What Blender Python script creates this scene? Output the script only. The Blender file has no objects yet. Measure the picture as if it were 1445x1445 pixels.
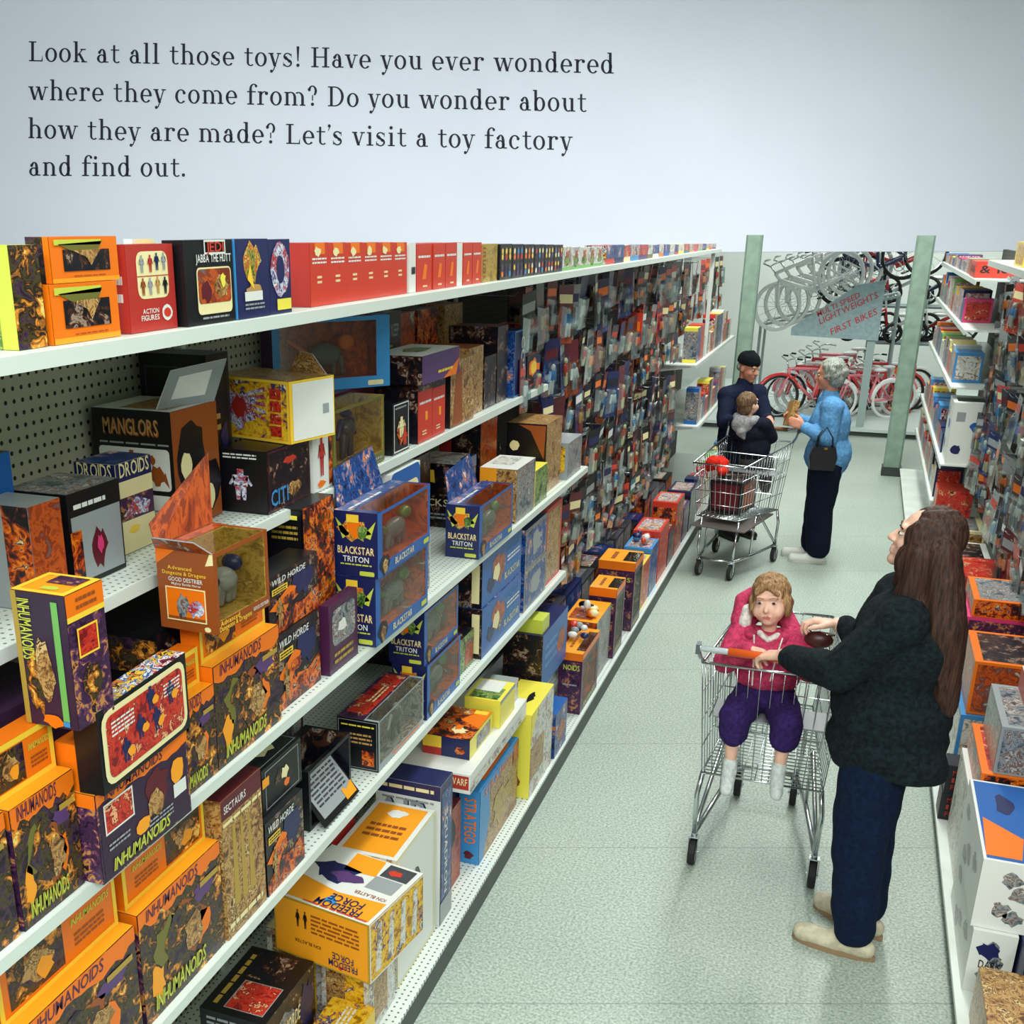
import bpy, math, random
from mathutils import Matrix, Vector, Euler, noise
R = math.radians
SC = bpy.context.scene
COL = SC.collection
rnd = random.Random(7)

# ---------------------------------------------------------------- camera, world, lights, exposure
cam_d = bpy.data.cameras.new('camera')
cam = bpy.data.objects.new('camera', cam_d)
COL.objects.link(cam)
cam.location = (0, 0, 2.65)
cam.rotation_euler = (R(90 - 20.137), 0, R(21.5))
cam_d.sensor_width = 36.0
cam_d.lens = 1560 * 36.0 / 1445
cam_d.shift_x = (722.5 - 580) / 1445
cam_d.shift_y = (890 - 722.5) / 1445
cam_d.clip_end = 200
SC.camera = cam
SC.view_settings.view_transform = 'Standard'
SC.view_settings.look = 'None'
SC.view_settings.gamma = 1.0
SC.view_settings.use_curve_mapping = False
SC.view_settings.exposure = -0.08

world = bpy.data.worlds.new('store_air')
SC.world = world
world.use_nodes = True
bgn = world.node_tree.nodes['Background']
bgn.inputs['Color'].default_value = (0.80, 0.95, 0.95, 1)
bgn.inputs['Strength'].default_value = 0.45

def area_lamp(x, y, z, sx, sy, power, rot=(0, 0, 0), col=(0.97, 1.0, 0.97)):
    d = bpy.data.lights.new('ceiling_and_fill_lamp', 'AREA')
    d.shape = 'RECTANGLE'; d.size = sx; d.size_y = sy; d.energy = power; d.color = col
    o = bpy.data.objects.new('ceiling_and_fill_lamp', d); COL.objects.link(o)
    o.location = (x, y, z); o.rotation_euler = rot
    return o
# fluorescent rows of the store ceiling: along the aisle, over the bicycle department; the tilted lamps are added
for (x, y, p) in ((0.35, 1.0, 54), (0.1, 4.2, 82), (0.0, 7.4, 112), (-0.1, 10.6, 215)):
    area_lamp(x, y, 5.6, 0.5, 2.6, p)
for (x, y, p) in ((-6.0, 7.0, 165), (-2.5, 8.5, 125), (1.6, 8.0, 95)):
    area_lamp(x, y, 6.0, 2.4, 1.2, p, rot=(R(38), 0, R(21.5)))  # added lamps, tilted forward to brighten the hanging page
for (x, y, p) in ((0.6, -1.6, 150), (2.6, -1.0, 120), (-1.2, -2.2, 120)):
    area_lamp(x, y, 4.6, 1.6, 1.6, p, rot=(R(30), 0, 0))  # added fill from behind the camera for the carton fronts
for (x, y, p) in ((-0.9, 18.9, 120), (1.4, 18.9, 90)):
    area_lamp(x, y, 4.7, 1.8, 1.8, p)

# ---------------------------------------------------------------- materials
def lin(c):
    r = []
    for v in c[:3]:
        v = v / 255.0
        r.append(v / 12.92 if v <= 0.04045 else ((v + 0.055) / 1.055) ** 2.4)
    return (r[0], r[1], r[2], 1.0)
MATS = {}
def mat(name, rgb, rough=0.5, metal=0.0, vary=0.0, vscale=30, spec=0.5, bump=0.0, bscale=200, coat=0.0):
    if name in MATS: return MATS[name]
    m = bpy.data.materials.new(name); m.use_nodes = True
    nt = m.node_tree; b = nt.nodes['Principled BSDF']
    b.inputs['Base Color'].default_value = lin(rgb)
    b.inputs['Roughness'].default_value = rough
    b.inputs['Metallic'].default_value = metal
    b.inputs['Specular IOR Level'].default_value = spec
    b.inputs['Coat Weight'].default_value = coat
    if vary or bump:
        tc = nt.nodes.new('ShaderNodeTexCoord')
    if vary:
        n = nt.nodes.new('ShaderNodeTexNoise'); n.inputs['Scale'].default_value = vscale; n.inputs['Detail'].default_value = 4
        nt.links.new(tc.outputs['Object'], n.inputs['Vector'])
        rp = nt.nodes.new('ShaderNodeValToRGB')
        lo = lin([max(0, v * (1 - vary)) for v in rgb]); hi = lin([min(255, v * (1 + vary)) for v in rgb])
        rp.color_ramp.elements[0].color = lo; rp.color_ramp.elements[1].color = hi
        rp.color_ramp.elements[0].position = 0.35; rp.color_ramp.elements[1].position = 0.65
        nt.links.new(n.outputs['Fac'], rp.inputs['Fac']); nt.links.new(rp.outputs['Color'], b.inputs['Base Color'])
    if bump:
        n2 = nt.nodes.new('ShaderNodeTexNoise'); n2.inputs['Scale'].default_value = bscale; n2.inputs['Detail'].default_value = 3
        nt.links.new(tc.outputs['Object'], n2.inputs['Vector'])
        bp = nt.nodes.new('ShaderNodeBump'); bp.inputs['Strength'].default_value = bump; bp.inputs['Distance'].default_value = 0.01
        nt.links.new(n2.outputs['Fac'], bp.inputs['Height']); nt.links.new(bp.outputs['Normal'], b.inputs['Normal'])
    MATS[name] = m
    return m

def art(name, pal, scale=38, detail=5.0, dist=1.2, rough=0.3, linear=False):
    """printed illustration: blotches of a palette over the printed panel, from its own texture map"""
    if name in MATS: return MATS[name]
    m = bpy.data.materials.new(name); m.use_nodes = True
    nt = m.node_tree; b = nt.nodes['Principled BSDF']
    b.inputs['Roughness'].default_value = rough
    uv = nt.nodes.new('ShaderNodeUVMap'); uv.uv_map = 'print'
    n = nt.nodes.new('ShaderNodeTexNoise'); n.inputs['Scale'].default_value = scale
    n.inputs['Detail'].default_value = detail; n.inputs['Distortion'].default_value = dist; n.inputs['Roughness'].default_value = 0.62
    nt.links.new(uv.outputs['UV'], n.inputs['Vector'])
    n2 = nt.nodes.new('ShaderNodeTexNoise'); n2.inputs['Scale'].default_value = scale * 0.35
    n2.inputs['Detail'].default_value = 2
    nt.links.new(uv.outputs['UV'], n2.inputs['Vector'])
    mx = nt.nodes.new('ShaderNodeMath'); mx.operation = 'MULTIPLY_ADD'; mx.inputs[1].default_value = 0.9; mx.inputs[2].default_value = -0.45
    nt.links.new(n2.outputs['Fac'], mx.inputs[0])
    ad = nt.nodes.new('ShaderNodeMath'); ad.operation = 'ADD'
    nt.links.new(n.outputs['Fac'], ad.inputs[0]); nt.links.new(mx.outputs[0], ad.inputs[1])
    rp = nt.nodes.new('ShaderNodeValToRGB'); cr = rp.color_ramp
    cr.interpolation = 'LINEAR' if linear else 'CONSTANT'
    k = len(pal)
    while len(cr.elements) < k: cr.elements.new(0.5)
    for i, c in enumerate(pal):
        cr.elements[i].position = 0.26 + 0.46 * i / max(1, k - 1) if i else 0.0
        cr.elements[i].color = lin(c)
    nt.links.new(ad.outputs[0], rp.inputs['Fac']); nt.links.new(rp.outputs['Color'], b.inputs['Base Color'])
    MATS[name] = m
    return m

def clear(name, tint=(235, 245, 245), gloss=0.22, rough=0.12, alpha=0.0):
    """thin clear plastic"""
    if name in MATS: return MATS[name]
    m = bpy.data.materials.new(name); m.use_nodes = True
    nt = m.node_tree; nt.nodes.remove(nt.nodes['Principled BSDF'])
    out = nt.nodes['Material Output']
    t = nt.nodes.new('ShaderNodeBsdfTransparent'); t.inputs['Color'].default_value = lin(tint)
    g = nt.nodes.new('ShaderNodeBsdfGlossy'); g.inputs['Roughness'].default_value = rough
    mx = nt.nodes.new('ShaderNodeMixShader'); mx.inputs[0].default_value = gloss
    nt.links.new(t.outputs[0], mx.inputs[1]); nt.links.new(g.outputs[0], mx.inputs[2])
    nt.links.new(mx.outputs[0], out.inputs['Surface'])
    MATS[name] = m
    return m

P = dict(
 black=(13, 13, 18), ink=(20, 20, 30), white=(226, 228, 222), cream=(238, 226, 170), orange=(240, 118, 14), orangey=(247, 160, 30),
 yellow=(246, 205, 60), lemon=(240, 226, 80), purple=(50, 30, 56), plum=(74, 30, 66), red=(206, 58, 38), brick=(182, 50, 42), maroon=(92, 22, 34),
 blue=(24, 92, 168), navy=(26, 34, 84), sky=(60, 140, 200), brown=(150, 76, 30), tan=(190, 146, 84), gold=(176, 146, 58), green=(110, 176, 90),
 olive=(110, 108, 44), grey=(150, 156, 158), dgrey=(62, 64, 70), pink=(214, 60, 120), violet=(88, 58, 112), teal=(40, 110, 120), lgreen=(196, 206, 74))
for k, v in P.items():
    mat('print_' + k, v, 0.34)
def pm(k): return MATS['print_' + k]
A = dict(
 monster=art('art_monster', [(30, 18, 30), (62, 34, 70), (70, 62, 26), (40, 26, 20), (150, 92, 34), (222, 140, 40), (240, 210, 110)]),
 hell=art('art_hell', [(16, 12, 20), (40, 22, 30), (110, 34, 18), (200, 80, 14), (236, 130, 20), (40, 50, 90), (230, 190, 120)]),
 night=art('art_night', [(12, 12, 18), (20, 20, 34), (14, 14, 20), (70, 40, 30), (150, 130, 110), (40, 60, 110)]),
 blue=art('art_blue', [(16, 24, 70), (24, 80, 150), (20, 40, 100), (70, 110, 170), (190, 110, 60), (220, 225, 225)]),
 rust=art('art_rust', [(120, 44, 20), (160, 64, 26), (190, 84, 30), (140, 54, 24), (110, 90, 90), (190, 180, 160)], 22),
 tan=art('art_tan', [(90, 58, 30), (150, 106, 56), (190, 150, 90), (120, 84, 44), (214, 180, 120), (70, 44, 26)]),
 gold=art('art_gold', [(130, 104, 36), (168, 138, 52), (186, 158, 74), (150, 120, 44), (200, 176, 96)], 60),
 red=art('art_red', [(120, 20, 24), (186, 40, 30), (204, 60, 36), (150, 28, 30), (236, 170, 120), (60, 16, 26)]),
 multi=art('art_multi', [(20, 24, 60), (190, 40, 40), (226, 226, 220), (40, 90, 160), (236, 190, 50), (18, 18, 22), (220, 110, 30)], 34, 2),
 pale=art('art_pale', [(160, 160, 156), (206, 208, 202), (220, 220, 214), (196, 176, 150), (110, 110, 130), (206, 130, 80)], 30, 3),
 yellow=art('art_yellow', [(160, 110, 20), (226, 170, 30), (240, 196, 50), (214, 150, 24), (60, 60, 110), (236, 226, 190)], 34),
 robot=art('art_robot', [(90, 90, 140), (226, 226, 230), (150, 150, 190), (196, 60, 40), (120, 60, 90), (236, 236, 236)], 70),
 silver=art('art_silver', [(60, 70, 80), (104, 114, 120), (146, 150, 150), (116, 88, 76), (180, 184, 182), (84, 60, 60)], 34, 3),
 green=art('art_green', [(30, 60, 30), (80, 120, 50), (150, 170, 90), (60, 90, 60), (214, 214, 190)], 50),
 purple=art('art_purple', [(38, 22, 46), (70, 40, 72), (52, 30, 60), (104, 58, 88), (190, 130, 70), (30, 18, 34)], 40),
 grn_dragon=art('art_dragon', [(70, 84, 30), (150, 160, 60), (190, 80, 30), (226, 190, 90), (60, 70, 30), (220, 120, 40)], 60),
)
CLEAR = clear('clear_plastic', gloss=0.3, rough=0.06)
CLEARW = clear('clear_window_film', (244, 242, 234), 0.13, 0.14)
WHITE_METAL = mat('white_shelf_enamel', (222, 230, 222), 0.35, vary=0.03, vscale=6)
LIPM = mat('shelf_lip_enamel', (214, 224, 216), 0.3)
DARKV = mat('dark_kick_strip', (52, 56, 54), 0.6)
CHROME = mat('chrome_wire', (205, 212, 215), 0.2, 1.0)
DULLM = mat('dull_steel', (120, 126, 130), 0.35, 1.0)
RUBBER = mat('black_rubber', (22, 22, 24), 0.7)

# ---------------------------------------------------------------- mesh builder
class MB:
    def __init__(s):
        s.V = []; s.F = []; s.I = []; s.U = []; s.M = []; s.T = None
    def mi(s, m):
        if m not in s.M: s.M.append(m)
        return s.M.index(m)
    def vs(s, pts):
        n = len(s.V)
        for p in pts:
            p = Vector(p)
            if s.T is not None: p = s.T @ p
            s.V.append(p)
        return n
    def face(s, pts, m, uv=None):
        n = s.vs(pts); k = len(pts)
        s.F.append(tuple(range(n, n + k))); s.I.append(s.mi(m)); s.U.append(uv or [(0, 0)] * k)
    def quads(s, rings, m, close=True):
        """stitch rings of equal length"""
        n0 = [s.vs(r) for r in rings]; k = len(rings[0]); i = s.mi(m)
        for a, b in zip(n0, n0[1:]):
            for j in range(k if close else k - 1):
                j2 = (j + 1) % k
                s.F.append((a + j, a + j2, b + j2, b + j)); s.I.append(i); s.U.append([(0, 0)] * 4)
        return n0, k
    def cap(s, n, k, m, flip=False):
        f = tuple(range(n, n + k))
        s.F.append(f[::-1] if flip else f); s.I.append(s.mi(m)); s.U.append([(0, 0)] * k)
    def box(s, x0, y0, z0, x1, y1, z1, m):
        if x1 < x0: x0, x1 = x1, x0
        if y1 < y0: y0, y1 = y1, y0
        if z1 < z0: z0, z1 = z1, z0
        n = s.vs([(x0, y0, z0), (x1, y0, z0), (x1, y1, z0), (x0, y1, z0), (x0, y0, z1), (x1, y0, z1), (x1, y1, z1), (x0, y1, z1)])
        i = s.mi(m)
        for f in ((0, 3, 2, 1), (4, 5, 6, 7), (0, 1, 5, 4), (1, 2, 6, 5), (2, 3, 7, 6), (3, 0, 4, 7)):
            s.F.append(tuple(n + j for j in f)); s.I.append(i); s.U.append([(0, 0)] * 4)
    def tube(s, pts, r, m, n=6, cap=True, closed=False):
        pts = [Vector(p) for p in pts]; k = len(pts); rings = []
        rr = r if isinstance(r, (list, tuple)) else [r] * k
        up = None
        for i, p in enumerate(pts):
            if closed: d = pts[(i + 1) % k] - pts[i - 1]
            else: d = pts[min(i + 1, k - 1)] - pts[max(i - 1, 0)]
            if d.length < 1e-9: d = Vector((0, 0, 1))
            d.normalize()
            if up is None:
                up = Vector((0, 0, 1)) if abs(d.z) < 0.9 else Vector((1, 0, 0))
            a = d.cross(up)
            if a.length < 1e-4: a = d.cross(Vector((0.3, 1, 0.2)))
            a.normalize(); b = a.cross(d); up = b
            rings.append([p + (a * math.cos(2 * math.pi * j / n) + b * math.sin(2 * math.pi * j / n)) * rr[i] for j in range(n)])
        if closed: rings.append(rings[0])
        n0, kk = s.quads(rings, m)
        if cap and not closed:
            s.cap(n0[0], kk, m, True); s.cap(n0[-1], kk, m)
    def ell(s, c, r, m, seg=10, rings=7, rot=None):
        c = Vector(c); rs = []
        if not isinstance(r, (tuple, list)): r = (r, r, r)
        for i in range(rings + 1):
            t = math.pi * (0.02 + 0.96 * i / rings)
            ring = []
            for j in range(seg):
                a = 2 * math.pi * j / seg
                p = Vector((r[0] * math.sin(t) * math.cos(a), r[1] * math.sin(t) * math.sin(a), -r[2] * math.cos(t)))
                if rot is not None: p = rot @ p
                ring.append(c + p)
            rs.append(ring)
        n0, k = s.quads(rs, m)
        s.cap(n0[0], k, m, True); s.cap(n0[-1], k, m)
    def cone(s, a, ra, b, rb, m, n=12):
        """tapered capsule with round ends"""
        a = Vector(a); b = Vector(b); d = (b - a); L = d.length
        d = d / L if L > 1e-6 else Vector((0, 0, 1))
        u = d.cross(Vector((0, 0, 1)) if abs(d.z) < 0.9 else Vector((1, 0, 0))); u.normalize(); v = d.cross(u)
        prof = []
        for i in range(5):
            t = math.pi / 2 * i / 4
            prof.append((-ra * math.cos(t) , ra * max(0.03, math.sin(t))))
        for i in range(5):
            t = math.pi / 2 * (1 - i / 4)
            prof.append((L + rb * math.cos(t), rb * max(0.03, math.sin(t))))
        rings = [[a + d * x + (u * math.cos(2 * math.pi * j / n) + v * math.sin(2 * math.pi * j / n)) * r for j in range(n)] for x, r in prof]
        n0, k = s.quads(rings, m)
        s.cap(n0[0], k, m, True); s.cap(n0[-1], k, m)
    def build(s, name, parent=None, loc=None, rot=None, smooth=False, normals=True):
        me = bpy.data.meshes.new(name)
        me.from_pydata([tuple(v) for v in s.V], [], s.F)
        for m in s.M: me.materials.append(m)
        me.polygons.foreach_set('material_index', s.I)
        uvl = me.uv_layers.new(name='print')
        flat = [c for f in s.U for p in f for c in p]
        uvl.data.foreach_set('uv', flat)
        if smooth: me.polygons.foreach_set('use_smooth', [True] * len(s.F))
        me.update()
        o = bpy.data.objects.new(name, me); COL.objects.link(o)
        if parent: o.parent = parent
        if loc is not None: o.location = loc
        if rot is not None: o.rotation_euler = rot
        return o

def tag(o, label=None, cat=None, group=None, kind=None):
    if label: o['label'] = label
    if cat: o['category'] = cat
    if group: o['group'] = group
    if kind: o['kind'] = kind
    return o
def empty(name, loc, label, cat, group=None, rot=(0, 0, 0)):
    o = bpy.data.objects.new(name, None); COL.objects.link(o)
    o.location = loc; o.rotation_euler = rot; o.empty_display_size = 0.1
    return tag(o, label, cat, group)
def struct(mb, name, label=None):
    o = mb.build(name); o['kind'] = 'structure'
    if label: o['label'] = label
    return o
def copy_tree(o, parent=None):
    c = o.copy(); COL.objects.link(c)
    if parent: c.parent = parent
    for ch in list(o.children): copy_tree(ch, c)
    return c

# ---------------------------------------------------------------- lettering (packaging)
GL = {}
def glyph(ch):
    if ch in GL: return GL[ch]
    c = bpy.data.curves.new('letter', 'FONT'); c.body = ch; c.size = 1.0; c.offset = 0.012; c.resolution_u = 2
    o = bpy.data.objects.new('letter', c); COL.objects.link(o)
    dg = bpy.context.evaluated_depsgraph_get(); dg.update()
    me = o.evaluated_get(dg).to_mesh()
    polys = [[(me.vertices[i].co.x, me.vertices[i].co.y) for i in p.vertices] for p in me.polygons]
    o.evaluated_get(dg).to_mesh_clear()
    bpy.data.objects.remove(o); bpy.data.curves.remove(c)
    xs = [p[0] for q in polys for p in q] or [0, 0.25]
    x0 = min(xs); x1 = max(xs)
    polys = [[((x - x0) / 0.69, y / 0.69) for x, y in q] for q in polys]
    GL[ch] = (polys, (x1 - x0) / 0.69)
    return GL[ch]
def text_polys(s):
    x = 0; out = []
    for ch in s:
        if ch == ' ': x += 0.45; continue
        g, w = glyph(ch)
        out += [[(a + x, b) for a, b in q] for q in g]
        x += w + 0.12
    return out, max(0.1, x - 0.12)

# ---------------------------------------------------------------- printed cartons
class BX(MB):
    """a carton: local x runs back into the shelf (-d..0), y along the aisle (0..L), z up (0..h)"""
    def __init__(s, L, d, h, body, side=None, top=None, hole=None, inner=None, cav=0.05):
        super().__init__(); s.L = L; s.d = d; s.h = h; s.kids = []
        side = side or body; top = top or body
        if not hole:
            s.face([(0, 0, 0), (0, L, 0), (0, L, h), (0, 0, h)], body)
        else:
            u0, v0, u1, v1 = hole; c = min(cav, d * 0.9); y0 = u0 * L; y1 = u1 * L; z0 = v0 * h; z1 = v1 * h
            s.face([(0, 0, 0), (0, L, 0), (0, L, z0), (0, 0, z0)], body)
            s.face([(0, 0, z1), (0, L, z1), (0, L, h), (0, 0, h)], body)
            s.face([(0, 0, z0), (0, y0, z0), (0, y0, z1), (0, 0, z1)], body)
            s.face([(0, y1, z0), (0, L, z0), (0, L, z1), (0, y1, z1)], body)
            im = inner or body
            ro = rnd.uniform(0, 50)
            s.face([(-c, y0, z0), (-c, y1, z0), (-c, y1, h), (-c, y0, h)], im, [(ro + y0, z0), (ro + y1, z0), (ro + y1, h), (ro + y0, h)])
            for q in ([(0, y0, z0), (0, y1, z0), (-c, y1, z0), (-c, y0, z0)], [(-.002, y0, z1), (-.002, y1, z1), (-.002, y1, h), (-.002, y0, h)],
                      [(0, y0, z0), (-c, y0, z0), (-c, y0, h), (0, y0, h)], [(0, y1, z0), (0, y1, h), (-c, y1, h), (-c, y1, z0)]):
                s.face(q, im, [(ro, 0), (ro + 0.1, 0), (ro + 0.1, 0.05), (ro, 0.05)])
            s.hole = (y0, y1, z0, z1, c)
        s.face([(-d, 0, 0), (0, 0, 0), (0, 0, h), (-d, 0, h)], side)
        s.face([(0, L, 0), (-d, L, 0), (-d, L, h), (0, L, h)], side)
        s.face([(-d, L, 0), (-d, 0, 0), (-d, 0, h), (-d, L, h)], body)
        if hole:
            for q in ([(-d, 0, h), (-c, 0, h), (-c, L, h), (-d, L, h)], [(-c, 0, h), (0, 0, h), (0, y0, h), (-c, y0, h)], [(-c, y1, h), (0, y1, h), (0, L, h), (-c, L, h)]): s.face(q, top)
        else: s.face([(-d, 0, h), (0, 0, h), (0, L, h), (-d, L, h)], top)
        s.face([(-d, 0, 0), (-d, L, 0), (0, L, 0), (0, 0, 0)], body)
    def dim(s, f): return {'F': (s.L, s.h), 'N': (s.d, s.h), 'R': (s.d, s.h), 'T': (s.L, s.d), 'C': (s.d, s.L)}[f]
    def pt(s, f, u, v, e):
        L, d, h = s.L, s.d, s.h
        if f == 'F': return (e, u * L, v * h)
        if f == 'N': return (-d + u * d, -e, v * h)
        if f == 'R': return (-u * d, L + e, v * h)
        if f == 'T': return (-v * d, u * L, h + e)
        return (-d + u * d, v * L, h + e)
    def poly(s, f, uvs, m, ly=1):
        W, H = s.dim(f); o = getattr(s, 'ro', None) or (rnd.uniform(0, 90), rnd.uniform(0, 90))
        s.face([s.pt(f, u, v, 0.0007 * ly) for u, v in uvs], m, [(o[0] + u * W, o[1] + v * H) for u, v in uvs])
    def rect(s, f, u0, v0, u1, v1, m, ly=1):
        s.poly(f, [(u0, v0), (u1, v0), (u1, v1), (u0, v1)], m, ly)
    def rrect(s, f, u0, v0, u1, v1, m, ly=1, r=0.2):
        W, H = s.dim(f); rr = r * min((u1 - u0) * W, (v1 - v0) * H); ru = rr / W; rv = rr / H; pts = []
        for cx, cy, a0 in ((u1 - ru, v0 + rv, -90), (u1 - ru, v1 - rv, 0), (u0 + ru, v1 - rv, 90), (u0 + ru, v0 + rv, 180)):
            for k in range(4):
                a = R(a0 + 30 * k); pts.append((cx + ru * math.cos(a), cy + rv * math.sin(a)))
        s.poly(f, pts, m, ly)
    def band(s, f, u0, v0, u1, v1, w, m, ly=1):
        W, H = s.dim(f); a = w / W; b = w / H
        s.rect(f, u0, v0, u1, v0 + b, m, ly); s.rect(f, u0, v1 - b, u1, v1, m, ly)
        s.rect(f, u0, v0 + b, u0 + a, v1 - b, m, ly); s.rect(f, u1 - a, v0 + b, u1, v1 - b, m, ly)
    def blob(s, f, u, v, ru, rv, m, ly=2, n=13, j=0.45, seed=None):
        q = random.Random(seed) if seed is not None else rnd
        s.poly(f, [(u + ru * math.cos(2 * math.pi * k / n) * (1 - j * q.random()), v + rv * math.sin(2 * math.pi * k / n) * (1 - j * q.random())) for k in range(n)], m, ly)
    def figure(s, f, u, v, w, h, m, ly=2):
        """a small printed standing figure"""
        for pts in ([(-.2, 0), (-.05, 0), (0, .45), (-.25, .5)], [(.2, 0), (.05, 0), (0, .45), (.25, .5)], [(-.28, .45), (.28, .45), (.34, .8), (-.34, .8)],
                    [(-.3, .78), (-.5, .5), (-.42, .46), (-.2, .68)], [(.3, .78), (.5, .5), (.42, .46), (.2, .68)], [(-.13, .8), (.13, .8), (.14, 1), (-.14, 1)]):
            s.poly(f, [(u + a * w, v + b * h) for a, b in pts], m, ly)
    def text(s, f, t, u0, v0, u1, m, hh=None, ly=3, rot=0, slant=0.0, vmax=None):
        """text from u0 to u1 along the face, baseline v0; hh = cap height in metres (else keeps letter shape)"""
        W, H = s.dim(f); ps, w = text_polys(t)
        if rot == 0:
            sx = (u1 - u0) * W / w; sy = hh or sx
            for q in ps: s.poly(f, [(u0 + (x + slant * y) * sx / W, v0 + y * sy / H) for x, y in q], m, ly)
        elif rot == 180:
            sx = (u1 - u0) * W / w; sy = hh or sx
            for q in ps: s.poly(f, [(u1 - x * sx / W, v0 - y * sy / H) for x, y in q], m, ly)
        else:            # reads downwards: u0 = left edge of the letters, v0 top, u1 = bottom v
            sx = (v0 - u1) * H / w; sy = hh or sx
            for q in ps: s.poly(f, [(u0 + y * sy / W, v0 - x * sx / H) for x, y in q], m, ly)
    def lines(s, f, u0, v0, u1, v1, n, m, ly=2):
        """rows of fine print"""
        for i in range(n):
            v = v1 - (v1 - v0) * (i + 0.5) / n; t = (v1 - v0) / n * 0.24; u = u0
            while u < u1 - 0.01:
                w = min(u1 - u, (u1 - u0) * rnd.uniform(0.08, 0.26))
                s.rect(f, u, v - t, u + w, v + t, m, ly); u += w + (u1 - u0) * 0.03
    def done(s, name, loc, label, cat='toy box', yaw=0.0, group=None, rot=None):
        o = s.build(name, None, loc, rot or (0, 0, R(yaw)))
        tag(o, label, cat, group)
        for f in s.kids: f(o)
        return o
def pane(b, o, m=None):
    y0, y1, z0, z1, c = b.hole
    k = MB(); k.box(-0.0022, y0 + .001, z0 + .001, -0.0012, y1 - .001, z1 - .001, m or CLEARW)
    k.box(-c + .001, y0 + .001, b.h - .0018, -.003, y1 - .001, b.h - .0008, m or CLEARW)
    k.build('window_film', o)
def toy_in(b, o, cols, kind='beast', s=1.0):
    """a moulded toy sitting behind the window film"""
    y0, y1, z0, z1, c = b.hole; k = MB(); w = y1 - y0; h = z1 - z0; cy = (y0 + y1) / 2; cx = -c * 0.5; r = c * 0.32
    m0, m1 = cols
    if kind == 'beast':
        k.ell((cx, cy, z0 + h * .42), (r, w * .22 * s, h * .2), m0)
        k.ell((cx, cy + w * .22, z0 + h * .62), (r * .8, w * .09, h * .14), m1)
        for q in (-.15, -.07, .08, .16): k.cone((cx, cy + w * q, z0 + h * .35), r * .5, (cx, cy + w * q * 1.1, z0 + h * .08), r * .3, m0, 7)
        k.cone((cx, cy - w * .2, z0 + h * .45), r * .5, (cx, cy - w * .38, z0 + h * .7), r * .2, m1, 7)
    else:
        k.ell((cx, cy, z0 + h * .58), (r, w * .1, h * .17), m0)
        k.ell((cx, cy, z0 + h * .84), (r * .7, w * .05, h * .08), m1)
        for q in (-1, 1):
            k.cone((cx, cy + q * w * .05, z0 + h * .45), r * .5, (cx, cy + q * w * .08, z0 + h * .08), r * .35, m0, 7)
            k.cone((cx, cy + q * w * .1, z0 + h * .7), r * .4, (cx, cy + q * w * .17, z0 + h * .45), r * .3, m1, 7)
    k.build('toy_figure', o, smooth=True)
def flap(o, pts, m_in, m_out, name='lid_flap', t=0.003, lines=None):
    """an opened cardboard flap: four corners, given thickness"""
    k = MB(); pts = [Vector(p) for p in pts]; n = (pts[1] - pts[0]).cross(pts[3] - pts[0]); n.normalize(); n *= t
    ro = rnd.uniform(0, 40)
    L = (pts[1] - pts[0]).length; H = (pts[3] - pts[0]).length; uv = [(ro, 0), (ro + L, 0), (ro + L, H), (ro, H)]
    q = [p + n for p in pts]
    k.face(q, m_out, uv); k.face(pts[::-1], m_in, uv[::-1])
    for i in range(4):
        j = (i + 1) % 4; k.face([pts[i], pts[j], q[j], q[i]], m_in)
    return k.build(name, o)
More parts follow.
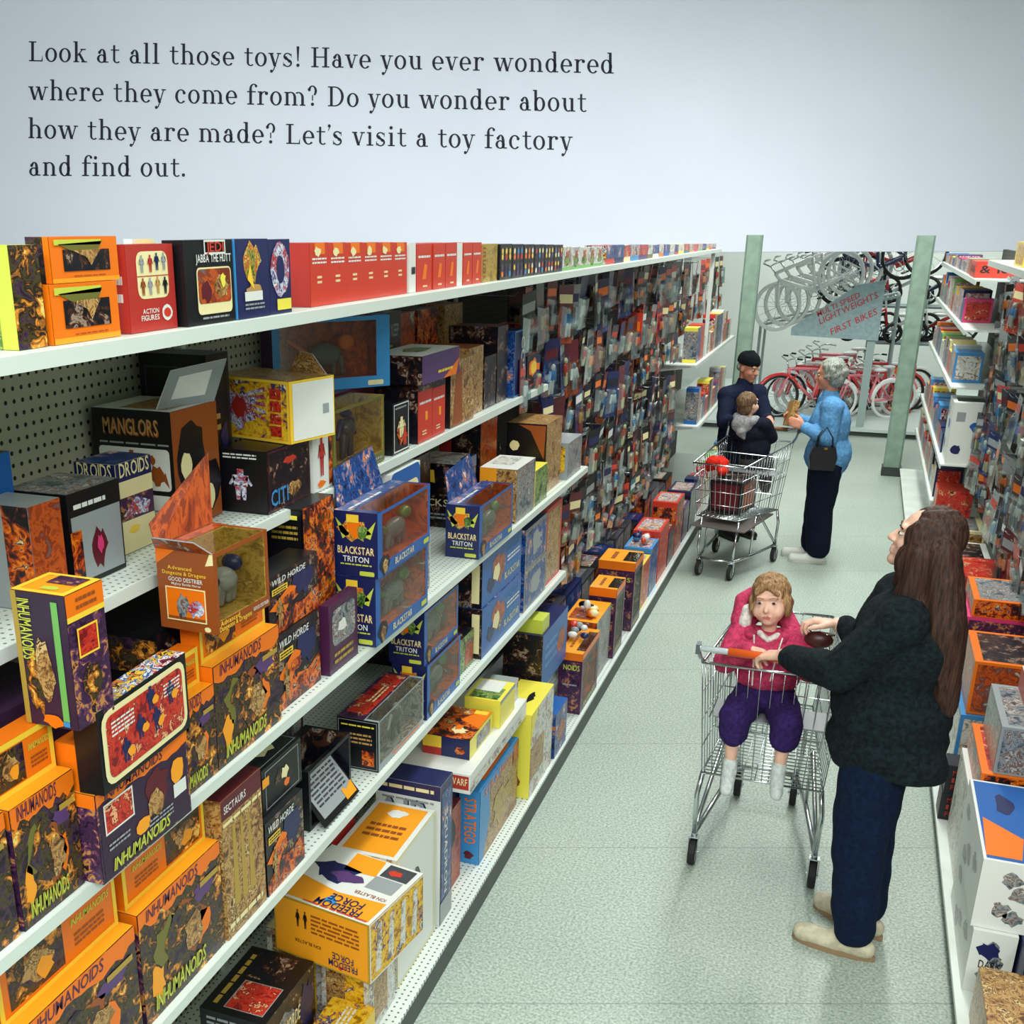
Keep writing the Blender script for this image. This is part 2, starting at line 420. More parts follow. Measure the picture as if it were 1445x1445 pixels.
# ---------------------------------------------------------------- the setting
def nodes_mat(name, rough=0.5):
    m = bpy.data.materials.new(name); m.use_nodes = True; nt = m.node_tree
    b = nt.nodes['Principled BSDF']; b.inputs['Roughness'].default_value = rough
    def N(t, **k):
        n = nt.nodes.new('ShaderNode' + t)
        for a, v in k.items(): setattr(n, a, v)
        return n
    def math_(op, a, b_=None, c=None):
        n = N('Math', operation=op)
        for i, v in enumerate((a, b_, c)):
            if v is None: continue
            if isinstance(v, (int, float)): n.inputs[i].default_value = v
            else: nt.links.new(v, n.inputs[i])
        return n.outputs[0]
    return m, nt, b, N, math_
def floor_mat():
    m, nt, b, N, f = nodes_mat('speckled_vinyl_floor', 0.42)
    tc = N('TexCoord'); sx = N('SeparateXYZ'); nt.links.new(tc.outputs['Object'], sx.inputs[0])
    a = R(21.5)
    h = f('ADD', f('MULTIPLY', sx.outputs[0], -math.sin(a)), f('MULTIPLY', sx.outputs[1], math.cos(a)))
    fr = f('FRACT', f('DIVIDE', f('SUBTRACT', h, 3.295), 1.07))
    seam = f('LESS_THAN', fr, 0.007)
    n1 = N('TexNoise'); n1.inputs['Scale'].default_value = 95; n1.inputs['Detail'].default_value = 2.5
    n2 = N('TexNoise'); n2.inputs['Scale'].default_value = 1.3; n2.inputs['Detail'].default_value = 3
    nt.links.new(tc.outputs['Object'], n1.inputs['Vector']); nt.links.new(tc.outputs['Object'], n2.inputs['Vector'])
    r1 = N('ValToRGB'); e = r1.color_ramp.elements
    e[0].position = 0.33; e[0].color = lin((140, 155, 144)); e[1].position = 0.66; e[1].color = lin((196, 209, 196))
    nt.links.new(n1.outputs['Fac'], r1.inputs['Fac'])
    mix = N('Mix', data_type='RGBA', blend_type='MULTIPLY'); mix.inputs[0].default_value = 0.4
    r2 = N('ValToRGB'); e = r2.color_ramp.elements
    e[0].position = 0.3; e[0].color = (0.72, 0.76, 0.75, 1); e[1].position = 0.7; e[1].color = (1, 1, 1, 1)
    nt.links.new(n2.outputs['Fac'], r2.inputs['Fac'])
    nt.links.new(r1.outputs[0], mix.inputs[6]); nt.links.new(r2.outputs[0], mix.inputs[7])
    mx = N('Mix', data_type='RGBA'); nt.links.new(f('MULTIPLY', seam, 0.4), mx.inputs[0])
    nt.links.new(mix.outputs[2], mx.inputs[6]); mx.inputs[7].default_value = lin((90, 100, 96))
    nt.links.new(mx.outputs[2], b.inputs['Base Color'])
    return m
def dotted(name, rgb, dot, ax, pitch, rad, rough=0.5, lim=None):
    """sheet with a regular grid of punched holes over two object axes; lim = (axis, low, high) keeps the holes in a strip"""
    m, nt, b, N, f = nodes_mat(name, rough)
    tc = N('TexCoord'); sx = N('SeparateXYZ'); nt.links.new(tc.outputs['Object'], sx.inputs[0])
    d = None
    for a in ax:
        q = f('SUBTRACT', f('FRACT', f('DIVIDE', f('ADD', sx.outputs[a], 10.0), pitch)), 0.5)
        q = f('MULTIPLY', q, q); d = q if d is None else f('ADD', d, q)
    mask = f('LESS_THAN', d, (rad / pitch) ** 2)
    if lim:
        mask = f('MULTIPLY', mask, f('GREATER_THAN', sx.outputs[lim[0]], lim[1]))
        mask = f('MULTIPLY', mask, f('LESS_THAN', sx.outputs[lim[0]], lim[2]))
    mx = N('Mix', data_type='RGBA'); nt.links.new(mask, mx.inputs[0])
    mx.inputs[6].default_value = lin(rgb); mx.inputs[7].default_value = lin(dot)
    nt.links.new(mx.outputs[2], b.inputs['Base Color'])
    return m
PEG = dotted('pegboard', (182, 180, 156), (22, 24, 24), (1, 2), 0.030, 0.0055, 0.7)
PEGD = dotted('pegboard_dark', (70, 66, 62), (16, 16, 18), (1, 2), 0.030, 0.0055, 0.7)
SHELFP = dotted('punched_shelf_enamel', (218, 228, 220), (120, 130, 126), (0, 1), 0.022, 0.004, 0.35)
DECKP = dotted('punched_deck_enamel', (218, 228, 222), (90, 100, 98), (0, 1), 0.024, 0.0042, 0.35)
WALLW = mat('white_wall_paint', (226, 232, 226), 0.7)
POLEM = mat('green_grey_column_paint', (128, 152, 136), 0.55, vary=0.06, vscale=9)
PLATM = mat('platform_laminate', (196, 208, 204), 0.5)

b = MB(); b.face([(-16, -3, 0), (7, -3, 0), (7, 22, 0), (-16, 22, 0)], floor_mat()); struct(b, 'floor')
b = MB(); b.box(-16, -3, 6.4, 7, 22, 6.5, mat('ceiling_tile', (225, 228, 222), 0.8)); struct(b, 'ceiling')
b = MB(); b.box(-16, 21.0, 0, 7, 21.15, 6.4, WALLW); struct(b, 'wall_back')
b = MB(); b.box(-16.15, -3, 0, -16, 21.15, 6.4, WALLW); struct(b, 'wall_left')
b = MB(); b.box(7, -3, 0, 7.15, 21.15, 6.4, WALLW); struct(b, 'wall_right')

def column(x0, y0, x1, y1, z, label):
    o = empty('store_column', ((x0 + x1) / 2, (y0 + y1) / 2, 0), label, 'column')
    k = MB(); w = (x1 - x0) / 2; d = (y1 - y0) / 2; c = 0.02
    ring = [(-w + c, -d), (w - c, -d), (w, -d + c), (w, d - c), (w - c, d), (-w + c, d), (-w, d - c), (-w, -d + c)]
    n0, q = k.quads([[(a, e, 0) for a, e in ring], [(a, e, z) for a, e in ring]], POLEM)
    k.cap(n0[1], q, POLEM); k.build('shaft', o)
    k = MB(); k.box(-w - .012, -d - .012, 0.001, w + .012, d + .012, .1, DARKV); k.build('base_plinth', o)
    return o
column(0.43, 13.4, 0.61, 13.58, 2.55, 'green-grey square column at the end of the right-hand shelves')
column(-1.30, 13.36, -1.13, 13.53, 2.55, 'green-grey square column at the far end of the left-hand shelves')

# left gondola ----------------------------------------------------------------
g = empty('gondola', (-1.5, 6.9, 0), 'long white shelving gondola along the left of the aisle, with pegboard back', 'shelving')
def gp(mb, name, lab=None):
    o = mb.build(name); o.parent = g; o.location = (1.5, -6.9, 0)
    if lab: o['label'] = lab
    return o
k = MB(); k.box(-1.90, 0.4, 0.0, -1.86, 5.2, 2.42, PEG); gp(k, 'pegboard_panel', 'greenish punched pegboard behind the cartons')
k = MB(); k.box(-1.90, 5.2, 0.0, -1.86, 13.3, 2.42, PEGD); gp(k, 'pegboard_panel', 'dark brown pegboard behind the blister packs')
for y in (0.42, 1.64, 2.86, 4.08, 5.30, 6.52, 7.74, 8.96, 10.18, 11.4, 12.62):
    k = MB(); k.box(-1.86, y - .012, .115, -1.845, y + .012, 2.42, WHITE_METAL); gp(k, 'upright')
k = MB(); k.box(-1.85, 0.4, 0.001, -1.160, 13.3, 0.103, mat('grey_kick_vinyl', (82, 88, 84), .6)); gp(k, 'kick_plate', 'dark grey kick plate')
k = MB(); k.box(-1.86, 0.4, 0.103, -1.157, 13.3, 0.115, DECKP); gp(k, 'base_deck', 'white punched base deck')
def shelf(z, y0, y1, xf, m=SHELFP):
    k = MB(); k.box(-1.86, y0, z - .012, xf + .004, y1, z, m)
    o = gp(k, 'shelf')
    k = MB(); k.box(xf + .004, y0, z - .030, xf + .012, y1, z - .001, LIPM)
    q = k.build('price_rail', o)
    for y in [y0 + .03] + [y0 + .03 + 1.22 * i for i in range(1, int((y1 - y0) / 1.22) + 1)]:
        k = MB()
        for e in (-.004, .004):
            q = [(-1.845, y + e, z - .013), (xf - .03, y + e, z - .013), (xf - .06, y + e, z - .035), (-1.845, y + e, z - .10)]
            k.face(q if e < 0 else q[::-1], WHITE_METAL)
        k.build('bracket', o)
SZ = dict(t=2.448, s2=1.970, s3=1.408, s4=0.923, d=0.115)
shelf(2.448, 0.4, 11.2, -1.31, WHITE_METAL)
shelf(1.896, 0.4, 5.55, -1.45)
shelf(1.408, 0.4, 5.95, -1.31)
shelf(0.923, 0.4, 5.55, -1.31)
shelf(1.49, 10.2, 13.25, -1.32, WHITE_METAL)
shelf(0.87, 10.7, 13.25, -1.32, WHITE_METAL)
k = MB(); k.box(-1.36, 10.96, 1.50, -1.33, 11.0, 2.418, WHITE_METAL); gp(k, 'divider_post')

# right gondola ---------------------------------------------------------------
g2 = empty('gondola', (1.0, 8.0, 0), 'shelving gondola along the right of the aisle, hung with toys', 'shelving')
def gq(mb, name, lab=None):
    o = mb.build(name); o.parent = g2; o.location = (-1.0, -8.0, 0)
    if lab: o['label'] = lab
    return o
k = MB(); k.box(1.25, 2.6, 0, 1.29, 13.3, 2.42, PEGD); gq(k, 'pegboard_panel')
k = MB(); k.box(0.63, 2.6, 0.001, 1.24, 13.3, 0.095, DARKV); gq(k, 'kick_plate', 'dark grey kick plate')
k = MB(); k.box(0.60, 2.6, 0.095, 1.25, 13.3, 0.115, WHITE_METAL); gq(k, 'base_deck')
def shelf_r(z, y0, y1, xf=.70):
    k = MB(); k.box(1.25, y0, z - .012, xf - .004, y1, z, WHITE_METAL); o = gq(k, 'shelf')
    k = MB(); k.box(xf - .012, y0, z - .035, xf - .004, y1, z - .001, LIPM); k.build('price_rail', o)
for z, y0, y1 in ((2.448, 5.6, 8.1), (2.30, 8.8, 13.2), (1.95, 9.0, 13.2), (1.50, 9.4, 13.25), (0.95, 9.2, 13.25), (0.58, 9.6, 13.25)):
    shelf_r(z, y0, y1)

# ---------------------------------------------------------------- the white page with its lines of type
PAPER = mat('white_page_paper', (206, 211, 224), 0.7, vary=0.012, vscale=0.5)
INKM = mat('navy_black_type', (12, 14, 38), 0.7)
class SF(MB):
    """a small book face with slab serifs: heavy stems, light joins; x-height 1"""
    W = .215; TH = .085
    def stem(s, x, y0, y1, w=None):
        w = w or s.W; s.face([(x - w / 2, y0, 0), (x + w / 2, y0, 0), (x + w / 2, y1, 0), (x - w / 2, y1, 0)], INKM)
    def bar(s, x0, x1, y, t=None):
        t = t or s.TH; s.face([(x0, y - t / 2, 0), (x1, y - t / 2, 0), (x1, y + t / 2, 0), (x0, y + t / 2, 0)], INKM)
    def foot(s, x, y=0., w=.46, dx=0.): s.bar(x - w / 2 + dx, x + w / 2 + dx, y + s.TH / 2 if y < .5 else y - s.TH / 2)
    def flag(s, x, y): s.bar(x - .23, x + .02, y - s.TH / 2)
    def ring(s, cx, cy, rx, ry, a0=0, a1=360, W=None, TH=None):
        W = W or s.W; TH = TH or s.TH; n = max(5, int(abs(a1 - a0) / 14)); o = []; i = []
        for k in range(n + 1):
            a = R(a0 + (a1 - a0) * k / n); c, d = math.cos(a), math.sin(a)
            o.append((cx + rx * c, cy + ry * d, 0)); i.append((cx + (rx - W) * c, cy + (ry - TH) * d, 0))
        for k in range(n):
            q = [i[k], o[k], o[k + 1], i[k + 1]]
            s.face(q if a1 > a0 else q[::-1], INKM)
    def diag(s, x0, y0, x1, y1, w):
        s.face([(x0 - w / 2, y0, 0), (x0 + w / 2, y0, 0), (x1 + w / 2, y1, 0), (x1 - w / 2, y1, 0)], INKM)
    def ball(s, x, y, r=.12): s.face([(x + r * math.cos(R(30 * k)), y + r * math.sin(R(30 * k)), 0) for k in range(12)], INKM)
    def put(s, ch):
        W = s.W; AS = 1.55; CH = 1.48
        def arch(x0, x1):
            s.ring((x0 + x1) / 2 - .02, .58, (x1 - x0) / 2 + W / 2 + .02, .44, 0, 125)
            s.stem(x1, 0, .6); s.foot(x1)
        if ch == 'L':
            s.stem(.34, 0, CH); s.foot(.34, CH, .6); s.bar(.06, 1.12, s.TH / 2); s.face([(1.02, 0, 0), (1.14, 0, 0), (1.14, .48, 0)], INKM); return 1.22
        if ch == 'H':
            for x in (.34, 1.2): s.stem(x, 0, CH); s.foot(x, 0, .58); s.foot(x, CH, .58)
            s.bar(.34, 1.2, .76); return 1.54
        if ch == 'D':
            s.stem(.34, 0, CH); s.bar(.06, .7, s.TH / 2); s.bar(.06, .7, CH - s.TH / 2); s.ring(.62, CH / 2, .72, CH / 2, -90, 90); return 1.46
        if ch == 'o': s.ring(.5, .5, .47, .53); return 1.0
        if ch == 'c': s.ring(.5, .5, .46, .53, 48, 318); s.ball(.76, .76); return .95
        if ch == 'e':
            s.ring(.5, .5, .46, .53, 0, 318); s.bar(.1, .94, .5); return .98
        if ch == 'a':
            s.stem(.68, .1, .66); s.ring(.48, .66, .29, .37, 0, 150); s.ball(.27, .76); s.ring(.44, .3, .37, .32, 0, 360, s.W * .9)
            s.bar(.66, .98, s.TH / 2 + .01); return 1.0
        if ch == 's':
            s.ring(.42, .75, .33, .28, 20, 270, .13); s.ring(.42, .27, .36, .3, -160, 90, .14); s.diag(.62, .3, .22, .78, .2)
            s.stem(.72, .68, .98, .05); s.stem(.1, .02, .33, .05); return .86
        if ch == 'k':
            s.stem(.3, 0, AS); s.flag(.3, AS); s.foot(.3); s.diag(.34, .42, .84, 1.0, .1); s.diag(.92, 0, .52, .66, .22); s.bar(.62, 1.06, 1 - s.TH / 2); s.bar(.7, 1.16, s.TH / 2); return 1.16
        if ch in 'lIi':
            top = AS if ch == 'l' else 1.0
            s.stem(.32, 0, top); s.flag(.32, top); s.foot(.32, 0, .54)
            if ch == 'i': s.ball(.3, 1.36, .13)
            return .64
        if ch == 't':
            s.stem(.34, .25, 1.32, .17); s.bar(.06, .74, 1 - s.TH / 2); s.ring(.56, .27, .31, .29, 180, 320, .17); return .78
        if ch == 'f':
            s.stem(.34, 0, 1.2); s.ring(.6, 1.2, .35, .36, 40, 180, .18); s.ball(.78, 1.38, .1); s.bar(.06, .76, 1 - s.TH / 2); s.foot(.34, 0, .56); return .74
        if ch in 'hn':
            s.stem(.3, 0, AS if ch == 'h' else 1); s.flag(.3, AS if ch == 'h' else 1); s.foot(.3); arch(.3, .92); return 1.2
        if ch == 'm':
            s.stem(.3, 0, 1); s.flag(.3, 1); s.foot(.3); arch(.3, .92); arch(.92, 1.54); return 1.82
        if ch == 'r':
            s.stem(.3, 0, 1); s.flag(.3, 1); s.foot(.3, 0, .54); s.ring(.62, .62, .34, .4, 60, 165, .12); s.ball(.78, .86, .13); return .94
        if ch == 'u':
            s.stem(.3, .4, 1); s.flag(.3, 1); s.stem(.88, 0, 1); s.flag(.88, 1); s.ring(.58, .42, .37, .44, 180, 305); s.bar(.88, 1.14, s.TH / 2); return 1.18
        if ch in 'vwy':
            s.diag(.2, 1, .52, 0, .22); s.diag(.84, 1, .52, 0, .09); s.bar(0, .42, 1 - s.TH / 2)
            if ch == 'v': s.bar(.66, 1.02, 1 - s.TH / 2); return 1.0
            if ch == 'y': s.bar(.66, 1.02, 1 - s.TH / 2); s.diag(.52, 0, .36, -.36, .09); s.ball(.24, -.36); return 1.0
            s.diag(.82, 1, 1.1, 0, .22); s.diag(1.42, 1, 1.1, 0, .09); s.bar(1.26, 1.6, 1 - s.TH / 2); s.bar(.6, .95, 1 - s.TH / 2); return 1.58
        if ch in 'bd':
            if ch == 'b':
                s.stem(.26, 0, AS); s.flag(.26, AS); s.ring(.58, .5, .44, .53); return 1.1
            s.ring(.5, .5, .44, .53); s.stem(.8, 0, AS); s.flag(.8, AS); s.bar(.8, 1.08, s.TH / 2); return 1.12
        if ch == '!':
            s.face([(.25, .42, 0), (.33, .42, 0), (.4, CH + .04, 0), (.18, CH + .04, 0)], INKM); s.ball(.29, .12, .13); return .58
        if ch == '?':
            s.ring(.42, 1.12, .36, .4, -60, 165, .19); s.stem(.42, .4, .8, .09); s.ball(.16, 1.2, .12); s.ball(.42, .12, .13); return .88
        if ch == '.': s.ball(.2, .12, .13); return .42
        if ch == "'":
            s.ball(.18, 1.4, .12); s.face([(.22, 1.4, 0), (.3, 1.4, 0), (.12, 1.02, 0), (.08, 1.06, 0)], INKM); return .3
        return .55
KP = 13.2 / 1560
PAGE_LOC = (-4.006, 13.449, 2.4355)
page = empty('page_sheet', PAGE_LOC, 'large white page with four lines of dark serif type above the aisle', 'page',
             rot=(R(90 - 20.137), 0, R(21.5)))
k = MB()
x0, x1, yt = -7.0, 6.5, 3.35
q = [(x0, -.12), (x1, -.078), (x1, yt), (x0, yt)]
k.face([(a, c, 0) for a, c in q], PAPER); k.face([(a, c, -.012) for a, c in q][::-1], PAPER)
for i in range(4):
    a, c = q[i], q[(i + 1) % 4]
    k.face([(a[0], a[1], 0), (a[0], a[1], -.012), (c[0], c[1], -.012), (c[0], c[1], 0)], PAPER)
k.build('paper', page)
LT = SF()
for t, px0, px1, py0, py1 in (('Look at all those toys! Have you ever wondered', 40, 865, 86.5, 104), ('where they come from? Do you wonder about', 40, 826, 141, 158),
                              ('how they are made? Let\'s visit a toy factory', 39, 806, 195, 212), ('and find out.', 40, 261, 248, 249.5)):
    k = SF(); adv = []; x = 0
    for ch in t:
        n = len(k.V)
        a = k.put(ch) if ch != ' ' else .62
        for i in range(n, len(k.V)): k.V[i].x += x
        x += a + (.1 if ch != ' ' else 0)
    x -= .2
    sx = (px1 - px0) * KP / x; sy = 19.0 * KP; sl = -(py1 - py0) / (px1 - px0)
    for f, i, u in zip(k.F, k.I, k.U):
        LT.face([((px0 - 722) * KP + k.V[j].x * sx, (345 - py0) * KP + k.V[j].y * sy + sl * k.V[j].x * sx, .004) for j in f], INKM)
o = LT.build('printed_type', page); o['label'] = 'four lines of dark serif type'
for x in (-5.2, -1.8, 1.6, 5.0):
    k = MB(); k.tube([(x, yt - .05, -.006), (x, yt + .75, .27)], .008, DULLM, 5); k.build('hanging_cord', page)
# ---------------------------------------------------------------- cartons on the left gondola
def inh(b, head=True, back=False, seed=1):
    """purple monster carton with a yellow jagged logo"""
    b.rect('F', 0, 0, 1, 1, A['purple'] if back else A['monster'])
    if back:
        b.rect('F', 0.02, 0.02, .98, .86, pm('purple'), 2)
        b.rect('F', .06, .5, .36, .84, A['red'], 3); b.band('F', .06, .5, .36, .84, .004, pm('white'), 4)
        b.blob('F', .62, .6, .17, .28, pm('maroon'), 3, seed=seed); b.blob('F', .6, .45, .12, .2, A['tan'], 4, seed=seed + 3)
        b.blob('F', .86, .62, .09, .17, pm('orangey'), 4, 9, .2, seed=seed); b.blob('F', .44, .3, .09, .1, pm('orangey'), 4, 9, .15, seed=2)
        b.rect('F', .8, .32, .95, .48, pm('white'), 4); b.lines('F', .5, .16, .78, .3, 3, pm('grey'), 4); b.lines('F', .08, .3, .3, .4, 2, pm('grey'), 4)
    else:
        for (u, v, ru, rv, m, q) in ((.3, .55, .24, .26, 'olive', 1), (.55, .5, .26, .3, 'brown', 2), (.7, .42, .14, .2, 'orange', 3), (.16, .3, .1, .22, 'orangey', 4), (.42, .66, .12, .14, 'gold', 5), (.75, .7, .2, .1, 'violet', 6)):
            b.blob('F', u, v, ru, rv, pm(m), 2, 14, .55, seed=seed * 9 + q)
        b.blob('F', .45, .5, .3, .3, A['monster'], 3, 16, .5, seed=seed); b.blob('F', .62, .42, .16, .2, A['tan'], 4, 15, .5, seed=seed + 1)
        b.rect('F', .72, .74, .96, .79, pm('gold'), 4)
    # orange band with ragged purple lettering along the top
    q = random.Random(seed); pts = [(0, 1), (0, .86)]
    for k in range(1, 16): pts.append((k / 16, .86 + q.uniform(-.05, .03)))
    pts += [(1, .88), (1, 1)]
    b.poly('F', pts[::-1], pm('orange'), 3); b.text('F', 'INHUMANOIDS', .08, .885, .7, pm('plum'), .028 if b.h > .2 else .02, 4, slant=.2)
    b.text('F', 'INHUMANOIDS', .1, .07, .72, pm('lgreen'), b.h * .13, 5, slant=.3); b.text('F', 'INHUMANOIDS', .11, .055, .73, pm('olive'), b.h * .13, 4, slant=.3)
    b.rect('N', 0, 0, 1, 1, A['purple']); b.rect('N', 0, .85, 1, 1, pm('orange'), 2); b.rect('T', 0, 0, 1, 1, pm('orangey'))
def inh_head(o, L, h, z, y0=0., seed=1, flip=False, x=-.035, t=.05):
    """the orange raised back panel of the carton"""
    b = BX(L, t, h, pm('orange'))
    b.rect('F', 0, 0, 1, 1, pm('orangey'), 1); b.rect('F', .03, .06, .97, .94, pm('orange'), 2)
    b.band('F', 0, 0, 1, 1, .012, pm('yellow'), 3)
    a0, a1, c = (.5, .94, .28) if flip else (.08, .52, .76)
    b.rect('F', a0, .14, a1, .86, A['monster'], 3); b.blob('F', (a0 + a1) / 2, .5, .16, .3, A['tan'], 4, 15, .5, seed=seed); b.blob('F', (a0 + a1) / 2 + .05, .4, .1, .2, pm('orangey'), 5, 11, .5, seed=seed + 5)
    b.text('F', 'INHUMANOIDS', c - .17, .62, c + .17, pm('lgreen'), h * .12, 4, slant=.3); b.lines('F', c - .15, .25, c + .12, .5, 3, pm('brown'), 4)
    k = b.build('header_panel', o, (x, y0, z)); return k
def put_done(b, name, loc, *a, **k):
    """place a carton; the second shelf is shallower, so its goods stand farther back and larger"""
    f = SCL; o = b.done(name, (loc[0] * f, loc[1] * f, 2.65 - (2.65 - loc[2]) * f), *a, **k)
    o.scale = (f, f, f); return o
def carton(name, label, X, Y, Z, L, d, h, body, fn=None, yaw=0., group=None, cat='toy box', **kw):
    b = BX(L, d, h, body, **kw)
    if fn: fn(b)
    return put_done(b, name, (X, Y, Z), label, cat, yaw, group)
def inhbox(label, X, Y, Z, L, d, h, seed, hh=0, back=False, flip=False):
    o = carton('toy_carton', label, X, Y, Z, L, d, h, pm('purple'), lambda b: inh(b, back=back, seed=seed))
    if hh: inh_head(o, L * .97, hh, h + .001, L * .015, seed, flip)
    return o
SCL = 1.0
S3 = 1.409; S4 = .924; S2 = 1.971; ST = 2.449; SD = .116
# third shelf, near end: the purple and orange monster cartons
inhbox('purple monster carton with orange header, cut by the left edge on the third shelf', -1.315, 1.10, S3, .25, .09, .26, 11, .1, flip=True)
inhbox('purple monster carton with orange header under the tall upright carton', -1.312, 1.362, S3, .178, .12, .255, 1, .105)
inhbox('purple carton showing its back print with a red picture and barcode', -1.27, 1.546, S3, .324, .13, .20, 2, .10, back=True)
inhbox('narrow dark monster carton right of the back-print carton', -1.312, 1.873, S3, .185, .09, .23, 3, .09)
inhbox('monster carton with orange header in front of the brown window box', -1.312, 2.062, S3, .322, .09, .268, 4, .102)
# second deck of the stack
def tall(b):
    b.rect('N', 0, 0, 1, 1, pm('purple')); b.blob('N', .3, .35, .28, .3, A['monster'], 2, 15, .5, seed=3); b.blob('N', .5, .45, .22, .28, A['tan'], 3, 15, .5, seed=5)
    b.rect('N', .74, .06, .86, .95, pm('green'), 3); b.rect('N', .74, .02, .86, .06, pm('sky'), 4); b.text('N', 'INHUMANOIDS', .12, .95, .5, pm('lgreen'), b.d * .22, 4, rot=90)
    b.blob('N', .55, .05, .22, .06, pm('orange'), 4, seed=7); b.rect('N', 0, 0, .1, 1, pm('gold'), 2)
    b.rect('F', 0, 0, 1, 1, A['purple']); b.rect('F', 0, .84, 1, 1, pm('orange'), 2); b.rect('F', 0, .8, 1, .84, pm('yellow'), 2); b.lines('F', .25, .86, .8, .97, 2, pm('brown'), 3)
    b.rect('F', .2, .52, .75, .74, A['red'], 3); b.band('F', .2, .52, .75, .74, .004, pm('yellow'), 4); b.blob('F', .5, .3, .3, .2, A['monster'], 3, seed=4)
    b.rect('C', 0, 0, 1, 1, pm('orangey')); b.band('C', 0, 0, 1, 1, .012, pm('yellow'), 2); b.rect('C', .3, .5, .86, .9, A['purple'], 3); b.blob('C', .55, .25, .2, .12, pm('lgreen'), 3, seed=9)
carton('toy_carton', 'tall upright purple carton with green stripe and yellow top', -1.25, 1.50, 1.772, .108, .118, .262, pm('purple'), tall)
carton('toy_carton', 'dark carton under the tall upright carton', -1.45, 1.40, S3, .35, .2, .355, pm('purple'))
def redround(b):
    b.rrect('F', .03, .06, .97, .95, pm('cream'), 2, .18); b.rrect('F', .07, .13, .93, .88, A['red'], 3, .14)
    for u, v in ((.25, .2), (.42, .35), (.6, .3), (.78, .5), (.55, .6)): b.figure('F', u, v, .12, .3, pm('navy'), 4); b.blob('F', u + .05, v + .1, .05, .08, pm('orangey'), 5)
    b.lines('F', .12, .6, .36, .8, 4, pm('white'), 4); b.lines('F', .7, .62, .9, .8, 4, pm('white'), 4)
    b.rect('T', 0, 0, 1, 1, A['multi']); b.rect('N', 0, 0, 1, 1, pm('black'))
carton('toy_carton', 'black carton with a red panel in a cream rounded frame, leaning on orange cartons', -1.248, 1.55, 1.612, .335, .055, .175, pm('black'), redround, yaw=3)
carton('toy_carton', 'black carton with orange print below the brown window box', -1.43, 2.02, S3, .36, .25, .35, pm('black'),
       lambda b: (b.rect('F', 0, 0, 1, 1, A['night']), b.rect('N', .1, .5, .4, .62, pm('orange'), 2), b.rect('N', 0, .7, 1, .95, A['monster'], 2)))
def destrier(b):
    b.rect('N', 0, 0, 1, 1, pm('brown')); b.poly('N', [(0, .8), (.36, 1), (0, 1)], pm('orange'), 2); b.poly('N', [(.86, .84), (1, .86), (1, 1), (.95, 1)], pm('cream'), 2)
    b.text('N', 'Advanced', .2, .755, .62, pm('yellow'), b.h * .045); b.text('N', 'Dungeons & Dragons', .1, .69, .86, pm('yellow'), b.h * .045)
    b.text('N', 'GOOD DESTRIER', .2, .61, .8, pm('white'), b.h * .05); b.text('N', 'Mighty Battle Horse', .25, .565, .76, pm('white'), b.h * .03)
    b.rect('N', .14, .12, .84, .54, pm('orange'), 2); b.band('N', .14, .12, .84, .54, .003, pm('cream'), 5)
    b.blob('N', .42, .3, .17, .2, A['silver'], 3, 15, .6, seed=3); b.blob('N', .66, .28, .16, .14, A['robot'], 4, 15, .5, seed=8); b.rect('N', .14, .12, .84, .17, pm('brown'), 3)
    b.blob('N', .84, .05, .06, .035, pm('cream'), 3, 10, .1, seed=1)
    b.text('F', 'Advanced', .05, .085, .4, pm('yellow'), b.h * .06); b.text('F', 'Dungeons & Dragons', .03, .02, .62, pm('yellow'), b.h * .06); b.text('F', 'GOOD DESTRIER', .66, .05, .96, pm('white'), b.h * .045)
    b.rect('T', 0, .76, 1, 1, A['rust'])
b = BX(.232, .152, .19, pm('brown'), hole=(.06, .15, .93, .94), inner=A['gold'], cav=.11); destrier(b)
o = put_done(b, 'window_box', (-1.262, 2.015, 1.782), 'brown window box with a yellow backing and its lid standing open', 'toy box', -2)
pane(b, o); toy_in(b, o, (pm('grey'), pm('navy')), 'beast', .9)
flap(o, [(-.152, .0, .191), (-.152, .23, .191), (-.20, .30, .345), (-.18, .02, .235)], pm('brown'), A['rust'])
flap(o, [(-.152, -.001, .191), (0, -.001, .191), (-.02, -.04, .225), (-.13, -.04, .225)], pm('grey'), A['rust'], 'side_flap')
def wild(b):
    b.rect('F', 0, 0, 1, 1, A['night']); b.poly('F', [(0, 0), (1, 0), (1, .42), (.7, .3), (.4, .36), (0, .16)], A['hell'], 2); b.poly('F', [(0, .46), (.3, .3), (.55, .62), (.4, .7)], pm('orange'), 3)
    b.blob('F', .68, .66, .26, .3, pm('navy'), 3, 15, .5, seed=4); b.blob('F', .4, .5, .2, .12, A['hell'], 4, 13, .5, seed=6); b.figure('F', .2, .1, .16, .5, A['tan'], 5)
    b.text('F', 'WILD HORDE', .05, .84, .72, pm('white'), b.h * .09, 5, slant=.2); b.rect('F', .06, .68, .36, .78, pm('yellow'), 4); b.lines('F', .08, .69, .34, .77, 2, pm('black'), 5)
    b.rect('N', 0, 0, 1, 1, pm('black')); b.lines('N', .1, .5, .9, .9, 5, pm('grey'))
carton('toy_carton', 'black and orange flame carton standing on the third shelf, lower of two', -1.335, 2.41, S3, .26, .08, .215, pm('black'), wild)
carton('toy_carton', 'black and orange flame carton, upper of the two beside the open brown box', -1.345, 2.40, 1.626, .29, .09, .165, pm('black'), wild)
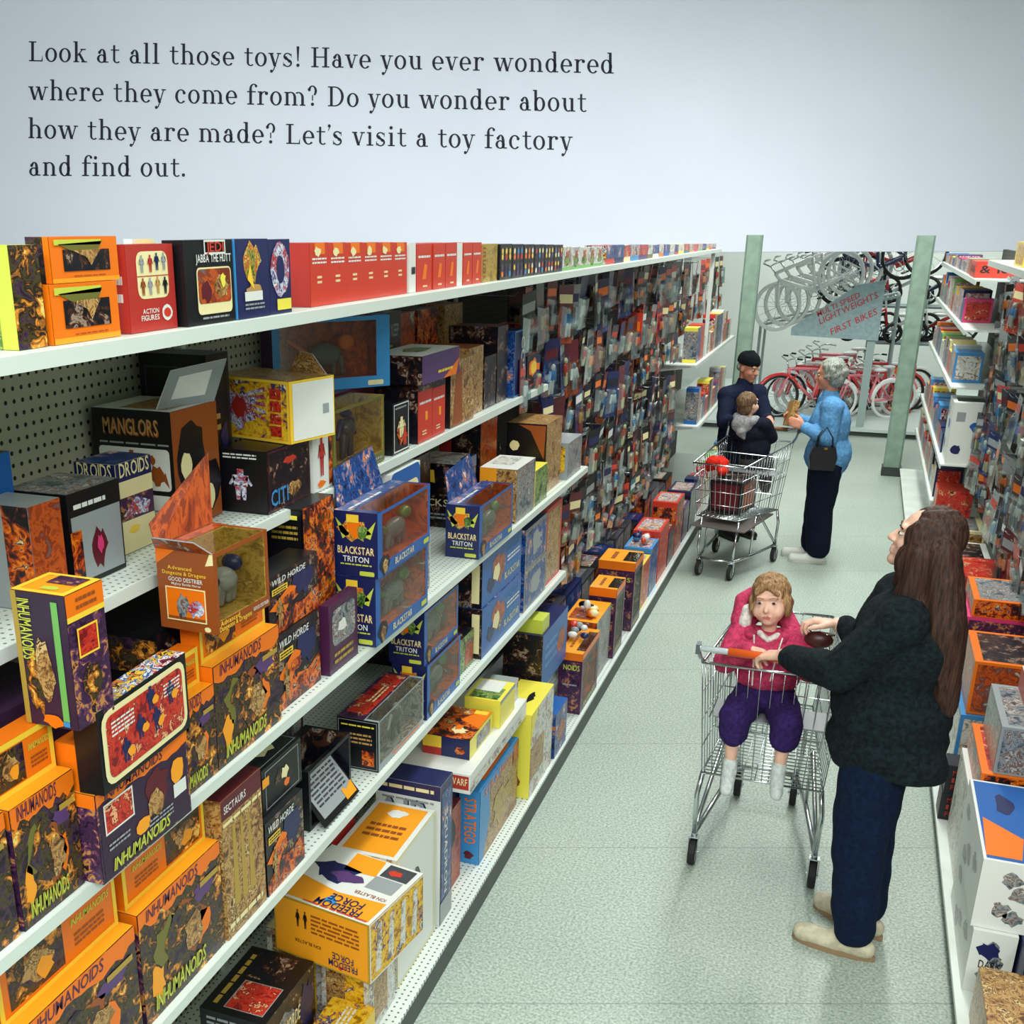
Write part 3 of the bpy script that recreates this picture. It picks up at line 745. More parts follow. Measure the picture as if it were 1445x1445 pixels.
def btxt(b):
    b.rect('N', 0, 0, 1, 1, pm('black')); b.band('N', .06, .01, .97, .99, .002, pm('grey')); b.lines('N', .15, .8, .85, .9, 3, pm('gold')); b.lines('N', .15, .35, .85, .7, 12, pm('dgrey')); b.rect('N', .15, .93, .85, .955, pm('lemon'), 2)
    b.rect('F', 0, 0, 1, 1, A['hell'])
carton('toy_carton', 'tall black carton with fine print left of the blue dragon boxes', -1.40, 2.72, S3, .20, .12, .49, pm('black'), btxt)
def ppak(b):
    b.rrect('F', .02, .03, .98, .97, pm('plum'), 1, .2); b.rrect('F', .1, .38, .9, .9, A['silver'], 2, .2); b.blob('F', .45, .62, .2, .12, pm('white'), 3); b.lines('F', .15, .1, .8, .3, 2, pm('gold'), 3)
carton('toy_pack', 'purple rounded pack wedged between flame carton and blue dragon boxes', -1.318, 2.70, S3, .20, .03, .215, pm('plum'), ppak)
# the blue dragon window boxes
def triton(label, X, Y, Z, L, d, h, flapped=False):
    b = BX(L, d, h, pm('blue'), side=pm('navy'), top=A['blue'], hole=(.08, .2, .95, .95), inner=A['rust'], cav=.08)
    b.blob('N', .5, .72, .46, .2, A['grn_dragon'], 2, 17, .5, seed=5); b.blob('N', .45, .76, .2, .18, pm('orange'), 3, 12, .5, seed=2); b.blob('N', .66, .7, .16, .15, A['green'], 4, 12, .5, seed=6)
    b.poly('N', [(.04, .9), (.2, .58), (.36, .66)], pm('lgreen'), 2); b.poly('N', [(.96, .88), (.66, .64), (.84, .6)], pm('lgreen'), 2)
    b.text('N', 'BLACKSTAR', .08, .36, .92, pm('cream'), h * .11); b.text('N', 'BLACKSTAR', .09, .35, .93, pm('brown'), h * .11, 2)
    b.text('N', 'TRITON', .2, .235, .8, pm('white'), h * .085); b.lines('N', .14, .17, .86, .215, 1, pm('lgreen')); b.rrect('N', .58, .03, .92, .1, pm('lgreen'), 2, .3); b.rect('N', .3, .84, .58, .96, pm('yellow'), 5)
    b.text('F', 'BLACKSTAR', .3, .06, .66, pm('cream'), h * .1, slant=.1); b.rrect('F', .86, .05, .97, .13, pm('lgreen'), 2, .3); b.blob('F', .12, .16, .1, .2, pm('black'), 2, seed=4); b.blob('F', .12, .14, .06, .14, A['tan'], 3, seed=2)
    b.rect('T', 0, .62, 1, 1, A['blue'], 1); b.lines('T', .05, .64, .6, .78, 1, pm('white'), 3)
    o = put_done(b, 'window_box', (X, Y, Z), label); pane(b, o, CLEARW); toy_in(b, o, (A['silver'], A['green']), 'beast', .9)
    if flapped: flap(o, [(-d, .02, h + .001), (-d, L * .85, h + .001), (-d - .03, L * .8, h + .13), (-d - .03, .06, h + .11)], pm('navy'), A['blue'])
    return o
triton('blue dragon window box with orange inside, lower of the near pair', -1.285, 2.965, S3, .455, .14, .223)
triton('blue dragon window box with its dark lid up, upper of the near pair', -1.277, 2.967, 1.633, .45, .145, .205, True)
triton('blue dragon window box alone, right of the gap on the third shelf', -1.29, 4.005, S3, .455, .14, .213, True)
triton('blue dragon window box on the fourth shelf, lower of two beside the maroon box', -1.315, 3.50, S4, .37, .14, .215)
triton('blue dragon window box on the fourth shelf, upper of two beside the maroon box', -1.325, 3.495, 1.140, .37, .14, .205)
def crd(frame, inner, figs):
    def f(b):
        b.rrect('F', .0, .0, 1, 1, frame, 1, .12); b.rrect('F', .07, .06, .93, .88, inner, 2, .12)
        for u, v, m in figs: b.figure('F', u, v, .2, .42, m, 3)
        b.lines('F', .15, .1, .8, .2, 2, pm('white'), 4)
    return f
carton('toy_pack', 'white pack with tan rounded picture behind the near blue dragon boxes', -1.43, 3.44, S3, .28, .04, .44, pm('white'), crd(pm('blue'), pm('cream'), ((.55, .3, pm('maroon')), (.75, .35, pm('black')))))
carton('toy_pack', 'silver carded pack standing against the blue dragon boxes on the third shelf', -1.33, 3.46, S3, .10, .02, .24, pm('grey'), crd(pm('white'), A['silver'], ((.5, .3, pm('black')),)))
carton('toy_pack', 'dark carded pack behind the lone blue dragon box', -1.50, 4.47, S3, .12, .03, .3, pm('navy'), crd(pm('navy'), A['night'], ()))
# far-left dark cartons of the third and second shelf
def lb3(b):
    b.rect('F', .04, .05, .97, .75, pm('grey')); b.blob('F', .5, .35, .2, .26, pm('maroon'), 2, 15, .5, seed=3); b.blob('F', .52, .38, .08, .12, pm('pink'), 3, seed=3); b.lines('F', .1, .8, .7, .9, 1, pm('white'), 2)
    b.rect('F', 0, .0, .2, .6, A['hell'], 3); b.rect('T', 0, 0, 1, 1, A['silver'])
def droid(b):
    for f in 'FN':
        b.rect(f, 0, .8, 1, 1, pm('navy'), 2); b.rect(f, 0, .62, 1, .8, pm('cream'), 2); b.rect(f, 0, .36, 1, .62, A['purple'], 2); b.poly(f, [(.1, .42), (.5, .6), (.9, .5), (.8, .38)], A['robot'], 3)
        b.rect(f, 0, 0, 1, .36, pm('cream'), 2); b.blob(f, .4, .25, .2, .06, pm('yellow'), 3)
        b.text(f, 'DROIDS', .08, .85, .92, pm('cream'), .03, 4)
    b.rect('T', 0, 0, 1, 1, A['blue'], 1)
SCL = 1.1069
carton('toy_carton', 'black carton with a grey creature panel beside the tall upright carton', -1.385, 1.70, S2, .17, .15, .19, pm('black'), lb3)
carton('toy_carton', 'blue and cream carton in front of the black creature-silhouette carton', -1.44, 1.935, S2, .13, .105, .20, pm('cream'), droid)
def lb2(b):
    b.rect('N', 0, 0, 1, 1, A['night']); b.rect('N', .6, 0, .8, 1, pm('blue'), 2); b.rect('F', 0, 0, 1, 1, pm('blue'))
carton('toy_carton', 'dark carton with a blue stripe at the left end of the second shelf', -1.50, 1.62, S2, .07, .14, .27, pm('black'), lb2)
carton('toy_carton', 'grey and orange carton in the lower left corner of the second shelf', -1.36, 1.56, S2, .09, .12, .20, pm('grey'), lambda b: (b.rect('N', .5, 0, 1, 1, A['hell']), b.rect('F', 0, 0, 1, 1, A['rust'])))
# second shelf -----------------------------------------------------------------
def mang(b):
    b.rect('N', 0, 0, 1, 1, pm('black')); b.text('N', 'MANGLORS', .14, .8, .84, pm('tan'), b.h * .13, 3); b.text('N', 'MANGLORS', .15, .79, .85, pm('brown'), b.h * .13, 2); b.lines('N', .08, .71, .96, .74, 1, pm('grey'))
    b.rrect('N', .06, .34, .96, .69, pm('white'), 2, .1); b.rrect('N', .06, .02, .96, .3, pm('white'), 2, .1); b.lines('N', .12, .05, .8, .18, 4, pm('grey'), 3); b.rrect('N', .35, .21, .55, .26, pm('dgrey'), 3, .4)
    b.figure('N', .2, .37, .22, .25, pm('black'), 3); b.figure('N', .48, .36, .2, .31, pm('brown'), 3); b.blob('N', .78, .47, .12, .1, pm('brown'), 3, seed=3); b.blob('N', .74, .6, .06, .05, pm('brown'), 4, seed=5); b.poly('N', [(.76, .38), (.82, .38), (.88, .5), (.72, .5)], pm('brown'), 4); b.poly('N', [(.85, .45), (.94, .37), (.9, .5)], pm('brown'), 4)
    b.rect('F', 0, 0, 1, 1, pm('brown')); b.blob('F', .4, .55, .34, .44, pm('black'), 2, 17, .35, seed=12); b.blob('F', .75, .3, .3, .3, pm('black'), 2, 13, .4, seed=4)
    b.blob('F', .26, .52, .13, .14, pm('cream'), 3, 13, .25, seed=4); b.blob('F', .75, .2, .1, .12, pm('cream'), 3, 13, .25, seed=8); b.lines('F', .2, .2, .5, .34, 4, pm('tan'), 3)
    b.rect('T', 0, 0, 1, 1, pm('white')); b.rect('T', .1, .1, .9, .7, A['tan'], 2)
o = carton('toy_carton', 'black carton with creature silhouettes and a white flap raised', -1.436, 2.15, S2, .20, .215, .28, pm('black'), mang)
flap(o, [(-.05, .02, .281), (0, .19, .281), (.03, .21, .38), (-.01, .03, .37)], pm('white'), pm('grey'))
def data(b):
    for f in 'FN':
        b.rect(f, 0, 0, 1, 1, pm('black')); b.band(f, .08, .2, .95, .92, .003, pm('dgrey'), 2); b.lines(f, .2, .5, .5, .64, 2, pm('tan'), 3)
        b.blob(f, .66, .45, .22, .14, pm('navy'), 3)
carton('toy_carton', 'black carton standing at the back against the pegboard', -1.463, 2.358, S2, .105, .19, .385, pm('black'), data)
def x2(b):
    b.rect('F', 0, 0, 1, 1, A['night']); b.band('F', .03, .03, .97, .97, .003, pm('maroon'), 2); b.blob('F', .5, .75, .2, .07, pm('red'), 2, seed=3); b.blob('F', .6, .25, .2, .16, A['tan'], 2, seed=4); b.text('F', 'CITI', .06, .1, .45, pm('sky'), .04)
    b.rect('N', 0, 0, 1, 1, pm('black')); b.figure('N', .45, .2, .5, .5, A['robot'], 2); b.lines('N', .1, .85, .8, .95, 2, pm('white'))
carton('toy_carton', 'black carton with creature print under the orange robot box', -1.318, 2.375, S2, .235, .135, .158, pm('black'), x2)
carton('toy_pack', 'white figure pack squeezed beside the gold window box', -1.315, 2.625, S2, .115, .05, .155, pm('white'), lambda b: (b.figure('F', .45, .25, .4, .7, pm('brick'), 2), b.rect('F', .82, .05, 1, .95, A['hell'], 2), b.blob('F', .4, .12, .25, .08, pm('orange'), 3)))
def robox(b):
    b.rect('N', 0, 0, 1, 1, pm('orangey')); b.rect('N', .02, .05, .98, .95, A['yellow'], 2); b.blob('N', .36, .5, .3, .44, A['robot'], 3, 19, .6, seed=6); b.blob('N', .36, .52, .12, .22, pm('brick'), 4, 14, .4, seed=3)
    for k in range(5): b.poly('N', [(.45, .5 + .05 * k), (.72, .3 + .13 * k), (.7, .37 + .13 * k), (.45, .55 + .05 * k)], A['robot'], 4)
    for k in range(4): b.rect('N', .76, .1 + .2 * k, .9, .27 + .2 * k, A['red'], 4)
    b.band('N', 0, 0, 1, 1, .007, pm('yellow'), 5); b.rect('F', .06, .04, .97, .96, pm('white'), 2); b.rect('F', .72, .4, .86, .56, pm('grey'), 3); b.rect('T', 0, 0, 1, 1, A['tan'])
o = carton('toy_carton', 'orange robot carton with a plain white end, lying on dark cartons', -1.30, 2.475, 2.131, .175, .27, .155, pm('yellow'), robox, yaw=-14)
flap(o, [(-.271, .0, .155), (-.271, 0, .0), (-.33, -.05, .02), (-.35, -.06, .19)][::-1], pm('white'), pm('grey'))
flap(o, [(-.15, .172, .156), (-.02, .172, .156), (-.06, .165, .205), (-.1, .16, .21)], pm('grey'), A['tan'], 'top_flap')
def gold(b):
    b.lines('F', .05, .03, .6, .1, 1, pm('lemon'), 2); b.text('F', 'Dungeons & Dragons', .06, .1, .55, pm('lemon'), .016); b.lines('F', .66, .04, .95, .12, 1, pm('grey'), 2); b.poly('F', [(.5, .12), (.6, .18), (.72, .16), (.7, .1)], pm('brown'), 2)
b = BX(.36, .11, .2, pm('olive'), hole=(.04, .16, .96, .96), inner=A['gold'], cav=.09); gold(b)
o = put_done(b, 'window_box', (-1.315, 2.755, S2), 'olive window box with gold backing and a dark figure on the second shelf'); pane(b, o); toy_in(b, o, (pm('dgrey'), pm('navy')), 'man', 1.2)
carton('toy_carton', 'plain dark carton behind the gold window box', -1.44, 2.97, S2, .30, .22, .142, pm('dgrey'))
def bwin(b):
    b.rect('R', 0, 0, 1, 1, pm('violet')); b.rrect('F', .8, .03, .94, .1, pm('cream'), 2, .3); b.rect('T', 0, .8, 1, 1, A['purple'])
b = BX(.40, .08, .215, pm('sky'), side=pm('violet'), hole=(.06, .16, .88, .94), inner=A['rust'], cav=.06); bwin(b)
o = put_done(b, 'window_box', (-1.60, 2.95, 2.176), 'bright blue window box with orange inside, standing above the gold window box', yaw=-37); pane(b, o); toy_in(b, o, (A['silver'], pm('orange')), 'beast', .8)
carton('toy_carton', 'brown carton holding up the bright blue window box', -1.44, 2.97, 2.113, .36, .22, .062, pm('maroon'))
def blk2(b):
    b.band('F', .06, .03, .94, .97, .004, pm('white'), 2); b.lines('F', .15, .85, .8, .92, 1, pm('grey'), 2); b.blob('F', .5, .4, .3, .3, A['hell'], 2, seed=4); b.figure('F', .5, .3, .5, .4, pm('cream'), 3); b.figure('F', .7, .12, .4, .3, pm('red'), 3)
carton('toy_carton', 'narrow black carton with red figures in a white border on the second shelf', -1.316, 3.185, S2, .14, .09, .16, pm('black'), blk2)
def blk3(b):
    b.rect('F', 0, 0, 1, 1, A['night']); b.rect('N', 0, 0, 1, 1, pm('black')); b.band('F', .1, .3, .9, .6, .003, pm('grey'), 2); b.lines('F', .1, .65, .9, .9, 4, pm('tan'), 3); b.blob('F', .4, .8, .3, .1, pm('brown'), 2)
carton('toy_carton', 'tall black carton with a slanted top behind the narrow black carton', -1.485, 3.34, S2, .11, .1, .33, pm('black'), blk3)
carton('toy_carton', 'black carton with curly white lettering under the top shelf', -1.50, 3.46, S2, .25, .15, .40, pm('black'), lambda b: (b.text('F', 'DRAGON KEEP', .06, .8, .9, pm('grey'), .04), b.text('N', 'KEEP', .2, .8, .9, pm('grey'), .04), b.lines('F', .1, .7, .7, .74, 1, pm('gold'))))
def redn(b):
    b.rect('F', 0, 0, 1, 1, pm('red')); b.rect('F', .0, .86, 1, 1, A['night'], 2); b.lines('F', .1, .62, .9, .7, 1, pm('white'), 2); b.rect('F', .5, .35, .66, .5, pm('orangey'), 2); b.lines('F', .3, .1, .6, .2, 2, pm('cream'), 2); b.rect('N', 0, 0, 1, 1, A['night']); b.rect('T', 0, 0, 1, 1, pm('plum'))
carton('toy_carton', 'narrow red carton on the second shelf, left of a pair', -1.315, 3.40, S2, .132, .16, .195, pm('red'), redn)
carton('toy_carton', 'narrow red carton on the second shelf, right of a pair', -1.315, 3.535, S2, .125, .16, .19, pm('red'), redn)
def purp(b):
    b.rect('F', 0, 0, 1, 1, pm('violet')); b.poly('F', [(.55, .0), (.9, 0), (1, .6)], pm('orange'), 2); b.lines('F', .4, .2, .8, .4, 1, pm('yellow'), 3); b.rect('N', 0, 0, 1, 1, A['night']); b.rect('T', 0, 0, 1, 1, pm('white')); b.blob('T', .5, .5, .3, .3, A['green'], 2)
carton('toy_carton', 'purple and white carton with a green patch lying on the red pair', -1.285, 3.36, 2.168, .36, .18, .09, pm('violet'), purp)
def tanman(b):
    b.rect('F', 0, 0, 1, 1, A['tan']); b.poly('F', [(.1, 0), (.5, .0), (.45, .9), (.2, .8)], pm('brown'), 2); b.rect('N', 0, 0, 1, 1, pm('black')); b.lines('N', .15, .15, .8, .6, 5, pm('brick'), 2)
carton('toy_carton', 'tan and black carton right of the red pair on the second shelf', -1.316, 3.72, S2, .26, .2, .23, pm('tan'), tanman)
def blu2(b):
    b.rect('N', 0, 0, 1, 1, A['blue']); b.rect('F', 0, 0, 1, 1, pm('navy')); b.text('F', 'COPS', .6, .9, .2, pm('white'), .05, rot=90); b.band('F', 0, 0, 1, 1, .006, pm('sky'), 2)
carton('toy_carton', 'upright blue carton near the end of the second shelf', -1.32, 4.52, S2, .16, .26, .27, pm('navy'), blu2)
def sun(b):
    for f in 'FN':
        b.blob(f, .5, .55, .42, .26, pm('orange'), 2, 24, .3, seed=2); b.blob(f, .5, .55, .26, .17, pm('yellow'), 3, 14, .1, seed=2); b.lines(f, .15, .86, .85, .95, 1, pm('brick'), 2); b.lines(f, .1, .06, .9, .16, 1, pm('brick'), 2)
carton('toy_carton', 'black carton with a yellow sunburst at the end of the second shelf', -1.32, 4.72, S2, .2, .14, .17, pm('black'), sun)
carton('toy_carton', 'dark orange carton on top of the sunburst carton', -1.33, 4.73, 2.142, .17, .13, .11, pm('brown'), lambda b: (b.rect('N', 0, 0, 1, 1, A['hell']), b.rect('N', .3, .3, .8, .8, pm('yellow'), 2), b.rect('F', 0, 0, 1, 1, A['rust'])))
for i, (y, L, h, m, q, lab) in enumerate(((3.99, .17, .25, 'brown', 'tan', 'brown carton'), (4.18, .15, .2, 'black', 'night', 'black carton'), (4.345, .14, .30, 'maroon', 'night', 'dark carton'))):
    carton('toy_carton', f'{lab} between the tan carton and the upright blue carton', -1.34, y, S2, L, .2, h, pm(m), lambda b, q=q: (b.rect('F', 0, 0, 1, 1, A[q]), b.rect('N', 0, 0, 1, 1, A[q]), b.lines('N', .1, .1, .8, .3, 3, pm('grey'), 2)))
for i, (y, m, q, lab) in enumerate(((3.75, 'maroon', 'rust', 'maroon carton at the back of the second shelf'), (4.0, 'black', 'hell', 'black flame carton at the back of the second shelf'), (4.3, 'brown', 'tan', 'brown carton at the back of the second shelf'))):
    carton('toy_carton', lab, -1.55, y, S2, .22, .11, .38, pm(m), lambda b, q=q: (b.rect('F', 0, .1, 1, 1, A[q]), b.rect('N', 0, .1, 1, 1, A[q])))
SCL = 1.0
# top shelf ---------------------------------------------------------------------
def inht(b):
    b.rect('F', 0, 0, 1, 1, pm('orange')); b.rect('F', 0, 0, 1, .1, pm('orangey'), 2); b.rect('F', .17, .25, .86, .72, pm('maroon'), 2); b.rect('F', .17, .25, .86, .72, A['night'], 3)
    b.poly('F', [(.1, .84), (.25, .72), (.45, .62), (.58, .4), (.66, .66), (.76, .9)], pm('olive'), 4); b.poly('F', [(.3, .7), (.5, .55), (.56, .36), (.64, .55), (.72, .72)], A['tan'], 5); b.rect('F', .05, .82, .74, .94, pm('lgreen'), 4); b.lines('F', .3, .12, .8, .16, 1, pm('brown'), 3)
    b.rect('N', 0, 0, 1, 1, A['monster']); b.rect('N', .75, 0, 1, 1, pm('orange'), 2)
carton('toy_carton', 'orange carton with dark window print at the left of the top shelf, lower of two', -1.333, 1.652, ST, .196, .05, .103, pm('orange'), inht)
carton('toy_carton', 'orange carton with dark window print at the left of the top shelf, upper of two', -1.336, 1.668, 2.553, .196, .05, .078, pm('orange'), inht)
carton('toy_carton', 'green and orange carton at the extreme left of the top shelf', -1.335, 1.56, ST, .075, .055, .17, pm('lgreen'), lambda b: (b.rect('F', 0, 0, 1, 1, A['monster']), b.rect('N', 0, 0, .4, 1, A['green'], 2)))
def redfig(b):
    b.rect('F', 0, 0, 1, 1, pm('brick')); b.rrect('F', .2, .38, .86, .92, pm('cream'), 2, .2); b.rect('F', .2, .635, .86, .645, pm('brick'), 3)
    for k, (u, v, m) in enumerate(((.3, .68, 'grey'), (.48, .68, 'brick'), (.62, .7, 'navy'), (.77, .7, 'grey'), (.3, .42, 'brown'), (.45, .42, 'grey'), (.61, .43, 'tan'), (.77, .42, 'black'))): b.figure('F', u, v, .12, .2, pm(m), 4)
    b.text('F', 'ACTION', .26, .21, .6, pm('white'), .009); b.text('F', 'FIGURES', .22, .13, .6, pm('white'), .01); b.blob('F', .78, .2, .12, .1, pm('white'), 3, 12, .1); b.blob('F', .78, .2, .08, .06, pm('red'), 4, 12, .1)
    b.rect('N', 0, 0, 1, 1, pm('brick')); b.lines('N', .3, .3, .8, .7, 2, pm('white'), 2)
carton('toy_carton', 'red carton with eight little figures in cream panels on the top shelf', -1.336, 1.888, ST, .165, .05, .166, pm('brick'), redfig)
carton('toy_pack', 'cream carded pack with rounded corner behind the red figure carton', -1.388, 1.99, ST, .085, .02, .175, pm('white'), lambda b: (b.rrect('F', 0, 0, 1, 1, pm('cream'), 1, .25), b.band('F', .7, .1, .9, .9, .005, pm('orangey'), 2)))
def jab(b):
    b.rrect('F', .22, .12, .93, .68, pm('cream'), 2, .12); b.rrect('F', .24, .25, .91, .66, A['rust'], 3, .12); b.blob('F', .7, .45, .2, .16, A['tan'], 4, 14, .4, seed=3); b.blob('F', .4, .4, .14, .16, pm('maroon'), 4, seed=5); b.blob('F', .74, .52, .07, .1, pm('lemon'), 5, seed=2)
    b.text('F', 'JABBA THE HUTT', .22, .74, .94, pm('white'), .016); b.band('F', .4, .83, .84, 1.0, .004, pm('white'), 2); b.text('F', 'JEDI', .44, .86, .8, pm('red'), .02); b.lines('F', .3, .05, .85, .1, 1, pm('grey'), 2)
carton('toy_carton', 'black carton with a rounded rust picture on the top shelf', -1.318, 2.065, ST, .20, .05, .172, pm('black'), jab)
def drg(b):
    b.rect('F', 0, 0, 1, 1, pm('navy')); b.rect('N', 0, 0, 1, 1, pm('sky')); b.blob('F', .45, .72, .36, .3, A['grn_dragon'], 2, 15, .5, seed=3); b.blob('F', .5, .35, .3, .12, pm('tan'), 3); b.poly('F', [(.3, .5), (.5, .36), (.4, .7)], pm('yellow'), 4); b.rect('F', .2, .22, .75, .34, pm('white'), 4); b.lines('F', .2, .1, .8, .2, 2, pm('grey'), 4); b.rrect('N', .3, .03, .8, .1, pm('lgreen'), 2)
carton('toy_carton', 'navy carton with a flaming dragon picture on the top shelf', -1.315, 2.272, ST, .15, .06, .172, pm('navy'), drg)
carton('toy_pack', 'round silver-blue carded pack beside the dragon carton on the top shelf', -1.318, 2.43, ST, .11, .015, .17, pm('navy'), lambda b: (b.blob('F', .5, .6, .45, .38, A['robot'], 2, 20, .1, seed=2), b.blob('F', .5, .6, .2, .2, pm('navy'), 3, 14, .1), b.rect('F', .3, .05, .95, .2, pm('lemon'), 3)))
def redtop(b):
    b.rect('F', 0, 0, 1, 1, pm('red')); b.lines('F', .12, .66, .88, .78, 2, pm('white'), 2); b.rect('F', .25, .82, .8, 1, pm('orange'), 2); b.blob('F', .4, .86, .2, .1, pm('cream'), 3); b.lines('F', .36, .34, .62, .5, 2, pm('cream'), 2); b.blob('F', .6, .6, .04, .02, pm('brick'), 2); b.rect('N', 0, 0, 1, 1, pm('brick'))
for i, nm in enumerate(('first', 'second', 'third', 'fourth', 'fifth', 'sixth')):
    carton('toy_carton', f'red numbered carton on the top shelf, {nm} of six from the left', -1.345, 2.70 + i * .113, ST, .112, .12, .158 - .0012 * i, pm('red'), redtop, group='red numbered cartons on the top shelf')
def redslim(b):
    b.rect('F', 0, 0, 1, 1, pm('red')); b.lines('F', .1, .68, .9, .78, 1, pm('white'), 2); b.poly('F', [(.35, .25), (.6, .25), (.7, .55), (.5, .58)], pm('orange'), 2); b.lines('F', .4, .06, .7, .14, 1, pm('cream'), 2)
wg = ['white gap carton left of the slim red cartons', 'white carton between the slim red cartons']
carton('toy_pack', 'narrow white pack after the six red numbered cartons', -1.345, 3.40, ST, .055, .1, .148, pm('white'), lambda b: b.lines('F', .3, .3, .9, .6, 1, pm('black'), 2))
for y, L, lab in ((3.462, .135, 'slim red carton after the narrow white pack, first of three'), (3.615, .115, 'slim red carton after the narrow white pack, second of three'), (3.735, .115, 'slim red carton after the narrow white pack, third of three')):
    carton('toy_carton', lab, -1.345, y, ST, L, .1, .145, pm('red'), redslim)
carton('toy_pack', 'narrow white pack between slim red cartons on the top shelf', -1.345, 3.855, ST, .055, .1, .143, pm('white'))
for y, lab in ((3.918, 'slim red carton left of the brown speckled pack, farther left of two'), (4.025, 'slim red carton touching the brown speckled pack')):
    carton('toy_carton', lab, -1.345, y, ST, .10, .1, .142, pm('red'), redslim)
carton('toy_pack', 'brown speckled pack on the top shelf', -1.342, 4.135, ST, .18, .06, .135, pm('tan'), lambda b: (b.rect('F', 0, 0, 1, 1, A['gold']), b.lines('F', .02, .1, .2, .95, 8, pm('brown'), 2)))
def figpk(b):
    b.rect('F', 0, 0, 1, 1, pm('black')); q = [pm(c) for c in ('red', 'sky', 'white', 'yellow', 'violet', 'orange', 'cream', 'navy')]
    for r in (.06, .54):
        for c in range(3):
            u = .18 + .32 * c; b.rect('F', u - .12, r, u + .12, r + .38, pm('dgrey'), 2); b.blob('F', u, r + .26, .09, .1, rnd.choice(q), 3, 8, .2); b.blob('F', u, r + .1, .1, .1, rnd.choice(q), 3, 8, .2)
for i in range(6):
    carton('figure_pack', f"black pack of small coloured figures on the top shelf, {('first', 'second', 'third', 'fourth', 'fifth', 'sixth')[i]} from the brown pack", -1.335, 4.33 + i * .165, ST, .158, .07, .132 - .003 * i, pm('black'), figpk, group='figure packs on the top shelf')
for i in range(5):
    carton('toy_carton', f"pale green and white carton after the figure packs, {('first', 'second', 'third', 'fourth', 'fifth')[i]} of five", -1.34, 5.34 + i * .178, ST, .17, .1, .105 - .003 * i, pm('white'),
           lambda b: (b.rect('F', 0, 0, 1, 1, A['pale']), b.blob('F', .5, .4, .4, .34, A['green'], 2), b.text('F', 'JS', .3, .55, .7, pm('red'), .03), b.rect('F', 0, 0, 1, .14, pm('green'), 2)), group='pale cartons on the top shelf')
words = ['red', 'navy', 'cream', 'sky', 'violet', 'olive', 'white', 'orange', 'blue', 'grey', 'brick', 'lemon', 'teal', 'tan', 'pink', 'green', 'black', 'yellow']
cn = dict(navy='navy', sky='sky-blue', brick='brick-red', lemon='lemon-yellow')
y = 6.28; i = 0
while y < 10.9:
    L = rnd.uniform(.16, .30); h = .098 - .012 * (y - 6.28); c = words[i % len(words)]
    carton('toy_carton', f"small {cn.get(c, c)} carton far along the top shelf" + (', farther of two' if i >= len(words) else ''), -1.335, y, ST, L - .01, .12, h, pm(c),
           lambda b: (b.rect('F', 0, .3, 1, 1, A[rnd.choice(['multi', 'pale', 'blue', 'red'])]), b.rect('N', 0, 0, 1, 1, A['multi'])))
    y += L; i += 1
NTH = ['first', 'second', 'third', 'fourth', 'fifth', 'sixth', 'seventh', 'eighth', 'ninth', 'tenth', 'eleventh', 'twelfth', 'thirteenth', 'fourteenth', 'fifteenth', 'sixteenth', 'seventeenth', 'eighteenth', 'nineteenth', 'twentieth', 'last', 'far last']
# ---------------------------------------------------------------- third shelf, right-hand end
def rocks(b):
    for f in 'FN':
        b.rect(f, 0, 0, 1, 1, A['night']); b.poly(f, [(0, .55), (.3, .95), (.55, .6), (.2, .5)], pm('brown'), 2); b.poly(f, [(.4, .9), (.6, .9), (.62, .7), (.45, .72)], pm('yellow'), 3)
        b.text(f, 'ROCKS', .2, .34, .85, pm('cream'), .03); b.lines(f, .4, .12, .9, .24, 2, pm('grey'), 3)
    b.rect('T', 0, 0, 1, 1, A['pale'])
carton('toy_carton', 'dark carton with brown print and pale lettering, upright behind the lone blue dragon box', -1.53, 4.42, S3, .26, .26, .28, pm('black'), rocks)
carton('toy_carton', 'maroon carton with dim lettering at the back left of the pale-lettered carton', -1.60, 3.98, S3, .3, .16, .36, pm('maroon'), lambda b: (b.rect('F', 0, 0, 1, 1, A['night']), b.rect('N', 0, 0, 1, 1, pm('maroon')), b.lines('N', .1, .4, .9, .8, 3, pm('brown'), 2)))
def mang2(b):
    b.rect('N', 0, 0, 1, 1, pm('black')); b.blob('N', .55, .3, .28, .14, pm('cream'), 2, 14, .2, seed=5); b.blob('N', .2, .68, .14, .08, pm('cream'), 2, 14, .2, seed=3); b.rect('F', 0, 0, 1, 1, A['tan']); b.rect('T', 0, 0, 1, 1, A['tan']); b.poly('N', [(.3, .98), (.6, .9), (.95, .5), (.98, .98)], pm('brown'), 2); b.rrect('N', .3, .02, .5, .06, pm('white'), 3)
carton('toy_carton', 'tall black and tan carton at the right end of the third shelf', -1.345, 5.20, S3, .30, .20, .34, pm('black'), mang2)
carton('toy_carton', 'dark bronze carton behind the tall black and tan carton', -1.55, 4.80, S3, .25, .2, .4, pm('black'), lambda b: (b.rect('F', 0, 0, 1, 1, A['rust']), b.rect('N', 0, 0, 1, 1, A['night']), b.rect('N', .0, .6, .3, .8, pm('brick'), 2)))
def ytoy(b):
    b.rect('N', 0, 0, .45, 1, pm('orangey')); b.rect('N', .45, 0, 1, 1, A['tan']); b.blob('N', .22, .5, .12, .3, pm('black'), 2); b.rect('F', 0, 0, 1, 1, A['silver']); b.rect('T', 0, 0, 1, 1, pm('white')); b.rect('T', .3, .3, .9, .9, A['pale'], 2)
carton('toy_carton', 'orange and silver carton on the third shelf between blue box and tan carton', -1.315, 4.60, S3, .30, .17, .24, pm('orangey'), ytoy)
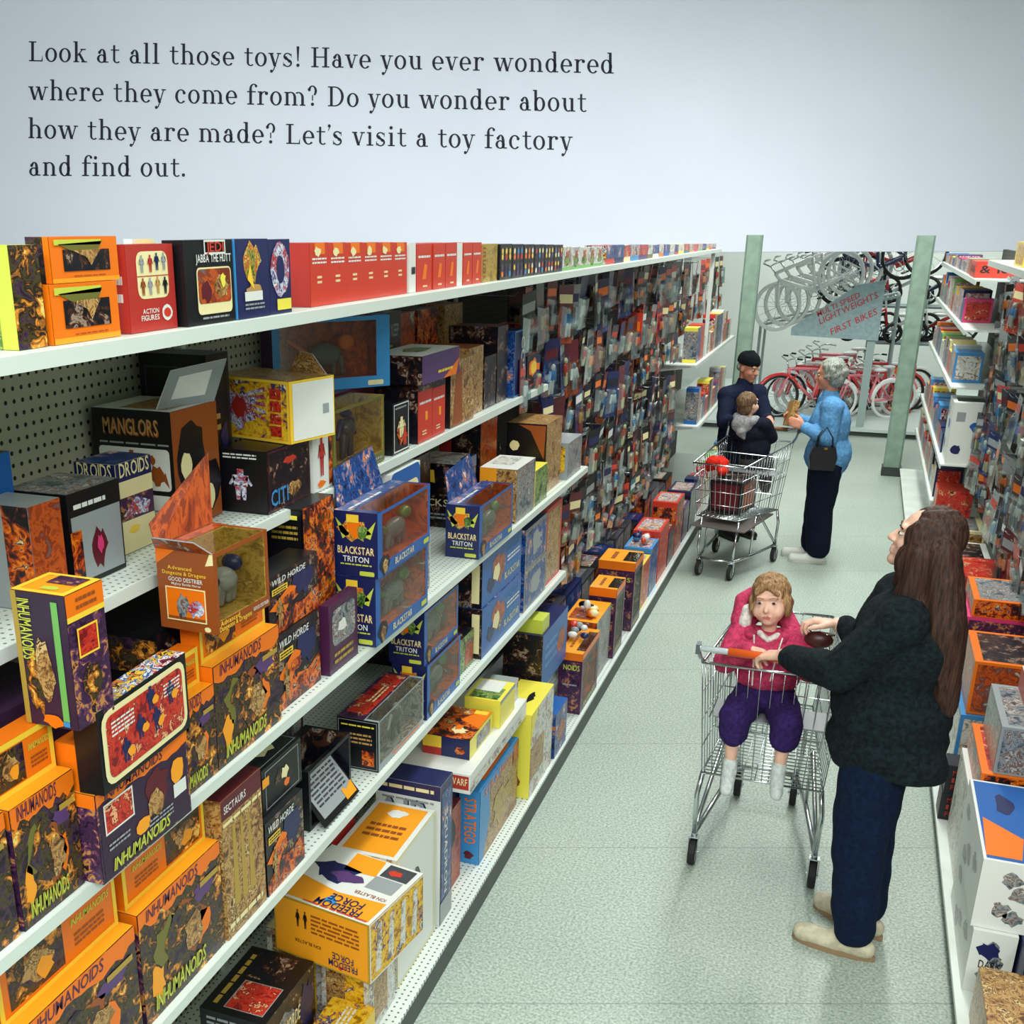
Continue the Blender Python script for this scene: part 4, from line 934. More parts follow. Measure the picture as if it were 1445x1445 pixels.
carton('toy_carton', 'yellow-green striped carton on the third shelf', -1.32, 4.93, S3, .22, .15, .17, pm('lemon'), lambda b: (b.rect('F', 0, 0, 1, 1, A['green']), b.rect('N', .1, .1, .9, .9, A['yellow'], 1)))
carton('toy_carton', 'grey and yellow carton in the end gap of the third shelf', -1.32, 5.56, S3, .3, .16, .19, pm('grey'), lambda b: (b.rect('F', 0, 0, 1, 1, A['silver']), b.rect('N', .1, .2, .9, .9, A['yellow'], 1)))
# ---------------------------------------------------------------- fourth shelf
inhbox('purple monster carton with orange header in the bottom left corner', -1.315, 1.30, S4, .38, .12, .29, 21, .14, flip=False)
o = inhbox('big purple and orange monster carton at bottom left, orange lid panel raised', -1.318, 1.70, S4, .345, .14, .30, 22, .125, flip=True)
def tanb(b):
    b.rect('N', 0, 0, 1, 1, A['tan']); b.rect('F', 0, 0, 1, 1, A['tan'])
    for k in range(3): b.poly('F', [(.2 + .2 * k, .2), (.34 + .2 * k, .2), (.3 + .18 * k, .8), (.24 + .2 * k, .78)], pm('gold'), 2)
    b.rect('F', 0, .86, 1, 1, pm('maroon'), 2); b.text('F', 'SECTAURS', .06, .9, .6, pm('white'), .02, 3); b.lines('F', .05, .05, .9, .12, 1, pm('cream'), 3); b.lines('F', .02, .8, .98, .85, 1, pm('cream'), 3); b.rect('T', 0, 0, 1, 1, pm('maroon')); b.lines('T', .1, .3, .9, .6, 2, pm('white'), 2)
carton('toy_carton', 'tall tan and maroon carton beside the big purple and orange carton', -1.312, 2.055, S4, .20, .15, .40, pm('tan'), tanb)
carton('toy_carton', 'black and orange flame carton low on the fourth shelf', -1.312, 2.265, S4, .22, .10, .225, pm('black'), wild)
def blkb(b):
    b.rect('N', 0, 0, 1, 1, pm('black')); b.rect('N', .15, .6, .4, .8, pm('grey'), 2); b.lines('N', .15, .6, .4, .8, 5, pm('black'), 3); b.rect('N', .8, .55, .97, .75, pm('orangey'), 3)
    b.rect('F', 0, 0, 1, 1, pm('black')); b.band('F', .08, .06, .92, .92, .003, pm('grey'), 2); b.blob('F', .5, .5, .3, .3, A['night'], 2, seed=3); b.blob('F', .55, .55, .13, .18, pm('cream'), 3, 12, .5, seed=3); b.blob('F', .6, .3, .1, .1, pm('orange'), 3); b.rect('F', .0, .6, .16, .8, pm('orangey'), 4)
    b.rect('T', 0, 0, 1, 1, pm('black')); b.band('T', .05, .06, .95, .94, .003, pm('grey'), 2); b.blob('T', .5, .4, .3, .25, pm('cream'), 3, 12, .5, seed=5); b.blob('T', .7, .6, .16, .2, pm('white'), 3, 10, .4)
carton('toy_carton', 'black carton with a white-lined picture lying on a flame carton', -1.335, 2.30, S4 + .227, .23, .16, .135, pm('black'), blkb)
def winb(b):
    b.rect('F', 0, 0, 1, 1, A['silver']); b.figure('F', .6, .3, .16, .5, pm('black'), 2); b.figure('F', .75, .25, .14, .55, pm('dgrey'), 2); b.blob('F', .3, .3, .2, .2, A['pale'], 2); b.band('F', 0, 0, 1, 1, .012, pm('black'), 3)
carton('toy_carton', 'black framed carton with grey scene behind the open dark box', -1.53, 2.56, S4, .36, .10, .40, pm('black'), winb)
def openb(b):
    b.rect('F', 0, 0, 1, 1, pm('black'))
b = BX(.30, .16, .20, pm('black'), hole=(.04, .06, .96, .94), inner=A['night'], cav=.13)
o = put_done(b, 'toy_carton', (-1.36, 2.62, S4), 'open black box with its grey printed flap folded down on the fourth shelf')
k = BX(.25, .004, .17, pm('black'))
k.rect('F', .08, .12, .96, .94, pm('grey'), 1); k.lines('F', .14, .3, .9, .86, 7, pm('dgrey'), 2); k.poly('F', [(.68, .06), (.96, .06), (.98, .3), (.8, .22), (.7, .3)], pm('orangey'), 3)
q = k.build('printed_flap', o, (.043, .02, .012), (0, R(-40), 0))
q = MB(); q.ell((-.10, .1, .07), (.025, .06, .05), A['rust']); q.ell((-.10, .2, .06), (.024, .05, .05), A['silver']); q.build('packed_toy', o, smooth=True)
def mar(b):
    b.rect('N', 0, 0, 1, 1, pm('black')); b.band('N', .03, .03, .97, .97, .002, pm('grey'), 2); b.lines('N', .1, .84, .9, .9, 1, pm('lemon'), 2); b.rect('N', .1, .45, .9, .78, pm('ink'), 2); b.lines('N', .15, .5, .85, .74, 3, pm('tan'), 3); b.rect('N', .6, .1, .9, .4, A['hell'], 3)
    b.rect('T', 0, .35, 1, 1, A['purple']); b.rect('T', .1, .4, .95, .9, A['red'], 2); b.lines('T', .35, .5, .7, .7, 2, pm('cream'), 3); b.lines('F', .3, .03, .9, .12, 1, pm('orange'), 2)
b = BX(.42, .15, .185, pm('grey'), side=pm('black'), hole=(.03, .14, .97, .97), inner=A['silver'], cav=.05); mar(b)
o = put_done(b, 'window_box', (-1.318, 3.05, S4), 'maroon topped window box with silver inside on the fourth shelf'); pane(b, o); toy_in(b, o, (pm('dgrey'), pm('silver') if 'print_silver' in MATS else pm('grey')), 'man', 1.)
def sm4(b):
    b.rect('N', 0, 0, 1, 1, pm('black')); b.lines('N', .1, .5, .6, .7, 2, pm('white'), 2); b.rect('F', 0, 0, 1, 1, A['green']); b.rect('F', .4, .1, .95, .8, A['rust'], 2); b.rect('T', 0, 0, 1, 1, A['night'])
carton('toy_carton', 'small black carton standing alone before the blue fourth-shelf pair', -1.345, 3.94, S4, .19, .09, .15, pm('black'), sm4)
def blu4(b):
    b.rect('F', 0, 0, 1, 1, pm('blue')); b.blob('F', .4, .55, .2, .4, A['rust'], 2, 15, .5, seed=4); b.blob('F', .34, .5, .1, .25, pm('cream'), 3, 11, .5, seed=4); b.blob('F', .2, .35, .12, .2, pm('navy'), 2, seed=3)
    b.text('F', 'BLACKSTAR', .55, .18, .95, pm('cream'), .03); b.text('F', 'CASTLE', .62, .72, .95, pm('sky'), .03); b.lines('F', .62, .5, .95, .66, 2, pm('white'), 2); b.lines('F', .6, .34, .95, .46, 3, pm('sky'), 2)
    b.rect('N', 0, 0, 1, 1, A['night']); b.rect('N', .78, .1, .95, .9, pm('cream'), 2); b.rect('T', 0, 0, 1, 1, A['blue'])
carton('toy_carton', 'blue figure carton on the fourth shelf, lower of two right of the small black carton', -1.32, 4.16, S4, .58, .2, .22, pm('blue'), blu4)
carton('toy_carton', 'blue figure carton on the fourth shelf, upper of two under the dragon box', -1.325, 4.165, 1.146, .58, .2, .21, pm('blue'), blu4)
carton('toy_carton', 'black cartons stacked left of the blue fourth-shelf pair', -1.56, 3.95, S4, .3, .2, .36, pm('black'), lambda b: (b.rect('N', 0, 0, 1, 1, A['night']), b.text('N', 'CASTLE', .55, .9, .3, pm('cream'), .03, rot=90), b.rect('F', 0, 0, 1, 1, A['night'])))
def clr(b):
    b.rect('F', 0, 0, 1, 1, A['silver']); b.rrect('F', .05, .05, .95, .9, A['blue'], 2, .2); b.blob('F', .5, .5, .3, .35, pm('grey'), 3, 14, .5); b.rect('N', 0, 0, 1, 1, A['blue']); b.rect('T', 0, 0, 1, 1, pm('navy'))
carton('toy_pack', 'blue and silver pack on the fourth shelf, lower of two at the shelf end', -1.32, 4.80, S4, .40, .14, .2, pm('navy'), clr)
carton('toy_pack', 'blue and silver pack on the fourth shelf, upper of two at the shelf end', -1.32, 4.80, 1.126, .38, .14, .2, pm('navy'), clr)
def rfrm(b):
    b.band('F', 0, 0, 1, 1, .02, pm('red'), 2); b.rect('F', .0, .0, 1, 1, A['tan']); b.band('N', 0, 0, 1, 1, .02, pm('red'), 2); b.rect('N', 0, 0, 1, 1, pm('brick')); b.rect('T', 0, 0, 1, 1, pm('brick'))
carton('toy_carton', 'red framed carton standing past the end of the fourth shelf', -1.33, 5.22, S4, .30, .2, .40, pm('red'), rfrm)
# ---------------------------------------------------------------- base deck
def dragd(b):
    b.rect('N', 0, 0, 1, 1, pm('black')); b.band('N', .08, .06, .94, .8, .003, pm('maroon'), 2); b.rect('N', .12, .1, .9, .76, A['night'], 3); b.lines('N', .1, .84, .9, .95, 2, pm('grey'), 2)
    b.rect('F', 0, 0, 1, 1, A['night']); b.blob('F', .35, .7, .3, .2, A['silver'], 2, 17, .5, seed=3); b.rect('F', .1, .42, .5, .56, pm('yellow'), 3); b.lines('F', .12, .44, .48, .54, 2, pm('black'), 4); b.blob('F', .8, .66, .2, .3, pm('navy'), 3, 14, .5, seed=3); b.poly('F', [(.3, 0), (1, 0), (1, .4), (.7, .3)], A['hell'], 3); b.text('F', 'WILD HORDE', .06, .62, .66, pm('cream'), .05, 5, slant=.2)
    b.rect('T', 0, 0, 1, 1, pm('black')); b.rect('T', .08, .1, .5, .7, A['red'], 2); b.band('T', .08, .1, .5, .7, .003, pm('grey'), 3); b.rect('T', .55, .2, .95, .8, A['night'], 2); b.lines('T', .1, .78, .9, .92, 1, pm('gold'), 3)
carton('toy_carton', 'black flame carton on the base deck at the bottom edge of the photo', -1.36, 2.29, SD, .32, .22, .345, pm('black'), dragd)
def cart_(b):
    b.rect('N', 0, 0, 1, 1, A['pale']); b.rect('N', .1, .1, .5, .95, A['tan'], 2); b.rect('N', .5, .1, .9, .8, A['yellow'], 2); b.rect('F', 0, 0, 1, 1, A['pale']); b.rect('F', .2, .1, .7, .9, A['tan'], 2)
carton('toy_carton', 'upright pale carton under the yellow printed carton', -1.22, 2.72, SD, .22, .17, .33, pm('cream'), cart_)
carton('toy_carton', 'pale carton behind the upright pale carton, under the yellow printed carton', -1.40, 2.74, SD, .19, .2, .33, pm('cream'), cart_)
carton('toy_carton', 'yellow carton lying at the bottom edge beside the black flame carton', -1.19, 2.40, SD, .30, .15, .15, pm('yellow'), lambda b: (b.rect('T', 0, 0, 1, 1, A['yellow']), b.rect('N', 0, 0, 1, 1, A['yellow']), b.lines('T', .3, .3, .9, .6, 3, pm('white'), 2)))
def ff(b):
    b.rect('N', 0, 0, 1, 1, pm('gold')); b.rect('N', .02, .03, .98, .97, A['yellow'], 1); b.rect('N', 0.01, .02, .99, .98, pm('yellow'), 1)
    b.rect('N', .015, .03, .985, .97, pm('orangey'), 2); b.figure('N', .26, .55, .05, .3, pm('black'), 3); b.figure('N', .34, .55, .05, .3, pm('black'), 3); b.text('N', 'ION BLASTER', .22, .34, .5, pm('black'), .012, rot=180); b.lines('N', .4, .5, .9, .85, 5, pm('brown'), 3)
    b.text('N', 'FREEDOM', .58, .2, .88, pm('navy'), .024, 4, rot=180); b.text('N', 'FORCE', .62, .33, .84, pm('navy'), .024, 4, rot=180); b.poly('N', [(.7, .05), (.76, .12), (.66, .12)], pm('red'), 3)
    b.band('F', 0, 0, 1, 1, .006, pm('white'), 3); b.rect('F', 0, 0, 1, 1, A['yellow'])
    for k in range(4): b.poly('F', [(.1 + .22 * k, .1), (.2 + .22 * k, .1), (.22 + .22 * k, .9), (.14 + .22 * k, .85)], A['pale'], 2)
    b.rect('C', 0, 0, 1, 1, pm('white')); b.rect('C', .03, .03, .97, .97, pm('orangey'), 2); b.poly('C', [(.02, .4), (.5, .3), (.98, .36), (.98, .98), (.02, .98)], pm('white'), 3); b.poly('C', [(.3, .98), (.62, .98), (.66, .7), (.34, .66)], pm('orangey'), 4)
    b.blob('C', .3, .6, .3, .24, pm('navy'), 4, 17, .55, seed=6); b.blob('C', .45, .55, .2, .12, pm('violet'), 5, 13, .5, seed=4); b.rect('C', .68, .74, .96, .96, pm('dgrey'), 5); b.blob('C', .8, .84, .08, .07, pm('red'), 6); b.rect('C', .66, .5, .94, .72, pm('grey'), 5)
    b.text('C', 'FREEDOM', .4, .14, .86, pm('navy'), .034, 5, rot=180); b.text('C', 'FORCE', .48, .26, .82, pm('navy'), .034, 5, rot=180); b.poly('C', [(.44, .12), (.62, .1), (.5, .24)], pm('sky'), 4); b.lines('C', .3, .01, .96, .05, 1, pm('red'), 4); b.text('C', 'ION BLASTER', .62, .42, .94, pm('brown'), .016, 5, rot=180)
carton('toy_carton', 'large yellow and white printed carton jutting over the base deck', -1.155, 2.585, .449, .33, .36, .215, pm('yellow'), ff, yaw=-9)
def yback(b):
    b.rect('C', 0, 0, 1, 1, pm('white')); b.rect('C', .08, .05, .92, .95, pm('orangey'), 2); b.lines('C', .2, .3, .8, .6, 3, pm('brown'), 3); b.blob('C', .5, .8, .2, .1, pm('white'), 3); b.rect('F', 0, 0, 1, 1, pm('white')); b.blob('F', .5, .6, .14, .2, pm('dgrey'), 2); b.band('F', 0, 0, 1, 1, .01, pm('cream'), 2); b.rect('N', 0, 0, 1, 1, A['pale'])
carton('toy_carton', 'white and yellow topped carton behind the large yellow printed carton', -1.23, 2.99, SD, .37, .23, .52, pm('white'), yback)
carton('toy_carton', 'small dark carton with an orange end wedged behind the yellow printed carton', -1.475, 2.99, S4 - .36, .2, .13, .10, pm('dgrey'), lambda b: (b.rect('C', 0, 0, 1, 1, A['night']), b.rect('F', 0, 0, 1, 1, pm('brick'))))
carton('toy_carton', 'plain grey carton under the small dark carton', -1.47, 2.98, SD, .23, .2, .447, pm('grey'))
def game(b):
    b.rect('N', 0, 0, 1, 1, pm('white')); b.rect('N', 0, .9, 1, 1, pm('navy'), 2); b.lines('N', .1, .93, .9, .98, 1, pm('cream'), 3); b.text('N', 'AIR', .02, .72, .84, pm('grey'), .09, 3); b.text('N', 'AIR', .04, .73, .86, pm('navy'), .09, 2); b.lines('N', .1, .86, .9, .89, 1, pm('grey'), 3)
    b.rect('F', 0, 0, 1, 1, pm('navy')); b.rect('F', .1, .06, .9, .94, A['blue'], 2); b.text('F', 'SQUADRON', .35, .8, .2, pm('white'), .03, rot=90); b.rect('F', 0, 0, 1, .16, pm('grey'), 4)
    b.rect('T', 0, 0, 1, 1, pm('navy'))
carton('game_box', 'tall upright grey and navy game box on the base deck', -1.22, 3.395, SD, .13, .26, .60, pm('white'), game)
def brn(b):
    b.rect('F', 0, 0, 1, 1, A['rust']); b.rect('N', 0, 0, 1, 1, A['night']); b.rect('F', .0, .3, .5, .5, pm('brick'), 2); b.blob('F', .5, .7, .3, .2, pm('black'), 2)
carton('game_box', 'dark brown carton between the tall game box and the bright blue game', -1.265, 3.545, SD, .22, .20, .36, pm('maroon'), brn)
def bgame(b):
    b.rect('N', 0, 0, 1, 1, pm('sky')); b.text('N', 'STRATEGO', .28, .9, .28, pm('orange'), .05, rot=90); b.blob('N', .5, .12, .3, .08, pm('maroon'), 2)
    b.rect('F', 0, 0, 1, 1, A['tan']); b.poly('F', [(0, 0), (0, 1), (.2, 1), (.26, .5), (.1, 0)], pm('sky'), 2); b.blob('F', .55, .4, .3, .3, A['gold'], 3, 17, .5, seed=4); b.poly('F', [(0, .82), (.9, .92), (.9, 1), (0, 1)], pm('sky'), 3); b.text('F', 'STRATEGO', .1, .85, .8, pm('orange'), .035, 5); b.rect('F', .85, .7, 1, 1, A['rust'], 4)
    b.rect('T', 0, 0, 1, 1, pm('sky')); b.rect('T', .2, .2, .85, .8, pm('orange'), 2)
carton('game_box', 'bright blue game box with orange lettering leaning on the base deck', -1.215, 3.86, SD, .56, .09, .345, pm('sky'), bgame)
carton('toy_carton', 'navy carton behind the bright blue game box', -1.315, 3.80, SD, .62, .2, .425, pm('navy'), lambda b: b.rect('N', 0, 0, 1, 1, A['night']))
def white_game(b):
    b.rect('N', .62, .2, .98, .9, pm('brick'), 2); b.text('N', 'DWARF', .66, .42, .96, pm('cream'), .03, 4); b.rect('F', .0, .1, .9, .5, A['pale'], 2); b.rect('T', .02, .02, .98, .98, pm('white')); b.rect('N', 0, 0, .6, 1, pm('grey'), 1)
carton('game_box', 'big flat white game box lying over the blue game', -1.20, 3.68, .545, .80, .30, .085, pm('white'), white_game)
def flame(b):
    b.rect('C', 0, 0, 1, 1, A['hell']); b.poly('C', [(.5, .6), (1, .4), (1, 1), (.8, 1)], pm('orange'), 2); b.blob('C', .66, .25, .2, .12, pm('cream'), 3, 13, .5); b.blob('C', .6, .35, .1, .1, pm('orange'), 4); b.rect('C', .66, .85, .95, .97, pm('yellow'), 3)
    b.rect('N', 0, 0, 1, 1, pm('navy')); b.rect('N', 0, .4, .4, 1, pm('yellow'), 2); b.rect('N', .0, .0, .4, .4, pm('brick'), 2); b.blob('N', .8, .4, .15, .3, A['hell'], 2); b.rect('F', 0, 0, 1, 1, pm('lemon')); b.rect('F', .3, .1, .9, .8, A['silver'], 2)
carton('game_box', 'small black and yellow flame box on the flat white game box', -1.245, 3.80, .632, .30, .20, .085, pm('black'), flame)
def dome(b):
    b.rect('T', .05, .1, .6, .9, A['green'], 2); b.rect('T', .4, .2, .95, .9, pm('white'), 3); b.rect('F', 0, .0, 1, .86, pm('lemon'), 1); b.rect('F', 0, .86, 1, 1, pm('grey'), 1)
carton('toy_carton', 'bright yellow tub with a grey lid near the flat white game box', -1.22, 4.13, .632, .22, .16, .125, pm('lemon'), dome)
carton('toy_carton', 'grey and purple pack standing at the far end of the flat white game box', -1.24, 4.36, .632, .11, .12, .10, pm('grey'), lambda b: (b.rect('N', .2, .3, .9, .95, A['purple'], 1), b.rect('F', 0, 0, 1, 1, A['pale'])))
def yel(b):
    b.rect('N', 0, 0, 1, 1, pm('lemon')); b.blob('N', .3, .62, .3, .1, pm('black'), 2, 13, .4, seed=2); b.rect('N', .05, .2, .5, .5, A['blue'], 2); b.blob('N', .55, .2, .2, .1, pm('brown'), 3); b.rect('F', 0, 0, 1, 1, A['pale']); b.poly('F', [(0, .7), (.3, 1), (0, 1)], pm('lemon'), 2); b.rect('T', 0, 0, 1, 1, pm('lemon')); b.blob('T', .5, .35, .2, .12, pm('black'), 2); b.rect('F', 0, .2, .6, .6, A['tan'], 2)
carton('toy_carton', 'tall bright yellow carton at the edge of the base deck', -1.175, 4.49, SD, .40, .17, .43, pm('lemon'), yel)
def bls(b):
    for f in 'FN': b.rect(f, 0, 0, 1, 1, A['blue']); b.blob(f, .5, .45, .36, .36, A['rust'], 2, 14, .5)
    b.rect('T', 0, 0, 1, 1, pm('blue'))
carton('toy_pack', 'low blue pack on the base deck past the bright yellow carton', -1.17, 4.94, SD, .24, .2, .24, pm('blue'), bls)
def navyb(b):
    b.rect('N', 0, 0, 1, 1, A['night']); b.rect('F', 0, 0, 1, 1, pm('blue')); b.lines('F', .1, .3, .6, .8, 3, pm('sky'), 2); b.blob('F', .75, .5, .2, .3, A['rust'], 2); b.rect('T', 0, 0, 1, 1, pm('navy'))
carton('toy_carton', 'blue carton on a grey carton, below the end of the fourth shelf', -1.25, 4.93, .48, .5, .2, .29, pm('blue'), navyb)
carton('toy_carton', 'grey carton under a blue carton past the bright yellow carton', -1.375, 4.93, SD, .5, .2, .363, pm('grey'), lambda b: (b.rect('F', 0, 0, 1, 1, A['silver']), b.rect('N', 0, 0, 1, 1, A['silver'])))
carton('toy_pack', 'flat yellow-green card on top of the blue carton', -1.26, 4.95, .772, .13, .14, .07, pm('lgreen'))
def inw(b):
    b.rect('N', 0, 0, 1, 1, A['purple']); b.rect('N', 0, .88, 1, 1, pm('orange'), 2); b.text('N', 'NOIDS', .2, .72, .9, pm('lgreen'), .03); b.lines('N', .2, .45, .8, .5, 1, pm('grey'), 2); b.band('N', .0, .0, 1, .88, .01, pm('plum'), 2)
    b.text('F', 'INHUMANOIDS', .15, .05, .85, pm('lgreen'), .03, slant=.2); b.rect('F', 0, .9, 1, 1, pm('orange'), 2); b.rect('T', 0, .4, 1, 1, pm('orangey')); b.lines('T', .2, .55, .8, .8, 1, pm('brown'), 2)
for (x, y, L, d, h, lab, cc) in ((-1.175, 5.52, .42, .13, .355, 'purple window carton with orange top, nearest of three along the deck', ('brown', 'rust')),
                                 (-1.18, 6.42, .27, .17, .45, 'purple window carton with orange top, middle of three along the deck', ('olive', 'monster')),
                                 (-1.17, 6.95, .30, .24, .47, 'purple window carton with orange top, farthest of three, green toy inside', ('green', 'night'))):
    b = BX(L, d, h, pm('plum'), hole=(.12, .16, .88, .82), inner=A[cc[1]], cav=d * .38, top=pm('orangey')); inw(b)
    o = put_done(b, 'window_box', (x, y, SD), lab); pane(b, o); toy_in(b, o, (pm(cc[0]), pm(cc[0])), 'man', 1.2)
b = BX(.16, .26, .30, pm('plum'))
b.rect('N', .08, .08, .92, .82, A['night'], 2); b.blob('N', .45, .5, .16, .3, pm('green'), 3, 14, .4, seed=5); b.text('N', 'NOIDS', .1, .12, .8, pm('lgreen'), .05, 4, slant=.2); b.rect('N', 0, .86, 1, 1, pm('plum'), 3); b.rect('T', 0, 0, 1, 1, pm('orangey')); b.lines('C', .2, .4, .85, .7, 1, pm('brown'), 3)
carton('toy_carton', 'brown carton with orange top between the nearest two purple window cartons', -1.20, 5.97, SD, .40, .2, .38, pm('maroon'), lambda b: (b.rect('N', 0, 0, 1, 1, A['rust']), b.rect('F', 0, 0, 1, 1, A['silver']), b.rect('T', 0, 0, 1, 1, pm('orangey')), b.rect('T', .1, .2, .6, .9, A['rust'], 2)))
for (y, L, h, m, q, lab) in ((7.40, .28, .33, 'yellow', 'red', 'yellow and red carton behind the farthest purple window carton'), (7.72, .30, .36, 'sky', 'blue', 'light blue carton on the deck under the blister packs'),
                             (8.06, .42, .40, 'red', 'red', 'red carton on the deck under the blister packs'), (8.52, .3, .28, 'maroon', 'purple', 'dark maroon carton on the deck past the red carton'),
                             (8.86, .38, .44, 'red', 'hell', 'tall red flame carton on the deck past the maroon carton'), (9.3, .3, .3, 'violet', 'purple', 'violet carton on the deck beside the far cart'), (9.66, .4, .36, 'navy', 'night', 'navy carton at the far end of the deck row')):
    carton('toy_carton', lab, -1.19, y, SD, L, .2, h, pm(m), lambda b: (b.rect('F', 0, .05, 1, 1, A[q]), b.rect('N', .05, .05, .95, .9, A[q], 1), b.rect('T', .1, .1, .9, .9, A['multi'], 1)))
q = random.Random(14); y = 6.02; n = 0
while y < 10.1:
    L = q.uniform(.26, .42); c, aa = q.choice([('black', 'night'), ('maroon', 'red'), ('navy', 'blue'), ('black', 'hell'), ('brown', 'tan'), ('dgrey', 'silver')])
    nm = dict(maroon='maroon', dgrey='dark grey', navy='navy').get(c, c)
    carton('toy_carton', f"{nm} carton in the back row under the pegs, {NTH[n]} from the near end", -1.46, y, SD, L - .015, .3, q.uniform(.3, .46), pm(c), lambda b: (b.rect('F', .03, .05, .97, .95, A[aa]), b.rect('N', .05, .05, .95, .95, A[aa]), b.rect('T', .1, .15, .9, .9, A[q.choice(['multi', aa, 'night'])])))
    y += L; n += 1
# loose little toys lying on the deck cartons
def loose(x, y, z, cols, lab):
    k = MB(); q = random.Random(int(y * 100))
    for i in range(7):
        k.ell((q.uniform(-.05, .05), q.uniform(-.06, .06), .02 + q.uniform(0, .05)), (q.uniform(.015, .035), q.uniform(.015, .04), q.uniform(.015, .03)), pm(cols[i % len(cols)]), 8, 5)
    tag(k.build('loose_toy', None, (x, y, z), smooth=True), lab, 'toy')
loose(-1.25, 5.75, SD + .356, ('grey', 'white', 'navy', 'red'), 'heap of white and grey plastic toy on the nearest purple window carton')
loose(-1.28, 6.10, SD + .381, ('white', 'cream', 'black', 'orange'), 'white and black plastic toy on the brown carton with orange top')
loose(-1.30, 7.86, SD + .361, ('red', 'white', 'navy', 'sky'), 'red and blue plastic toy on the light blue carton')

# ---------------------------------------------------------------- blister packs on pegs
CARDCOL = [('dark blue', 'navy', 'blue'), ('black', 'black', 'night'), ('red', 'red', 'red'), ('purple', 'violet', 'purple'), ('grey', 'grey', 'pale'), ('brown', 'maroon', 'rust'), ('green', 'teal', 'green'), ('dark grey', 'dgrey', 'silver')]
TOYCOL = [('silver', 'white', 'grey'), ('orange', 'orange', 'black'), ('blue', 'sky', 'white'), ('red', 'red', 'cream'), ('tan', 'tan', 'brown'), ('dark', 'dgrey', 'grey')]
def card_mesh(ci, ti, w, h):
    """local: hangs from its punched hole at the origin, faces +x, spans y"""
    k = MB(); cn_, c1, c2 = CARDCOL[ci]; tn, t1, t2 = TOYCOL[ti]
    k.box(-.0012, -w / 2, -h, .0012, w / 2, .02, pm(c1))
    ro = rnd.uniform(0, 60)
    k.face([(.0018, -w / 2 + .004, -h + .005), (.0018, w / 2 - .004, -h + .005), (.0018, w / 2 - .004, -h * .32), (.0018, -w / 2 + .004, -h * .32)], A[c2], [(ro, 0), (ro + w, 0), (ro + w, h * .6), (ro, h * .6)])
    k.face([(.0018, -w / 2 + .01, -h * .26), (.0018, w / 2 - .01, -h * .26), (.0018, w / 2 - .01, -h * .1), (.0018, -w / 2 + .01, -h * .1)], pm(rnd.choice(['white', 'black', 'navy', 'orange', 'red', 'grey', 'maroon', 'cream'])))
    k.ell((.016, 0, -h * .55), (.013, w * .16, h * .12), pm(t1), 7, 5); k.ell((.018, 0, -h * .40), (.012, w * .1, h * .06), pm(t2), 7, 5)
    for q in (-1, 1):
        k.cone((.016, q * w * .07, -h * .64), .011, (.016, q * w * .1, -h * .84), .008, pm(t2), 6)
        k.cone((.016, q * w * .16, -h * .48), .009, (.018, q * w * .24, -h * .64), .007, pm(t1), 6)
    bw, b0, b1 = w * .36, -h * .9, -h * .3            # the bubble
    a = [(.002, -bw, b0), (.002, bw, b0), (.002, bw, b1), (.002, -bw, b1)]; c = [(.034, -bw * .82, b0 + .01), (.034, bw * .82, b0 + .01), (.034, bw * .82, b1 - .01), (.034, -bw * .82, b1 - .01)]
    k.face(c, CLEAR)
    for i in range(4): k.face([a[i], a[(i + 1) % 4], c[(i + 1) % 4], c[i]], CLEAR)
    return k
protos = {}
ORD = ['top', 'second', 'third', 'fourth', 'fifth', 'sixth']
def pack(x, y, z, ci, ti, size, yaw, tilt, label, group):
    key = (ci, ti, size)
    if key not in protos:
        w, h = ((.14, .23), (.11, .20), (.19, .28), (.16, .30))[size]
        protos[key] = card_mesh(ci, ti, w, h).build('blister_pack'); o = protos[key]
    else:
        o = protos[key].copy(); COL.objects.link(o)
    o.location = (x, y, z); o.rotation_euler = (R(tilt), R(rnd.uniform(-4, 8)), R(yaw))
    return tag(o, label, 'blister pack', group)
hook_p = None
def hook(x0, x1, y, z, side):
    global hook_p
    if hook_p is None:
        k = MB(); k.tube([(0, 0, 0), (.34, 0, .0), (.36, 0, .02)], .003, CHROME, 5); k.box(-.004, -.012, -.02, .004, .012, .02, CHROME)
        hook_p = k.build('peg_hook'); o = hook_p
    else:
        o = hook_p.copy(); COL.objects.link(o)
    o.location = (x0, y, z); o.rotation_euler = (0, 0, 0 if side == 'left' else math.pi)
    tag(o, f'thin chrome peg hook holding blister packs on the {side} pegboard', 'hook', f'peg hooks on the {side} pegboard')
q = random.Random(21)
ncol = 21
for c in range(ncol):
    y = 5.16 + c * .236
    for r, z in enumerate((2.36, 2.06, 1.76, 1.44, 1.14, .86)):
        if y < 5.55 and z < 1.8: continue
        if y < 6.05 and z < 1.5: continue
        if z < .9 and y < 6.1: continue
        zz = z + q.uniform(-.03, .03)
        hook(-1.855, 0, y, zz, 'left')
        ci, ti, size = q.randrange(8), q.randrange(6), q.randrange(4)
        if q.random() < .5: ci = q.choice([0, 1, 1, 5])
        for n, x in enumerate((-1.46, -1.58) if (c + r) % 3 != 0 else (-1.45,)):
            lab = f"{CARDCOL[ci][0]} blister pack with {TOYCOL[ti][0]} toy, {ORD[r]} peg row, {NTH[c]} column from the cartons"
            if n: lab = 'second ' + lab.replace(' blister', ' blister') + ', behind the front one'
            lab = lab if len(lab.split()) <= 16 else f"{CARDCOL[ci][0]} pack behind the front one, {ORD[r]} peg row, {NTH[c]} column"
            pack(x, y + q.uniform(-.02, .02), zz + .0, ci, ti, size, q.uniform(-16, 10), q.uniform(-5, 5), lab, 'blister packs on the left pegboard')
